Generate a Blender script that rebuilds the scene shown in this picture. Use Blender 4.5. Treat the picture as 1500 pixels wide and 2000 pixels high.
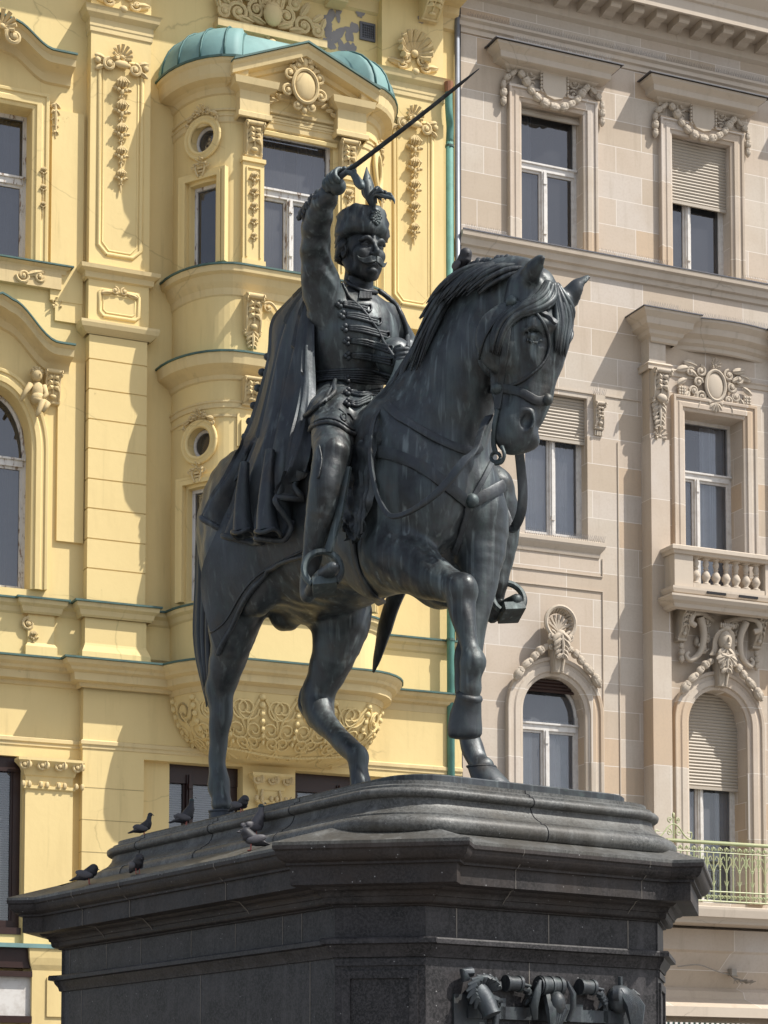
import bpy, bmesh, math, random
import numpy as np
from mathutils import Vector, Matrix, noise
from mathutils.bvhtree import BVHTree
from mathutils.geometry import tessellate_polygon
R = math.radians
rng = random.Random(7)
# ---------------------------------------------------------------- camera, sky, sun
S = bpy.context.scene
for o in list(bpy.data.objects): bpy.data.objects.remove(o)
FPX, PITCH, YP = 4441.4, 0.077, 1892.2          # focal length in photo pixels, pitch, principal row
cd = bpy.data.cameras.new('Camera'); cam = bpy.data.objects.new('Camera', cd)
S.collection.objects.link(cam); S.camera = cam
cd.sensor_fit = 'VERTICAL'; cd.sensor_height = 24.0; cd.lens = 24.0*FPX/2000.0
cd.shift_y = (YP-1000.0)/2000.0
cd.clip_start = 0.5; cd.clip_end = 2000
CAM = np.array([0.0, 0.0, 1.6])
cam.location = CAM; cam.rotation_euler = (math.pi/2+PITCH, 0, 0)
S.render.resolution_x = 768; S.render.resolution_y = 1024
AF = 1.1472; AL = 0.5982
SUN_EL = R(54)
# direction of the sun, horizontally: measured from the facade normal towards +u
SUN_OFF = R(47)
fn = math.atan2(-math.sin(AF), math.cos(AF))      # world angle of the facade normal
SUN_AZ = fn + SUN_OFF                             # world angle (from +X) towards the sun
W = bpy.data.worlds.new("World"); S.world = W; W.use_nodes = True
nt = W.node_tree
sky = nt.nodes.new('ShaderNodeTexSky'); sky.sky_type = 'NISHITA'; sky.sun_disc = False
sky.sun_elevation = SUN_EL; sky.sun_rotation = math.pi/2 - SUN_AZ
sky.altitude = 150; sky.air_density = 1.0; sky.dust_density = 2.0
hs_ = nt.nodes.new('ShaderNodeHueSaturation'); hs_.inputs['Saturation'].default_value = .55
nt.links.new(sky.outputs[0], hs_.inputs['Color']); nt.links.new(hs_.outputs[0], nt.nodes['Background'].inputs[0]); nt.nodes['Background'].inputs[1].default_value = 0.115
sd = bpy.data.lights.new('Sun', 'SUN'); sd.energy = 3.8; sd.angle = R(0.5); sd.color = (1.0, 0.95, 0.87)
so = bpy.data.objects.new('Sun', sd); S.collection.objects.link(so)
sv = Vector((math.cos(SUN_EL)*math.cos(SUN_AZ), math.cos(SUN_EL)*math.sin(SUN_AZ), math.sin(SUN_EL)))
so.rotation_euler = sv.to_track_quat('Z', 'Y').to_euler(); so.location = (20, -20, 40)
S.view_settings.view_transform = 'Standard'; S.view_settings.look = 'None'
S.view_settings.exposure = 0.62; S.view_settings.gamma = 1.0
S.render.engine = 'CYCLES'
# ---------------------------------------------------------------- measuring helpers (photo pixel -> point on a known plane)
def ray(px, py):
    X = (px-750)/FPX; Y = -(py-YP)/FPX
    c, s = math.cos(PITCH), math.sin(PITCH)
    return np.array([X, c-s*Y, s+c*Y])
def hit(px, py, P, n):
    d = ray(px, py); return CAM + d*(np.dot(np.array(P)-CAM, n)/np.dot(d, n))
FW = np.array([math.sin(AL), -math.cos(AL), 0]); LF = np.array([math.cos(AL), math.sin(AL), 0])
ZP = 5.0                                          # height of the pedestal top
OSLAB = np.array([-0.17697, 24.24694, ZP])
OS = OSLAB - 0.25*LF                              # statue origin; local x forward, y left, z up
def toloc(w): r = w-OS; return np.array([r@FW, r@LF, r[2]])
def toworld(p): return OS + FW*p[0] + LF*p[1] + np.array([0, 0, p[2]])
def J(px, py, y, r=None):
    w = hit(px, py, OS+LF*y, LF)
    p = toloc(w)
    if r is None: return (p[0], y, p[2])
    return (p[0], y, p[2], r*w[1]/FPX)
DU = np.array([math.sin(AF), math.cos(AF), 0]); DN = np.array([math.cos(AF), -math.sin(AF), 0])
FO = np.array([1.18084, 36.0, 0.0])
def FP(px, py, w=0.0):
    q = hit(px, py, FO+DN*w, DN)-FO
    return float(q@DU), float(q[2])
# ---------------------------------------------------------------- object helpers
COL = S.collection
def link(o, parent=None, **kw):
    COL.objects.link(o)
    if parent is not None: o.parent = parent
    for k, v in kw.items(): o[k] = v
    return o
def empty(name, loc=(0, 0, 0), rz=0, parent=None, **kw):
    o = bpy.data.objects.new(name, None); o.location = loc; o.rotation_euler = (0, 0, rz); o.empty_display_size = .3
    return link(o, parent, **kw)
def mesh_obj(name, verts, faces, mat, parent=None, smooth=False, **kw):
    me = bpy.data.meshes.new(name)
    if isinstance(verts, np.ndarray) and isinstance(faces, np.ndarray):
        nv, nf, k = len(verts), len(faces), faces.shape[1]
        me.vertices.add(nv); me.vertices.foreach_set('co', verts.astype(np.float32).ravel())
        me.loops.add(nf*k); me.loops.foreach_set('vertex_index', faces.astype(np.int32).ravel())
        me.polygons.add(nf); me.polygons.foreach_set('loop_start', np.arange(0, nf*k, k, dtype=np.int32))
        me.update(calc_edges=True); me.validate()
    else:
        me.from_pydata([tuple(v) for v in verts], [], [tuple(f) for f in faces]); me.update()
    if smooth:
        me.polygons.foreach_set('use_smooth', np.ones(len(me.polygons), dtype=bool))
        if smooth is not True: 
            try: me.set_sharp_from_angle(angle=smooth)
            except Exception: pass
    me.materials.append(mat)
    o = bpy.data.objects.new(name, me)
    return link(o, parent, **kw)
class MB:
    """collects shapes into one mesh"""
    def __init__(s): s.v = []; s.f = []; s.cuts = []
    def cut(s):
        '''the next shapes become an object of their own under the same name'''
        if s.v and (not s.cuts or s.cuts[-1] != (len(s.v), len(s.f))): s.cuts.append((len(s.v), len(s.f)))
        return s
    def add(s, v, f):
        b = len(s.v); s.v += [tuple(float(c) for c in q) for q in v]; s.f += [tuple(i+b for i in q) for q in f]; return s
    def box(s, x0, x1, y0, y1, z0, z1):
        if x0 > x1: x0, x1 = x1, x0
        if y0 > y1: y0, y1 = y1, y0
        if z0 > z1: z0, z1 = z1, z0
        return s.add([(x0,y0,z0),(x1,y0,z0),(x1,y1,z0),(x0,y1,z0),(x0,y0,z1),(x1,y0,z1),(x1,y1,z1),(x0,y1,z1)],
              [(0,3,2,1),(4,5,6,7),(0,1,5,4),(1,2,6,5),(2,3,7,6),(3,0,4,7)])
    def ell(s, c, r, n=8, m=6, rot=None):
        v = []; f = []
        M = rot.to_matrix() if rot is not None else None
        def P(a, b):
            q = Vector((r[0]*math.cos(a)*math.sin(b), r[1]*math.sin(a)*math.sin(b), r[2]*math.cos(b)))
            if M: q = M @ q
            return (q.x+c[0], q.y+c[1], q.z+c[2])
        v.append(P(0, 0))
        for j in range(1, m):
            for i in range(n): v.append(P(2*math.pi*i/n, math.pi*j/m))
        v.append(P(0, math.pi))
        for i in range(n): f.append((0, 1+i, 1+(i+1) % n))
        for j in range(m-2):
            for i in range(n):
                a = 1+j*n+i; b = 1+j*n+(i+1) % n; f.append((a, a+n, b+n, b))
        e = len(v)-1; k = 1+(m-2)*n
        for i in range(n): f.append((e, k+(i+1) % n, k+i))
        return s.add(v, f)
    def tube(s, pts, rad, n=8, cap=True, flat=None):
        """pts list of 3d, rad number or list; flat=(vector, factor) squashes the section"""
        pts = [Vector(p) for p in pts]; N = len(pts)
        if not hasattr(rad, '__len__'): rad = [rad]*N
        v = []; f = []
        t0 = (pts[1]-pts[0]).normalized()
        ref = Vector((0, 0, 1)) if abs(t0.z) < .9 else Vector((1, 0, 0))
        nrm = t0.cross(ref).normalized()
        for i in range(N):
            t = (pts[min(i+1, N-1)]-pts[max(i-1, 0)]); t = t.normalized() if t.length > 1e-9 else t0
            nrm = (nrm - t*nrm.dot(t)); nrm = nrm.normalized() if nrm.length > 1e-6 else t.orthogonal().normalized()
            b = t.cross(nrm)
            for k in range(n):
                a = 2*math.pi*k/n; q = (nrm*math.cos(a)+b*math.sin(a))*rad[i]
                if flat: q = q - flat[0]*(q.dot(flat[0])*(1-flat[1]))
                v.append(tuple(pts[i]+q))
        for i in range(N-1):
            for k in range(n):
                a = i*n+k; b_ = i*n+(k+1) % n; f.append((a, b_, b_+n, a+n))
        if cap:
            f.append(tuple(range(n))[::-1]); f.append(tuple(range((N-1)*n, N*n)))
        return s.add(v, f)
    def lathe(s, c, prof, n=16, axis='z', a0=0, a1=2*math.pi):
        full = abs(a1-a0-2*math.pi) < 1e-6; m = n if full else n+1
        v = []; f = []
        for r, h in prof:
            for k in range(m):
                a = a0+(a1-a0)*k/n; x, y = r*math.cos(a), r*math.sin(a)
                v.append({'z': (c[0]+x, c[1]+y, c[2]+h), 'y': (c[0]+x, c[1]+h, c[2]+y), 'x': (c[0]+h, c[1]+x, c[2]+y)}[axis])
        for i in range(len(prof)-1):
            for k in range(n):
                k2 = (k+1) % m; a = i*m+k; b = i*m+k2; f.append((a, b, b+m, a+m))
        return s.add(v, f)
    def sweep(s, path, prof, closed=False, cap=True):
        """path [(u,w)] in plan (w = towards the viewer, y = -w), prof [(out,z)]; mitred corners"""
        P = [Vector((p[0], -p[1])) for p in path]; N = len(P); v = []; f = []; m = len(prof)
        for i in range(N):
            a = P[(i-1) % N] if (i > 0 or closed) else None; c = P[(i+1) % N] if (i < N-1 or closed) else None
            ns = []
            for p, q in ((a, P[i]), (P[i], c)):
                if p is None or q is None: continue
                d = (q-p)
                if d.length < 1e-9: continue
                d.normalize(); ns.append(Vector((d.y, -d.x)))
            if len(ns) == 2:
                n_ = (ns[0]+ns[1]); L = n_.length
                n_ = n_/L if L > 1e-6 else ns[0]
                n_ = n_/max(.35, n_.dot(ns[0]))
            else: n_ = ns[0]
            for o, z in prof: v.append((P[i].x+n_.x*o, P[i].y+n_.y*o, z))
        for i in range(N if closed else N-1):
            j = (i+1) % N
            for k in range(m-1): f.append((i*m+k, j*m+k, j*m+k+1, i*m+k+1))
        if cap and not closed:
            f.append(tuple(range(m-1, -1, -1))); f.append(tuple(range((N-1)*m, N*m)))
        return s.add(v, f)
    def build(s, name, mat, parent=None, smooth=False, **kw):
        a = (0, 0); first = None
        for b in s.cuts+[(len(s.v), len(s.f))]:
            if b[0] > a[0]:
                o = mesh_obj(name, s.v[a[0]:b[0]], [tuple(i-a[0] for i in q) for q in s.f[a[1]:b[1]]], mat, parent, smooth, **kw); first = first or o
            a = b
        return first
def crom(P, n=6, closed=False):
    P = [np.array(p, float) for p in P]; out = []; N = len(P)
    for i in range(N if closed else N-1):
        p0 = P[i-1] if (i > 0 or closed) else 2*P[0]-P[1]; p1 = P[i]; p2 = P[(i+1) % N]
        p3 = P[(i+2) % N] if (i+2 < N or closed) else 2*P[-1]-P[-2]
        for k in range(n):
            t = k/n; out.append(.5*((2*p1)+(-p0+p2)*t+(2*p0-5*p1+4*p2-p3)*t*t+(-p0+3*p1-3*p2+p3)*t**3))
    if not closed: out.append(P[-1])
    return out
# ---------------------------------------------------------------- sculpting by distance fields
class Sculpt:
    def __init__(s, lo, hi, vox):
        s.lo = np.array(lo, float); s.vox = vox
        s.n = np.ceil((np.array(hi)-s.lo)/vox).astype(int)+1
        s.D = np.full(tuple(s.n), 1.0, np.float32)
    def _box(s, lo, hi):
        a = np.maximum(np.floor((np.array(lo)-s.lo)/s.vox).astype(int), 0)
        b = np.minimum(np.ceil((np.array(hi)-s.lo)/s.vox).astype(int)+1, s.n)
        if np.any(b <= a): return None
        ax = [(s.lo[i]+np.arange(a[i], b[i])*s.vox).astype(np.float32) for i in range(3)]
        return tuple(slice(a[i], b[i]) for i in range(3)), ax[0][:, None, None], ax[1][None, :, None], ax[2][None, None, :]
    def _mix(s, sl, d, k, sub):
        A = s.D[sl]
        if sub: A, d = -A, d
        if k > 0:
            h = np.clip(.5+.5*(A-d)/k, 0, 1); r = A*(1-h)+d*h-k*h*(1-h)
        else: r = np.minimum(A, d)
        s.D[sl] = -r if sub else r
    @staticmethod
    def cone_d(X, Y, Z, a, b, r1, r2):
        a = np.array(a, float); ba = np.array(b, float)-a; l2 = float(ba@ba)+1e-12
        px, py, pz = X-a[0], Y-a[1], Z-a[2]
        t = np.clip((px*ba[0]+py*ba[1]+pz*ba[2])/l2, 0, 1)
        return np.sqrt((px-ba[0]*t)**2+(py-ba[1]*t)**2+(pz-ba[2]*t)**2)-(r1+(r2-r1)*t)
    def chain(s, pts, k=.1, n=0, flat=None, sub=False):
        """pts [(x,y,z,r)]"""
        pts = [np.array(p, float) for p in pts]
        if n: pts = crom(pts, n)
        P = np.array(pts); m = P[:, 3].max()+k+.05
        B = s._box(P[:, :3].min(0)-m, P[:, :3].max(0)+m)
        if B is None: return s
        sl, X, Y, Z = B; d = None
        if flat:
            v = np.array(flat[0], float); v /= np.linalg.norm(v); q = 1/flat[1]-1; c = P[:, :3].mean(0)
            dot = (X-c[0])*v[0]+(Y-c[1])*v[1]+(Z-c[2])*v[2]
            X, Y, Z = X+dot*q*v[0], Y+dot*q*v[1], Z+dot*q*v[2]
            P = P.copy(); dd = (P[:, :3]-c)@v; P[:, :3] += dd[:, None]*q*v
        for i in range(max(1, len(P)-1)):
            j = min(i+1, len(P)-1)
            e = s.cone_d(X, Y, Z, P[i, :3], P[j, :3], P[i, 3], P[j, 3])
            d = e if d is None else np.minimum(d, e)
        if flat: d = d*flat[1]
        s._mix(sl, d.astype(np.float32), k, sub); return s
    def ell(s, c, r, k=.1, rot=None, sub=False):
        """rot: 3x3 rows = ellipsoid axes"""
        c = np.array(c, float); r = np.array(r, float); m = r.max()+k+.05
        B = s._box(c-m, c+m)
        if B is None: return s
        sl, X, Y, Z = B; X, Y, Z = X-c[0], Y-c[1], Z-c[2]
        if rot is not None:
            A = np.array(rot, float)
            X, Y, Z = (X*A[0, 0]+Y*A[0, 1]+Z*A[0, 2], X*A[1, 0]+Y*A[1, 1]+Z*A[1, 2], X*A[2, 0]+Y*A[2, 1]+Z*A[2, 2])
        k0 = np.sqrt((X/r[0])**2+(Y/r[1])**2+(Z/r[2])**2); k1 = np.sqrt((X/r[0]**2)**2+(Y/r[1]**2)**2+(Z/r[2]**2)**2)+1e-9
        s._mix(sl, (k0*(k0-1)/k1).astype(np.float32), k, sub); return s
    def mesh(s, disp=None):
        D = s.D; ins = D < 0; n = np.array(D.shape)
        c = np.zeros(n-1, np.int8); 
        for i in (0, 1):
            for j in (0, 1):
                for k in (0, 1): c += ins[i:n[0]-1+i, j:n[1]-1+j, k:n[2]-1+k]
        act = (c > 0) & (c < 8); idx = np.full(n-1, -1, np.int32); ijk = np.argwhere(act); idx[act] = np.arange(len(ijk))
        acc = np.zeros((len(ijk), 3)); cnt = np.zeros(len(ijk))
        for ax in range(3):
            o1, o2 = [(1, 2), (2, 0), (0, 1)][ax]
            for a in (0, 1):
                for b in (0, 1):
                    p = ijk.copy(); p[:, o1] += a; p[:, o2] += b; q = p.copy(); q[:, ax] += 1
                    d0 = D[p[:, 0], p[:, 1], p[:, 2]]; d1 = D[q[:, 0], q[:, 1], q[:, 2]]
                    m = (d0 < 0) != (d1 < 0); t = d0[m]/(d0[m]-d1[m]); x = p[m].astype(float); x[:, ax] += t
                    acc[m] += x; cnt[m] += 1
        V = s.lo+(acc/cnt[:, None])*s.vox; F = []
        for ax in range(3):
            o1, o2 = [(1, 2), (2, 0), (0, 1)][ax]
            sl0 = [slice(None)]*3; sl1 = [slice(None)]*3; sl0[ax] = slice(0, -1); sl1[ax] = slice(1, None)
            a, b = ins[tuple(sl0)], ins[tuple(sl1)]; e = np.argwhere(a != b)
            e = e[(e[:, o1] > 0) & (e[:, o2] > 0) & (e[:, o1] < n[o1]-1) & (e[:, o2] < n[o2]-1)]
            fl = a[e[:, 0], e[:, 1], e[:, 2]]
            def g(x, y):
                q = e.copy(); q[:, o1] -= x; q[:, o2] -= y; return idx[q[:, 0], q[:, 1], q[:, 2]]
            Q = np.stack([g(1, 1), g(0, 1), g(0, 0), g(1, 0)], 1); Q[~fl] = Q[~fl][:, ::-1]; F.append(Q)
        F = np.concatenate(F); F = F[(F >= 0).all(1)]
        if disp is not None:
            q = V[F]; n_ = np.cross(q[:, 2]-q[:, 0], q[:, 3]-q[:, 1]); N = np.zeros_like(V)
            for k in range(4): np.add.at(N, F[:, k], n_)
            N /= (np.linalg.norm(N, axis=1, keepdims=True)+1e-12); V = V+N*disp(V, N)[:, None]
        return V, F
    def build(s, name, mat, parent=None, **kw):
        V, F = s.mesh(); return mesh_obj(name, V, F, mat, parent, True, **kw)
# ---------------------------------------------------------------- materials
def mat(name, base, rough=.6, metal=0.0, spec=.5):
    m = bpy.data.materials.new(name); m.use_nodes = True
    b = m.node_tree.nodes['Principled BSDF']; b.inputs['Base Color'].default_value = (*base, 1)
    b.inputs['Roughness'].default_value = rough; b.inputs['Metallic'].default_value = metal
    b.inputs['Specular IOR Level'].default_value = spec
    return m, m.node_tree, b
def nd(t, typ, **kw):
    n = t.nodes.new(typ)
    for k, v in kw.items():
        if k.startswith('i_'):
            key = k[2:].replace('_', ' ')
            n.inputs[key].default_value = v
        else: setattr(n, k, v)
    return n
def coords(t, scale=(1, 1, 1), rot=(0, 0, 0), loc=(0, 0, 0)):
    tc = nd(t, 'ShaderNodeTexCoord'); mp = nd(t, 'ShaderNodeMapping')
    mp.inputs['Scale'].default_value = scale; mp.inputs['Rotation'].default_value = rot; mp.inputs['Location'].default_value = loc
    t.links.new(tc.outputs['Object'], mp.inputs[0]); return mp.outputs[0]
def noise_n(t, vec, scale, detail=4, rough=.55, dist=0):
    n = nd(t, 'ShaderNodeTexNoise'); n.inputs['Scale'].default_value = scale; n.inputs['Detail'].default_value = detail
    n.inputs['Roughness'].default_value = rough; n.inputs['Distortion'].default_value = dist
    t.links.new(vec, n.inputs['Vector']); return n.outputs[0]
def ramp(t, fac, stops):
    r = nd(t, 'ShaderNodeValToRGB'); e = r.color_ramp.elements
    while len(e) < len(stops): e.new(.5)
    for i, (p, c) in enumerate(stops):
        e[i].position = p; e[i].color = (*c, 1) if hasattr(c, '__len__') else (c, c, c, 1)
    t.links.new(fac, r.inputs[0]); return r.outputs[0]
def cramp(t, fac, stops):
    o = ramp(t, fac, stops); o.node.color_ramp.interpolation = 'CONSTANT'; return o
def mixc(t, fac, a, b, mode='MIX'):
    m = nd(t, 'ShaderNodeMix', data_type='RGBA', blend_type=mode)
    for sock, v in ((m.inputs[0], fac), (m.inputs[6], a), (m.inputs[7], b)):
        if hasattr(v, 'is_output'): t.links.new(v, sock)
        elif hasattr(v, '__len__'): sock.default_value = (*v, 1)
        else: sock.default_value = v
    return m.outputs[2]
def bump(t, b, h, strength=.3, dist=.02):
    n = nd(t, 'ShaderNodeBump'); n.inputs['Strength'].default_value = strength; n.inputs['Distance'].default_value = dist
    t.links.new(h, n.inputs['Height']); t.links.new(n.outputs[0], b.inputs['Normal']); return n
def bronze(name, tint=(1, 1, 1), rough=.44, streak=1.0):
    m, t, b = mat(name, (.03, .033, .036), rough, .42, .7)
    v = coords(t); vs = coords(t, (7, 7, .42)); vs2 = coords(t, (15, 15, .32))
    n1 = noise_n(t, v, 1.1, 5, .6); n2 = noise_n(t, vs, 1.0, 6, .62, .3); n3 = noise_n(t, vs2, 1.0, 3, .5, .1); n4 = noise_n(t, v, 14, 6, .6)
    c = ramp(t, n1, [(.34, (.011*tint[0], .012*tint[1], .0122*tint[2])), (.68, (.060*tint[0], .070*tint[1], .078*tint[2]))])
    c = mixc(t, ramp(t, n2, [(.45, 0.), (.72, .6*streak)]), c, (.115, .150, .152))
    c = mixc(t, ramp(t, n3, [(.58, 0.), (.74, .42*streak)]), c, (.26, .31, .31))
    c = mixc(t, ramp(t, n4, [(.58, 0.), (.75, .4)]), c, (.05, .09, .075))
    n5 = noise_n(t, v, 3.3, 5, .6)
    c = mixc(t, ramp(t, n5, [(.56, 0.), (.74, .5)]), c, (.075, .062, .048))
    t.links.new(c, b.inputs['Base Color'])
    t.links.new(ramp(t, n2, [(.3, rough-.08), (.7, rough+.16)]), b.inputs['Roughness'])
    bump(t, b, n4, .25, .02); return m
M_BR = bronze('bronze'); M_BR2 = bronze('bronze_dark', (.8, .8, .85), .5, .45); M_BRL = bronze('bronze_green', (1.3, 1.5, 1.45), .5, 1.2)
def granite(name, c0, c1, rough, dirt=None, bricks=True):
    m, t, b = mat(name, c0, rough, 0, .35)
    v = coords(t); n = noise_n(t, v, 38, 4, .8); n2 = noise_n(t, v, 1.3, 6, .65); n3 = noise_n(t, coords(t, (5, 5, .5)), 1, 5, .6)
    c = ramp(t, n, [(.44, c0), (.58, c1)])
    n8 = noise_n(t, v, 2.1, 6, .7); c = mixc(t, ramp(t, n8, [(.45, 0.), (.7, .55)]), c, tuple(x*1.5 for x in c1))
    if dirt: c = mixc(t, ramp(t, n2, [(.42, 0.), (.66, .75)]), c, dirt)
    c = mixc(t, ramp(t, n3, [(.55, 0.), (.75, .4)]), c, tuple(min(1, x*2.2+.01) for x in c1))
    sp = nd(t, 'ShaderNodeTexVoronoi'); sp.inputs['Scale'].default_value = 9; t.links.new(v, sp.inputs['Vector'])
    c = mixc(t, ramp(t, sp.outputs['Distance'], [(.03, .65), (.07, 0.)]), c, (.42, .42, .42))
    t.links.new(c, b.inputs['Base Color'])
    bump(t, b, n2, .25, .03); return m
M_GR = granite('granite_dark', (.005, .005, .0055), (.038, .035, .037), .55)
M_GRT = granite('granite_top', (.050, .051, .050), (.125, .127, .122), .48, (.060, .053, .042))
M_GRC = granite('granite_cornice', (.006, .0055, .0055), (.034, .030, .030), .62, (.034, .025, .020))
def plaster(name, base, dirt, amount=.35):
    m, t, b = mat(name, base, .85, 0, .25)
    v = coords(t); n = noise_n(t, v, .55, 6, .6); n2 = noise_n(t, coords(t, (2.5, 2.5, .35)), 1.0, 6, .65); n3 = noise_n(t, v, 9, 5, .6)
    c = mixc(t, ramp(t, n, [(.35, 0.), (.75, amount)]), base, dirt)
    c = mixc(t, ramp(t, n2, [(.52, 0.), (.8, amount)]), c, tuple(x*.8 for x in dirt))
    c = mixc(t, ramp(t, n3, [(.55, 0.), (.8, .12)]), c, tuple(min(1, x*1.15) for x in base))
    vo = nd(t, 'ShaderNodeTexVoronoi', feature='DISTANCE_TO_EDGE'); vo.inputs['Scale'].default_value = .55
    mv = nd(t, 'ShaderNodeMix', data_type='VECTOR'); mv.inputs[0].default_value = .22
    nc = nd(t, 'ShaderNodeTexNoise'); nc.inputs['Scale'].default_value = 2.2; nc.inputs['Detail'].default_value = 6; t.links.new(v, nc.inputs['Vector'])
    t.links.new(v, mv.inputs[4]); t.links.new(nc.outputs[1], mv.inputs[5]); t.links.new(mv.outputs[1], vo.inputs['Vector'])
    cr = nd(t, 'ShaderNodeMath', operation='MULTIPLY'); t.links.new(ramp(t, vo.outputs['Distance'], [(.0, .38), (.005, 0.)]), cr.inputs[0]); t.links.new(ramp(t, n, [(.48, 0.), (.56, 1.)]), cr.inputs[1])
    c = mixc(t, cr.outputs[0], c, tuple(x*.35 for x in dirt))
    n6 = noise_n(t, coords(t, (7, 7, .5), loc=(3, 1, 2)), 1.0, 5, .6)
    c = mixc(t, ramp(t, n6, [(.60, 0.), (.76, amount*.8)]), c, tuple(x*.62 for x in dirt))
    n7 = noise_n(t, v, 3.7, 8, .75)
    c = mixc(t, ramp(t, n7, [(.66, 0.), (.72, .5)]), c, tuple(x*.55 for x in dirt))
    t.links.new(c, b.inputs['Base Color']); bump(t, b, n3, .2, .012); return m
YEL = (.73, .575, .28)
M_Y = plaster('yellow_plaster', YEL, (.63, .48, .225), .45)
M_YO = plaster('yellow_ornament', (.66, .52, .28), (.40, .30, .16), .6)
M_YC = plaster('yellow_cornice', (.68, .54, .285), (.50, .39, .215), .5)
def stone_blocks(name, bw, bh, off=.5):
    m, t, b = mat(name, (.5, .42, .34), .8, 0, .3)
    tc = nd(t, 'ShaderNodeTexCoord'); sx = nd(t, 'ShaderNodeSeparateXYZ'); cx = nd(t, 'ShaderNodeCombineXYZ')
    t.links.new(tc.outputs['Object'], sx.inputs[0])
    ad = nd(t, 'ShaderNodeMath', operation='ADD'); t.links.new(sx.outputs[0], ad.inputs[0]); t.links.new(sx.outputs[1], ad.inputs[1])
    t.links.new(ad.outputs[0], cx.inputs[0]); t.links.new(sx.outputs[2], cx.inputs[1])
    br = nd(t, 'ShaderNodeTexBrick'); br.offset = off; br.squash = .75; br.squash_frequency = 3
    br.inputs['Scale'].default_value = 1; br.inputs['Brick Width'].default_value = bw; br.inputs['Row Height'].default_value = bh
    br.inputs['Mortar Size'].default_value = .006; br.inputs['Mortar Smooth'].default_value = .3
    br.inputs['Color1'].default_value = (0, 0, 0, 1); br.inputs['Color2'].default_value = (1, 1, 1, 1); br.inputs['Mortar'].default_value = (.5, .5, .5, 1)
    t.links.new(cx.outputs[0], br.inputs['Vector'])
    c = cramp(t, br.outputs['Color'], [(0., (.505, .425, .345)), (.30, (.53, .465, .39)), (.50, (.47, .39, .305)), (.68, (.52, .46, .40)), (.82, (.50, .385, .275)), (.92, (.50, .44, .37)), (1., (.43, .345, .25))])
    v = coords(t); n = noise_n(t, v, 1.2, 6, .6); n2 = noise_n(t, v, 25, 4, .6)
    c = mixc(t, ramp(t, n, [(.42, 0.), (.7, .45)]), c, (.42, .335, .25))
    n4 = noise_n(t, coords(t, (5, 5, .45)), 1.0, 6, .65)
    c = mixc(t, ramp(t, n4, [(.54, 0.), (.75, .5)]), c, (.33, .27, .20))
    c = mixc(t, ramp(t, n2, [(.48, 0.), (.75, .3)]), c, (.37, .30, .24))
    c = mixc(t, br.outputs['Fac'], c, (.66, .61, .55))
    t.links.new(c, b.inputs['Base Color']); bump(t, b, n2, .1, .01); return m
M_S = stone_blocks('stone_blocks', 1.0, .46)
M_SP = stone_blocks('stone_trim', 2.3, 1.12, 0.)
M_SO = plaster('stone_ornament', (.50, .435, .355), (.36, .30, .23), .5)
M_SM = plaster('stone_moulding', (.52, .45, .37), (.42, .35, .27), .4)
def simple(name, base, rough=.5, metal=0, dirt=None, sc=6):
    m, t, b = mat(name, base, rough, metal)
    v = coords(t); n = noise_n(t, v, sc, 5, .6)
    c = mixc(t, ramp(t, n, [(.45, 0.), (.7, .6)]), base, dirt or tuple(x*.75 for x in base))
    t.links.new(c, b.inputs['Base Color']); bump(t, b, n, .15, .01); return m
M_CU = simple('copper_patina', (.17, .305, .295), .65, .0, (.095, .17, .17), 2.2)
M_CUD = simple('copper_edge', (.06, .125, .11), .6, .1, (.035, .05, .045), 5)
M_CUS = simple('copper_seam', (.05, .13, .125), .6, .1)
M_PIPE = simple('drainpipe_copper', (.095, .245, .205), .6, .05, (.055, .13, .11), 3.5)
M_WP = simple('white_window_paint', (.62, .60, .57), .5, 0, (.42, .38, .34), 9)
def peeling(name):
    m, t, b = mat(name, (.7, .68, .66), .6)
    v = coords(t, (5, 5, 1.2)); n = noise_n(t, v, 3, 8, .7)
    c = ramp(t, n, [(.40, (.66, .64, .61)), (.56, (.58, .56, .53)), (.60, (.20, .13, .09)), (.7, (.35, .27, .2))])
    t.links.new(c, b.inputs['Base Color']); bump(t, b, n, .4, .01); return m
M_WPP = peeling('peeling_window_paint')
M_BROWN = simple('brown_window_wood', (.026, .008, .005), .45, 0, (.016, .005, .004))
M_ZN = simple('zinc_edge', (.10, .10, .11), .5, .4)
M_GREY = simple('grey_pipe', (.25, .27, .31), .45, .5)
M_IRON = simple('green_iron', (.40, .44, .24), .5, 0, (.42, .36, .20), 8)
M_CURT = simple('curtain_cloth', (.66, .68, .71), .8, 0, (.42, .45, .5), 2)
M_BLIND = simple('roller_slats', (.40, .35, .285), .6, 0, (.40, .34, .27), 1.5)
M_BLINDW = simple('white_blind', (.55, .56, .60), .6)
M_DARK, _, _ = mat('dark_room', (.012, .013, .016), .9)
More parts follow.
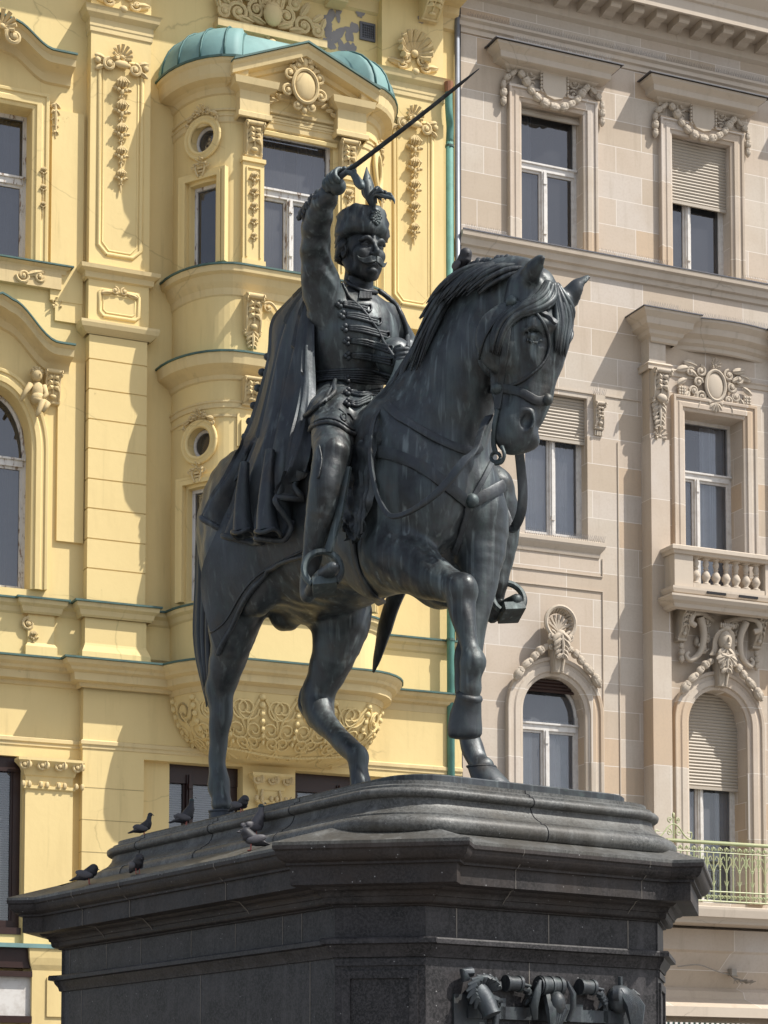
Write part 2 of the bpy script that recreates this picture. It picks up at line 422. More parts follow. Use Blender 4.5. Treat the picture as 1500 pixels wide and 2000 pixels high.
def glass(name, tint=(.30, .31, .33), refl=(.85, .85, .88)):
    m = bpy.data.materials.new(name); m.use_nodes = True; t = m.node_tree; t.nodes.remove(t.nodes['Principled BSDF'])
    df = nd(t, 'ShaderNodeBsdfDiffuse'); df.inputs[0].default_value = (.30, .31, .34, 1)  # pale dusty film that also paints a bright reflected haze on panes
    tr = nd(t, 'ShaderNodeBsdfTransparent'); tr.inputs[0].default_value = (*tint, 1)
    gl = nd(t, 'ShaderNodeBsdfGlossy'); gl.inputs[0].default_value = (*refl, 1); gl.inputs['Roughness'].default_value = .03
    v = coords(t); n = noise_n(t, v, 1.3, 2, .5); bp = nd(t, 'ShaderNodeBump'); bp.inputs['Strength'].default_value = .12; bp.inputs['Distance'].default_value = .02
    t.links.new(n, bp.inputs['Height']); t.links.new(bp.outputs[0], gl.inputs['Normal'])
    fr = nd(t, 'ShaderNodeFresnel'); fr.inputs[0].default_value = 2.1
    mx = nd(t, 'ShaderNodeMixShader'); t.links.new(fr.outputs[0], mx.inputs[0]); t.links.new(tr.outputs[0], mx.inputs[1]); t.links.new(gl.outputs[0], mx.inputs[2])
    m2 = nd(t, 'ShaderNodeMixShader'); oi = nd(t, 'ShaderNodeObjectInfo'); gm = nd(t, 'ShaderNodeMath', operation='MULTIPLY'); t.links.new(ramp(t, oi.outputs['Random'], [(.0, .03), (1., .30)]), gm.inputs[1]); t.links.new(ramp(t, noise_n(t, v, .8, 5, .6, .6), [(.35, .35), (.7, 1.)]), gm.inputs[0]); t.links.new(gm.outputs[0], m2.inputs[0]); t.links.new(mx.outputs[0], m2.inputs[1]); t.links.new(df.outputs[0], m2.inputs[2])
    t.links.new(m2.outputs[0], t.nodes['Material Output'].inputs[0]); return m
M_GL = glass('window_glass')
M_GLC = glass('clear_window_glass', (.75, .78, .82))
M_PIG = simple('pigeon_feathers', (.018, .018, .022), .6, 0, (.05, .05, .058), 14)
M_PIGL = simple('pale_pigeon_feathers', (.075, .072, .08), .6, 0, (.035, .035, .04), 12)
M_PIGN = simple('pigeon_neck', (.018, .035, .04), .35, .3, (.04, .02, .05), 14)
M_PIGR = simple('pigeon_feet', (.35, .10, .08), .6)
M_ASPH = simple('paving', (.20, .19, .18), .85, 0, (.14, .13, .12), .6)
# ---------------------------------------------------------------- the bronze horse and rider
VOX = 0.024
statue = empty('equestrian_statue', tuple(OS), math.atan2(FW[1], FW[0]), None,
    label='dark bronze rider raising a sabre on a walking horse, atop the granite pedestal', category='statue')
def hframe(o, fwd_yaw, pitch, roll=0):
    """rows: a = face-forward, l = left, d = down the face"""
    a = Vector((math.cos(fwd_yaw), math.sin(fwd_yaw), 0)); l = Vector((-math.sin(fwd_yaw), math.cos(fwd_yaw), 0)); d = Vector((0, 0, -1))
    q = Matrix.Rotation(pitch, 3, l); a = q @ a; d = q @ d
    q = Matrix.Rotation(roll, 3, a); l = q @ l; d = q @ d
    return np.array(o, float), np.array(a), np.array(l), np.array(d)
HO, HA, HL, HD = hframe(J(1056, 560, .27), R(54), R(7))
HS = 2.78
def H(a, l, d, r=None):
    p = HO+(HA*a+HL*l+HD*d)*HS
    return tuple(p) if r is None else (*p, r*HS)
HROT = np.array([HA, HL, HD])
sc = Sculpt((-3.3, -1.35, -.05), (3.95, 1.35, 6.0), VOX)
# trunk
sc.ell((-.15, 0, 3.36), (2.0, .80, 1.00), .01)
sc.ell((-1.40, 0, 3.68), (.95, .72, .88), .35)
for s in (-1, 1):
    sc.ell((-1.62, s*.40, 3.52), (.70, .38, .86), .25)
    sc.ell((1.22, s*.42, 3.15), (.80, .34, .98), .30)       # shoulders
    sc.ell((1.86, s*.28, 3.02), (.38, .29, .50), .08)       # breast muscles
sc.ell((1.35, 0, 3.45), (.85, .55, 1.0), .3)
# neck
nk = [(1.30, 0, 3.98, .56), (1.80, .02, 4.30, .49), (2.22, .08, 4.64, .43), (2.55, .16, 4.98, .36), (2.78, .22, 5.03, .27)]
sc.chain(nk, .3, 4, flat=((0, 1, 0), .62))
sc.chain([(.58, 0, 4.04, .22), (1.18, 0, 4.32, .20), (1.66, .02, 4.64, .19), (2.04, .08, 5.02, .18), (2.4, .16, 5.24, .17), (2.75, .22, 5.14, .16)], .15, 4, flat=((0, 1, 0), .8))
sc.chain([(1.45, 0, 3.7, .45), (1.95, .05, 4.05, .36), (2.25, .1, 4.45, .30)], .25, 4, flat=((0, 1, 0), .75))
# head
sc.chain([H(-.03, 0, .03, .095), H(-.015, 0, .15, .112), H(-.005, 0, .27, .10), H(.0, 0, .40, .078), H(-.020, 0, .50, .076), H(-.028, 0, .545, .068)], .03, 4, flat=(HL, .86))
sc.chain([H(.065, 0, .06, .052), H(.072, 0, .20, .050), H(.060, 0, .34, .037), H(.035, 0, .47, .034)], .06, 4)
for s in (-1, 1):
    sc.ell(H(-.095, s*.045, .215), (.112*HS, .050*HS, .130*HS), .035, HROT)          # cheek plate
    sc.ell(H(.020, s*.082, .165), (.055*HS, .028*HS, .024*HS), .05, HROT)           # brow bone
    sc.ell(H(-.005, s*.098, .212), (.038*HS, .022*HS, .024*HS), .02, HROT, sub=True) # socket
    sc.ell(H(-.006, s*.080, .212), (.024*HS, .019*HS, .015*HS), .004, HROT)         # eyeball
    sc.chain([H(-.040, s*.098, .205, .005), H(-.015, s*.104, .184, .0075), H(.018, s*.100, .190, .006), H(.036, s*.090, .214, .004)], .010, 3)
    sc.chain([H(.034, s*.092, .222, .004), H(.0, s*.100, .238, .005), H(-.030, s*.100, .228, .004)], .010, 3)
    sc.chain([H(-.05, s*.075, .27, .004), H(-.03, s*.072, .34, .005), H(-.035, s*.062, .41, .004)], .012, 4)
    sc.chain([H(.02, s*.078, .255, .014), H(.01, s*.066, .34, .012), H(-.01, s*.055, .42, .006)], .05, 3)   # facial crest
    sc.ell(H(.012, s*.056, .500), (.032*HS, .022*HS, .046*HS), .03, HROT)          # nostril rim
    sc.ell(H(.006, s*.080, .508), (.023*HS, .034*HS, .034*HS), .012, HROT, sub=True)
    sc.chain([H(-.095, s*.060, .470, .016), H(-.070, s*.068, .515, .018), H(-.035, s*.066, .556, .010), H(.0, s*.055, .585, .006)], .01, 3, sub=True)   # mouth line
sc.ell(H(.004, 0, .550), (.060*HS, .056*HS, .046*HS), .04, HROT)
sc.chain([H(-.10, 0, .30, .050), H(-.085, 0, .42, .036), H(-.065, 0, .525, .036), H(-.058, 0, .555, .034)], .04, 4)   # lower jaw, chin
# ears
for s, tip in ((-1, J(1063, 503, .02)), (1, J(1153, 540, .66))):
    b = np.array(H(-.045, s*.062, .0)) if s < 0 else np.array(J(1104, 590, .50)); tp = np.array(tip); d = tp-b
    sc.chain([(*b, .10), (*(b+d*.35), .115), (*(b+d*.7), .08), (*tp, .015)], .05, 4, flat=(HA, .8))
    sc.chain([(*(b+d*.22+HA*.11-HL*s*.0), .06), (*(b+d*.45+HA*.11), .085), (*(b+d*.78+HA*.06), .045)], .02, 3, sub=True)
# legs: photo pixel, lateral offset, radius in photo pixels
def leg(P, k=.05, n=4, flat=None): sc.chain([J(*p) for p in P], k, n, flat)
YF, YL = -.42, .0
# raised right foreleg
leg([(770, 1085, -.46, 70), (815, 1112, -.46, 54), (858, 1136, -.45, 40), (884, 1144, -.44, 34), (901, 1154, -.44, 29)], .10)
leg([(900, 1152, -.44, 29), (900, 1172, -.44, 29), (905, 1200, -.44, 25), (911, 1232, -.44, 20), (917, 1262, -.44, 18), (923, 1294, -.44, 23), (921, 1320, -.44, 21), (919, 1345, -.44, 22)], .05)
leg([(920, 1345, -.44, 20), (914, 1368, -.44, 22)], .02)
sc.ell(J(924, 1293, -.44), (.115, .11, .12), .06); sc.ell(J(903, 1150, -.44), (.13, .13, .14), .08)
# planted left foreleg
leg([(935, 1020, .34, 62), (940, 1100, .30, 44), (932, 1175, .22, 32), (921, 1240, .14, 25), (914, 1278, .10, 26), (908, 1320, .08, 20), (908, 1400, .04, 18), (916, 1440, .02, 20), (923, 1462, 0, 23), (935, 1488, 0, 20), (944, 1498, 0, 22)], .08)
# right hind
YR = -.46
leg([(470, 1090, YR, 78), (462, 1180, YR, 62), (452, 1250, YR, 44), (437, 1320, YR, 32), (430, 1352, YR, 29), (431, 1395, YR, 23), (428, 1440, YR, 19), (425, 1495, YR, 18), (428, 1532, YR, 22), (433, 1558, YR, 19), (434, 1572, YR, 22)], .12)
sc.chain([J(452, 1270, YR, 8), J(425, 1320, YR, 9), J(409, 1345, YR, 10), J(418, 1385, YR, 10)], .06, 3)     # achilles tendon and point of hock
sc.ell((-1.05, -.52, 2.95), (.45, .28, .55), .15)
# left hind
YH = .44
leg([(640, 1150, .44, 80), (664, 1210, .40, 62), (655, 1270, .34, 46), (634, 1325, .28, 36), (620, 1368, .24, 33), (632, 1410, .20, 25), (660, 1440, .17, 21), (688, 1465, .15, 22), (698, 1478, .14, 23), (700, 1502, .13, 20), (706, 1535, .12, 21)], .10)
sc.chain([J(614, 1315, .28, 8), J(597, 1350, .26, 10), J(590, 1380, .24, 10), J(612, 1412, .2, 10)], .07, 3)
# sheath
sc.ell(J(560, 1205, 0), (.22, .16, .16), .08); sc.ell(J(600, 1190, 0), (.3, .16, .14), .1)
# hooves: truncated cones
def hoof(c, ax, r0, r1, h):
    c = np.array(c, float); ax = np.array(ax, float); ax /= np.linalg.norm(ax)
    for i in range(9):
        t = i/8; sc.chain([(*(c+ax*h*t), r0+(r1-r0)*t)], 0)
def hoofm(c, fwd, up, r0, r1, h, name='hoof', lean=(0, 0, 0)):
    c = Vector(c); up = Vector(up).normalized(); f = Vector(fwd); f = (f-up*f.dot(up)).normalized(); l = up.cross(f)
    v = []; n = 20; lean = Vector(lean)
    prof = [(r1*.95, 0), (r1, .02), (r0*1.06, h*.86), (r0*1.12, h*.90), (r0*1.10, h*.97), (r0*.8, h)]
    for r, z in prof:
        sh = f*(-.22*r1*(z/h))+lean*(z/h)
        for k in range(n):
            a = 2*math.pi*k/n; q = f*math.cos(a)*(1.12 if math.cos(a) > 0 else .88)+l*math.sin(a)
            v.append(c+sh+q*r+up*z)
    fs = []
    for i in range(len(prof)-1):
        for k in range(n): fs.append((i*n+k, i*n+(k+1) % n, (i+1)*n+(k+1) % n, (i+1)*n+k))
    fs.append(tuple(range(n))[::-1]); fs.append(tuple(range((len(prof)-1)*n, len(prof)*n)))
    return mesh_obj(name, v, fs, M_BR2, horse, R(40))


hV, hF = sc.mesh(lambda V, N: .010*np.sin(V[:, 0]*5+2*np.sin(V[:, 2]*4))*np.sin(V[:, 2]*6+1.5*np.sin(V[:, 1]*7+V[:, 0]*3))+.004*np.sin(V[:, 0]*23+V[:, 2]*17+3*np.sin(V[:, 1]*11))); horse = mesh_obj('horse', hV, hF, M_BR, statue, True)
hBVH = BVHTree.FromPolygons([tuple(v) for v in hV], [tuple(int(i) for i in f) for f in hF]); del sc
def ground_hoof(px, py, y, dx=.06, r0=.135, r1=.19):
    p = np.array(J(px, py, y)); b = (p[0]+dx, y, .095); up = p-np.array(b); h_ = min(.26, abs(up[2])+.02); hoofm(b, (1, 0, 0), (0, 0, 1), r0, r1, h_, 'hoof', (up[0]*h_/max(.05, up[2]), up[1]*h_/max(.05, up[2]), 0))
ground_hoof(944, 1498, 0, .14, .135, .185)
ground_hoof(706, 1535, .12); ground_hoof(434, 1572, YR)
h0_, h1_ = np.array(J(918, 1354, -.44)), np.array(J(908, 1442, -.42)); cr_ = MB(); q_ = [0, .02, .07, .12, .16, .45, .75, .90, .97, 1.0]; cr_.tube([h0_+(h1_-h0_)*t_+np.array([-.03*math.sin(math.pi*t_), 0, 0]) for t_ in q_], [.10, .122, .135, .130, .128, .152, .168, .166, .150, .11], 24); cr_.build('hoof', M_BR2, horse, R(50))
if 0: cr_ = MB(); c_ = np.array(J(911, 1366, -.44)); cr_.tube([c_+np.array([.145*math.cos(a), .15*math.sin(a), -.05*math.cos(a)]) for a in np.linspace(0, 6.283, 24)], .014, 8, cap=False); cr_.build('coronet_band', M_BR2, horse, True)
# ---- surface tools: points found on the sculpted surface along the line of a photo pixel
LC = np.array(toloc(CAM))
def ldir(px, py):
    d = ray(px, py); return np.array([d@FW, d@LF, d[2]])/np.linalg.norm(d)
def cast(px, py, bvh=None):
    d = ldir(px, py); best = None
    for b in (bvh if isinstance(bvh, (list, tuple)) else [bvh or hBVH]):
        h = b.ray_cast(Vector(LC), Vector(d))
        if h[0] is not None and (best is None or h[3] < best[3]): best = h
    return best
def trace(P, bvh=None, n=5, lift=.015, closed=False):
    """photo pixels -> points and normals on the surface; misses are bridged"""
    C = crom([(p[0], p[1]) for p in P], n, closed); pts = []; nr = []
    for c in C:
        h = cast(c[0], c[1], bvh)
        if h: 
            nn = Vector(h[1])
            if nn.dot(Vector(ldir(c[0], c[1]))) > 0: nn = -nn
            pts.append(np.array(h[0])+np.array(nn)*lift); nr.append(np.array(nn))
        else: pts.append(None); nr.append(None)
    ok = [i for i, p in enumerate(pts) if p is not None]
    if not ok: return None, None
    for i in range(len(pts)):
        if pts[i] is None:
            j = min(ok, key=lambda k: abs(k-i)); dist = np.linalg.norm(pts[j]-LC)
            pts[i] = LC+ldir(*C[i])*dist; nr[i] = nr[j]
    # smooth depth jumps
    for _ in range(2):
        q = [p.copy() for p in pts]; 
        for i in range(1, len(pts)-1): q[i] = pts[i]*.5+(pts[i-1]+pts[i+1])*.25
        pts = q
    return pts, nr
def ribbon(mb, pts, nrm, w, th=.02):
    N = len(pts); v = []; f = []
    for i in range(N):
        t = pts[min(i+1, N-1)]-pts[max(i-1, 0)]; t = t/(np.linalg.norm(t)+1e-9); n_ = nrm[i]; b = np.cross(t, n_); b /= (np.linalg.norm(b)+1e-9)
        ww = w[i] if hasattr(w, '__len__') else w
        for x, y in ((-.5, -1), (-.5, .6), (-.38, 1), (.38, 1), (.5, .6), (.5, -1)): v.append(pts[i]+b*x*ww+n_*y*th)
    for i in range(N-1):
        for k in range(6): f.append((i*6+k, i*6+(k+1) % 6, (i+1)*6+(k+1) % 6, (i+1)*6+k))
    f.append((5, 4, 3, 2, 1, 0)); f.append(tuple((N-1)*6+k for k in range(6))); mb.add(v, f); return mb
def strap(name, P, w, parent, bvh=None, mat_=None, th=.018, lift=.012):
    p, n = trace(P, bvh, 6, lift)
    if p is None: return None
    return ribbon(MB(), p, n, w, th).build(name, mat_ or M_BR2, parent, R(40))
def rope(mb, P, r, bvh=None, n=6, lift=.01, pitch=.05, sides=6):
    p, _ = trace(P, bvh, n, lift) if len(P[0]) == 2 else (crom(P, n), None)
    if p is None: return mb
    q = [p[0]]
    for a, b in zip(p[:-1], p[1:]):
        L = np.linalg.norm(b-a); k = max(1, int(L/(pitch*.35)))
        q += [a+(b-a)*(i+1)/k for i in range(k)]
    s = 0; rr = []
    for i, a in enumerate(q):
        if i: s += np.linalg.norm(a-q[i-1])
        rr.append(r*(.80+.30*abs(math.sin(math.pi*s/pitch))))
    return mb.tube(q, rr, sides)
def patch(name, rows, mat_, parent, bvh=None, lift=.04, nu=8, nv=8, th=.03, fold=None, clear=.05, grow=None):
    """rows of (px,py[,y]) guides; with y the point stands on that lateral plane unless the surface is nearer"""
    rows = [crom(r, nv) for r in rows]; cols = []
    G = [crom([r[j] for r in rows], nu) for j in range(len(rows[0]))]     # columns
    M, N = len(G), len(G[0]); V = []
    for j in range(M):
        for i in range(N):
            c = G[j][i]; h = cast(c[0], c[1], bvh)
            if len(c) > 2:
                p = np.array(J(c[0], c[1], c[2]))
                if h:
                    d = np.linalg.norm(p-LC)
                    if d > h[3]-clear: p = LC+ldir(c[0], c[1])*(h[3]-clear)
            elif h: p = np.array(h[0])+np.array(h[1])*lift
            else: p = V[-1] if V else np.zeros(3)
            V.append(p)
    V = np.array(V).reshape(M, N, 3)
    for _ in range(3):
        Q = V.copy(); Q[1:-1] = V[1:-1]*.5+(V[2:]+V[:-2])*.25; V = Q.copy(); Q[:, 1:-1] = V[:, 1:-1]*.5+(V[:, 2:]+V[:, :-2])*.25; V = Q
    du = np.gradient(V, axis=0); dv = np.gradient(V, axis=1); nn = np.cross(du, dv); nn /= (np.linalg.norm(nn, axis=2, keepdims=True)+1e-9)
    tc = LC-V; sg = np.sign((nn*tc).sum(2, keepdims=True)); nn = nn*sg
    if fold is not None:
        A = np.array([[fold(j/(M-1), i/(N-1)) for i in range(N)] for j in range(M)]); V = V+nn*A[:, :, None]
        du = np.gradient(V, axis=0); dv = np.gradient(V, axis=1); nn = np.cross(du, dv); nn /= (np.linalg.norm(nn, axis=2, keepdims=True)+1e-9)
        nn = nn*np.sign((nn*(LC-V)).sum(2, keepdims=True))
    B = V-nn*th; vv = list(V.reshape(-1, 3))+list(B.reshape(-1, 3)); K = M*N; f = []
    for j in range(M-1):
        for i in range(N-1):
            a = j*N+i; f.append((a, a+1, a+N+1, a+N)); f.append((K+a, K+a+N, K+a+N+1, K+a+1))
    for i in range(N-1):
        f.append((i, K+i, K+i+1, i+1)); b = (M-1)*N+i; f.append((b, b+1, K+b+1, K+b))
    for j in range(M-1):
        b = j*N; f.append((b, b+N, K+b+N, K+b)); b = j*N+N-1; f.append((b, K+b, K+b+N, b+N))
    o = mesh_obj(name, vv, f, mat_, parent, R(55)); return o, V, nn
# ---------------------------------------------------------------- rider
YRL = -1.15
rs = Sculpt((-.75, -1.6, 1.9), (2.1, 1.6, 6.95), .0165)
# torso and hips
rs.ell(J(668, 800, 0), (.36, .44, .34), .01)
rs.ell(J(688, 735, 0), (.31, .37, .34), .12)
rs.ell(J(700, 655, 0), (.37, .47, .46), .12)
rs.ell(J(652, 675, -.22), (.30, .30, .42), .12)
rs.chain([J(640, 605, -.40, 34), J(700, 598, 0, 30), J(757, 628, .40, 32)], .12, 3)
rs.chain([J(702, 600, 0, 34), J(703, 560, 0, 27), J(704, 535, 0, 25)], .07)
# tunic skirt
rs.chain([J(650, 790, -.25, 46), J(646, 812, -.5, 49), J(650, 826, -.66, 47)], .12)
rs.chain([J(668, 800, -.4, 44), J(690, 812, -.42, 42), J(712, 806, -.30, 38)], .10)
rs.chain([J(690, 790, .2, 46), J(715, 800, .45, 46)], .12)
# right leg in its boot
rs.chain([J(652, 815, -.50, 42), J(650, 855, -.86, 43), J(650, 888, -1.02, 37)], .05, 4)
rs.chain([J(648, 890, -1.02, 37), J(637, 945, -1.12, 34), J(627, 1000, -1.15, 30), J(614, 1055, -1.16, 22), J(609, 1090, -1.16, 18)], .05, 4)
rs.chain([J(609, 1090, -1.16, 18), J(604, 1125, -1.16, 19), J(600, 1160, -1.16, 15)], .04, 3)
rs.chain([J(601, 1168, -1.16, 11), J(612, 1150, -1.18, 16), J(632, 1126, -1.22, 19), J(650, 1110, -1.25, 16)], .05, 3, flat=((-.4, 0, 1), .8))
# left leg
kn = J(650, 888, -1.02); lk = (kn[0], 1.02, kn[2])
lt = J(1008, 1172, 1.12); lh = J(962, 1205, 1.08); la = J(972, 1140, 1.06)
rs.chain([(.15, .3, 4.45, .24), (.6, .8, 4.2, .23), (*lk, .20)], .05, 4)
rs.chain([(*lk, .20), ((lk[0]+la[0])/2, 1.14, (lk[2]+la[2])/2+.1, .18), (*la, .10)], .05, 4)
rs.chain([(*la, .10), J(965, 1180, 1.07, 17)], .04)
rs.chain([(*lh, .07), J(985, 1188, 1.1, 15), (*lt, .07)], .05, 3)
# right arm
rs.chain([J(636, 600, -.42, 38), J(628, 560, -.52, 40), J(617, 500, -.68, 31), J(617, 450, -.80, 30), J(628, 405, -.90, 26), J(640, 378, -.94, 20)], .09, 5)
# left arm
rs.chain([J(758, 626, .42, 31), J(790, 675, .66, 27), J(792, 705, .58, 24)], .08, 4)
rs.chain([J(792, 705, .58, 23), J(788, 712, .25, 18), J(783, 706, .12, 15)], .05, 3)
rs.ell(J(772, 700, .18), (.20, .22, .22), .08)
# head
RH, RA, RL_, RD = hframe(J(708, 491, 0), R(-3), R(3))
RS = 2.68
def F(a, l, d, r=None):
    p = RH+(RA*a+RL_*l+RD*d)*RS
    return tuple(p) if r is None else (*p, r*RS)
FR = np.array([RA, RL_, RD])
rider_body = rs
hs = Sculpt(tuple(RH-.42), tuple(RH+.42), .0085)
hs.ell(F(-.012, 0, -.025), (.098*RS, .076*RS, .10*RS), .01, FR)
hs.chain([F(.035, 0, .03, .062), F(.045, 0, .072, .047), F(.058, 0, .098, .030)], .05, 4)
hs.chain([F(-.03, -.052, .03, .028), F(.01, -.05, .085, .022), F(.05, -.018, .108, .022), F(.05, .018, .108, .022), F(.01, .05, .085, .022), F(-.03, .052, .03, .028)], .05, 4)
hs.chain([F(-.02, 0, .05, .055), F(-.035, 0, .11, .055), F(-.045, 0, .18, .060)], .05)
hs.chain([F(.082, 0, -.035, .012), F(.092, 0, -.012, .0095), F(.103, 0, .012, .009), F(.117, 0, .032, .0115), F(.104, 0, .043, .011)], .012, 4)
for s in (-1, 1):
    hs.ell(F(.098, s*.013, .040), (.012*RS, .009*RS, .008*RS), .01, FR)
    hs.ell(F(.058, s*.044, .030), (.028*RS, .022*RS, .020*RS), .04, FR)
    hs.chain([F(.052, s*.040, .03, .028), F(.048, s*.034, .075, .026)], .04)
    hs.chain([F(.092, s*.010, -.010, .0095), F(.094, s*.032, -.022, .0105), F(.074, s*.056, -.014, .008)], .008, 4)
    hs.ell(F(.094, s*.032, .002), (.017*RS, .018*RS, .0095*RS), .010, FR, sub=True)
    hs.ell(F(.074, s*.032, .002), (.014*RS, .0155*RS, .011*RS), .004, FR)
    hs.chain([F(.086, s*.016, -.001, .003), F(.089, s*.032, -.009, .0035), F(.078, s*.050, .002, .003)], .004, 4)
    hs.chain([F(.082, s*.018, .010, .0025), F(.083, s*.033, .015, .003), F(.074, s*.048, .008, .0025)], .004, 4)
    hs.ell(F(-.012, s*.080, .012), (.020*RS, .010*RS, .030*RS), .008, FR)
    hs.ell(F(-.005, s*.088, .012), (.010*RS, .008*RS, .017*RS), .006, FR, sub=True)
    hs.chain([F(.090, s*.016, .048, .002), F(.083, s*.036, .072, .002)], .006, 2, sub=True)
hs.chain([F(.086, -.022, .082, .0055), F(.098, 0, .080, .0075), F(.086, .022, .082, .0055)], .006, 3)
hs.ell(F(.082, 0, .104), (.022*RS, .024*RS, .016*RS), .02, FR)
hs.chain([F(.098, -.02, .0755, .002), F(.104, 0, .0755, .002), F(.098, .02, .0755, .002)], .003, 2, sub=True)
def cloth(V, N):
    x, y, z = V[:, 0], V[:, 1], V[:, 2]
    arm = np.clip((z-5.15)/.3, 0, 1)*np.clip((-y-.35)/.2, 0, 1)
    w = np.sin(z*26+x*14+3*np.sin(y*9+z*3)+2*np.sin(x*8))
    skirt = np.clip((4.75-z)/.2, 0, 1)*np.clip((z-3.9)/.2, 0, 1)
    return arm*.014*np.sign(w)*np.abs(w)**1.3*(.6+.4*np.sin(x*7+z*5))+skirt*.010*np.sin(y*22+x*19)+.004*np.sin(x*19+2*np.sin(z*13))*np.sin(z*15+y*12)
rV, rF = rs.mesh(cloth); rider = mesh_obj('rider', rV, rF, M_BR, statue, True)
rBVH = BVHTree.FromPolygons([tuple(v) for v in rV], [tuple(int(i) for i in f) for f in rF]); del rs
hs.build('head', M_BR2, rider)
# hair around the ears and nape, moustache
m = MB()
rr_ = random.Random(3)
for s in (-1, 1):
    for i in range(34):
        t = i/33; a = -.02-.085*t+rr_.uniform(-.006, .006); l = s*(.078-.055*t*t); d = rr_.uniform(-.05, .028)-.02*t
        m.tube([F(a+.02, l, d-.02), F(a, l*1.14, d), F(a-.012, l*1.16, d+.018), F(a+.004, l*1.05, d+.03)], [.012*RS, .015*RS, .012*RS, .005*RS], 6)
m.build('hair', M_BR2, rider, True)
m = MB()
for s in (-1, 1):
    for k in range(5):
        e = (k-2)*.0035
        m.tube(crom([F(.106, s*.002, .060+e), F(.106, s*.020, .066+e*1.4), F(.094, s*.040, .072+e), F(.082, s*.058, .066+e*.5), F(.078, s*.070, .052)], 4), [x*RS*.62 for x in np.interp(np.linspace(0, 1, 17), [0, .3, .7, 1], [.008, .0095, .006, .0015])], 6)
m.build('moustache', M_BR, rider, True)
# fur hat
m = MB(); v = []; n = 48; prof = [(.02, .0), (.090, .000), (.108, .008), (.115, .024), (.113, .045), (.108, .066), (.104, .088), (.098, .104), (.082, .112), (.04, .115), (0.001, .116)]
hc = RH+(RA*-.008)*RS; up = -RD; HU = up
for j, (r, h) in enumerate(prof):
    for k in range(n):
        a = 2*math.pi*k/n
        w_ = 1+.035*math.sin(a*9+j*1.3)+.03*math.sin(a*14-j*2.1)+.02*math.sin(j*2.3+a*3)
        q = hc+(RA*math.cos(a)*1.02+RL_*math.sin(a)*.93)*r*RS*w_+up*(h*1.12+.004*math.sin(a*5))*RS-up*.004*RS+(RA*.0)
        v.append(q+up*.045*RS)
f = [(j*n+k, j*n+(k+1) % n, (j+1)*n+(k+1) % n, (j+1)*n+k) for j in range(len(prof)-1) for k in range(n)]
hat = mesh_obj('fur_hat', v, f, M_BR, rider, True)
M_FUR = M_BR
# cockade and plume
m = MB(); cp = np.array(J(735, 420, -.28))
cpk = cast(733, 425, BVHTree.FromPolygons([tuple(x) for x in v], f))
cb = np.array(cpk[0]) if cpk else cp
for i in range(26):
    a = i*2.4; r = .012*math.sqrt(i)
    m.ell(cb+RL_*math.cos(a)*r*1.0+HU*math.sin(a)*r*1.3+RA*.02, (.02, .02, .02), 6, 4)
yb = cb[1]
for k, (x, y, t) in enumerate([(708, 365, 0), (711, 348, 0), (716, 326, 0), (721, 345, 0), (724, 362, 0)]):
    m.tube(crom([J(733, 412, yb), J(722, 392, yb), J(x, y+12, yb), J(x+1, y, yb)], 4), [.03, .034, .036, .034, .034, .032, .03, .028, .024, .02, .016, .012, .004], 6, flat=(Vector(LF), .5))
for k in range(15):
    t = k/14; ex = 728+t*40; ey = 400-math.sin(t*2.4)*14+t*6+(k % 3)*3-6; top = 366+abs(t-.3)*26
    m.tube(crom([J(731, 414, yb), J(722+12*t, 386-4*t, yb-.03), J(732+20*t, top, yb-.04*math.sin(k)), J(ex, ey-8, yb), J(ex+3, ey+2, yb)], 5), list(np.interp(np.linspace(0, 1, 21), [0, .3, .8, 1], [.012, .026, .016, .003])), 6)
m.tube([J(729, 405, yb), J(722, 385, yb), J(718, 362, yb), J(717, 348, yb), J(716, 326, yb)], [.03, .06, .075, .05, .004], 10, flat=(Vector(FW)*.5+Vector(LF)*.866, .8))
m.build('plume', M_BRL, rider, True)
# right hand gripping the sabre
KH = .80; HB = np.array(J(655, 353, -.95)); tipP = np.array(J(936, 134, -.62)); bd = tipP-HB; bd /= np.linalg.norm(bd)   # blade direction
g0 = np.array(J(640, 362, -.95))
hn = Sculpt(tuple(HB-.35), tuple(HB+.35), .009)
wr = np.array(J(637, 385, -.93)); side = np.cross(bd, (HB-wr)/np.linalg.norm(HB-wr)); side /= np.linalg.norm(side); out = np.cross(side, bd)
pm = HB-out*.055
hn.chain([(*wr, .085), (*(wr*.4+pm*.6-side*.02), .066), (*(pm+side*.02), .058)], .03)
hn.ell(pm+side*.03, (.088, .088, .088), .03)
for i in range(4):
    b = HB+bd*(.09-.058*i)-out*.005; L = (.95, 1.0, .96, .85)[i]
    hn.chain([(*(b+side*.08-out*.01), .029), (*(b+side*.08+out*.055*L), .0275), (*(b+side*.01+out*.085*L), .026), (*(b-side*.065+out*.065*L), .024), (*(b-side*.08+out*.01), .021)], .005, 3)
hn.chain([(*(HB-side*.03-out*.03-bd*.02), .036), (*(HB-side*.09+bd*.05), .031), (*(HB-side*.085+bd*.12+out*.03), .025)], .015, 3)
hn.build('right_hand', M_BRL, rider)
sword = MB()
N_ = 24; pts = [HB+bd*.16+(tipP-HB-bd*.16)*(i/(N_-1))+np.array([0, 0, -.012])*math.sin(math.pi*i/(N_-1)) for i in range(N_)]
sword.tube(pts, list(np.interp(np.linspace(0, 1, N_), [0, .85, 1], [.026, .018, .004])), 8, flat=(Vector(side), .45))
sabre = sword.build('sabre', M_BR2, rider, R(40))
m = MB(); m.tube([HB-bd*.24, HB+bd*.18], [.034, .030], 10); m.ell(HB-bd*.26, (.05, .05, .05), 10, 8)
m.build('grip', M_BR2, sabre, True)
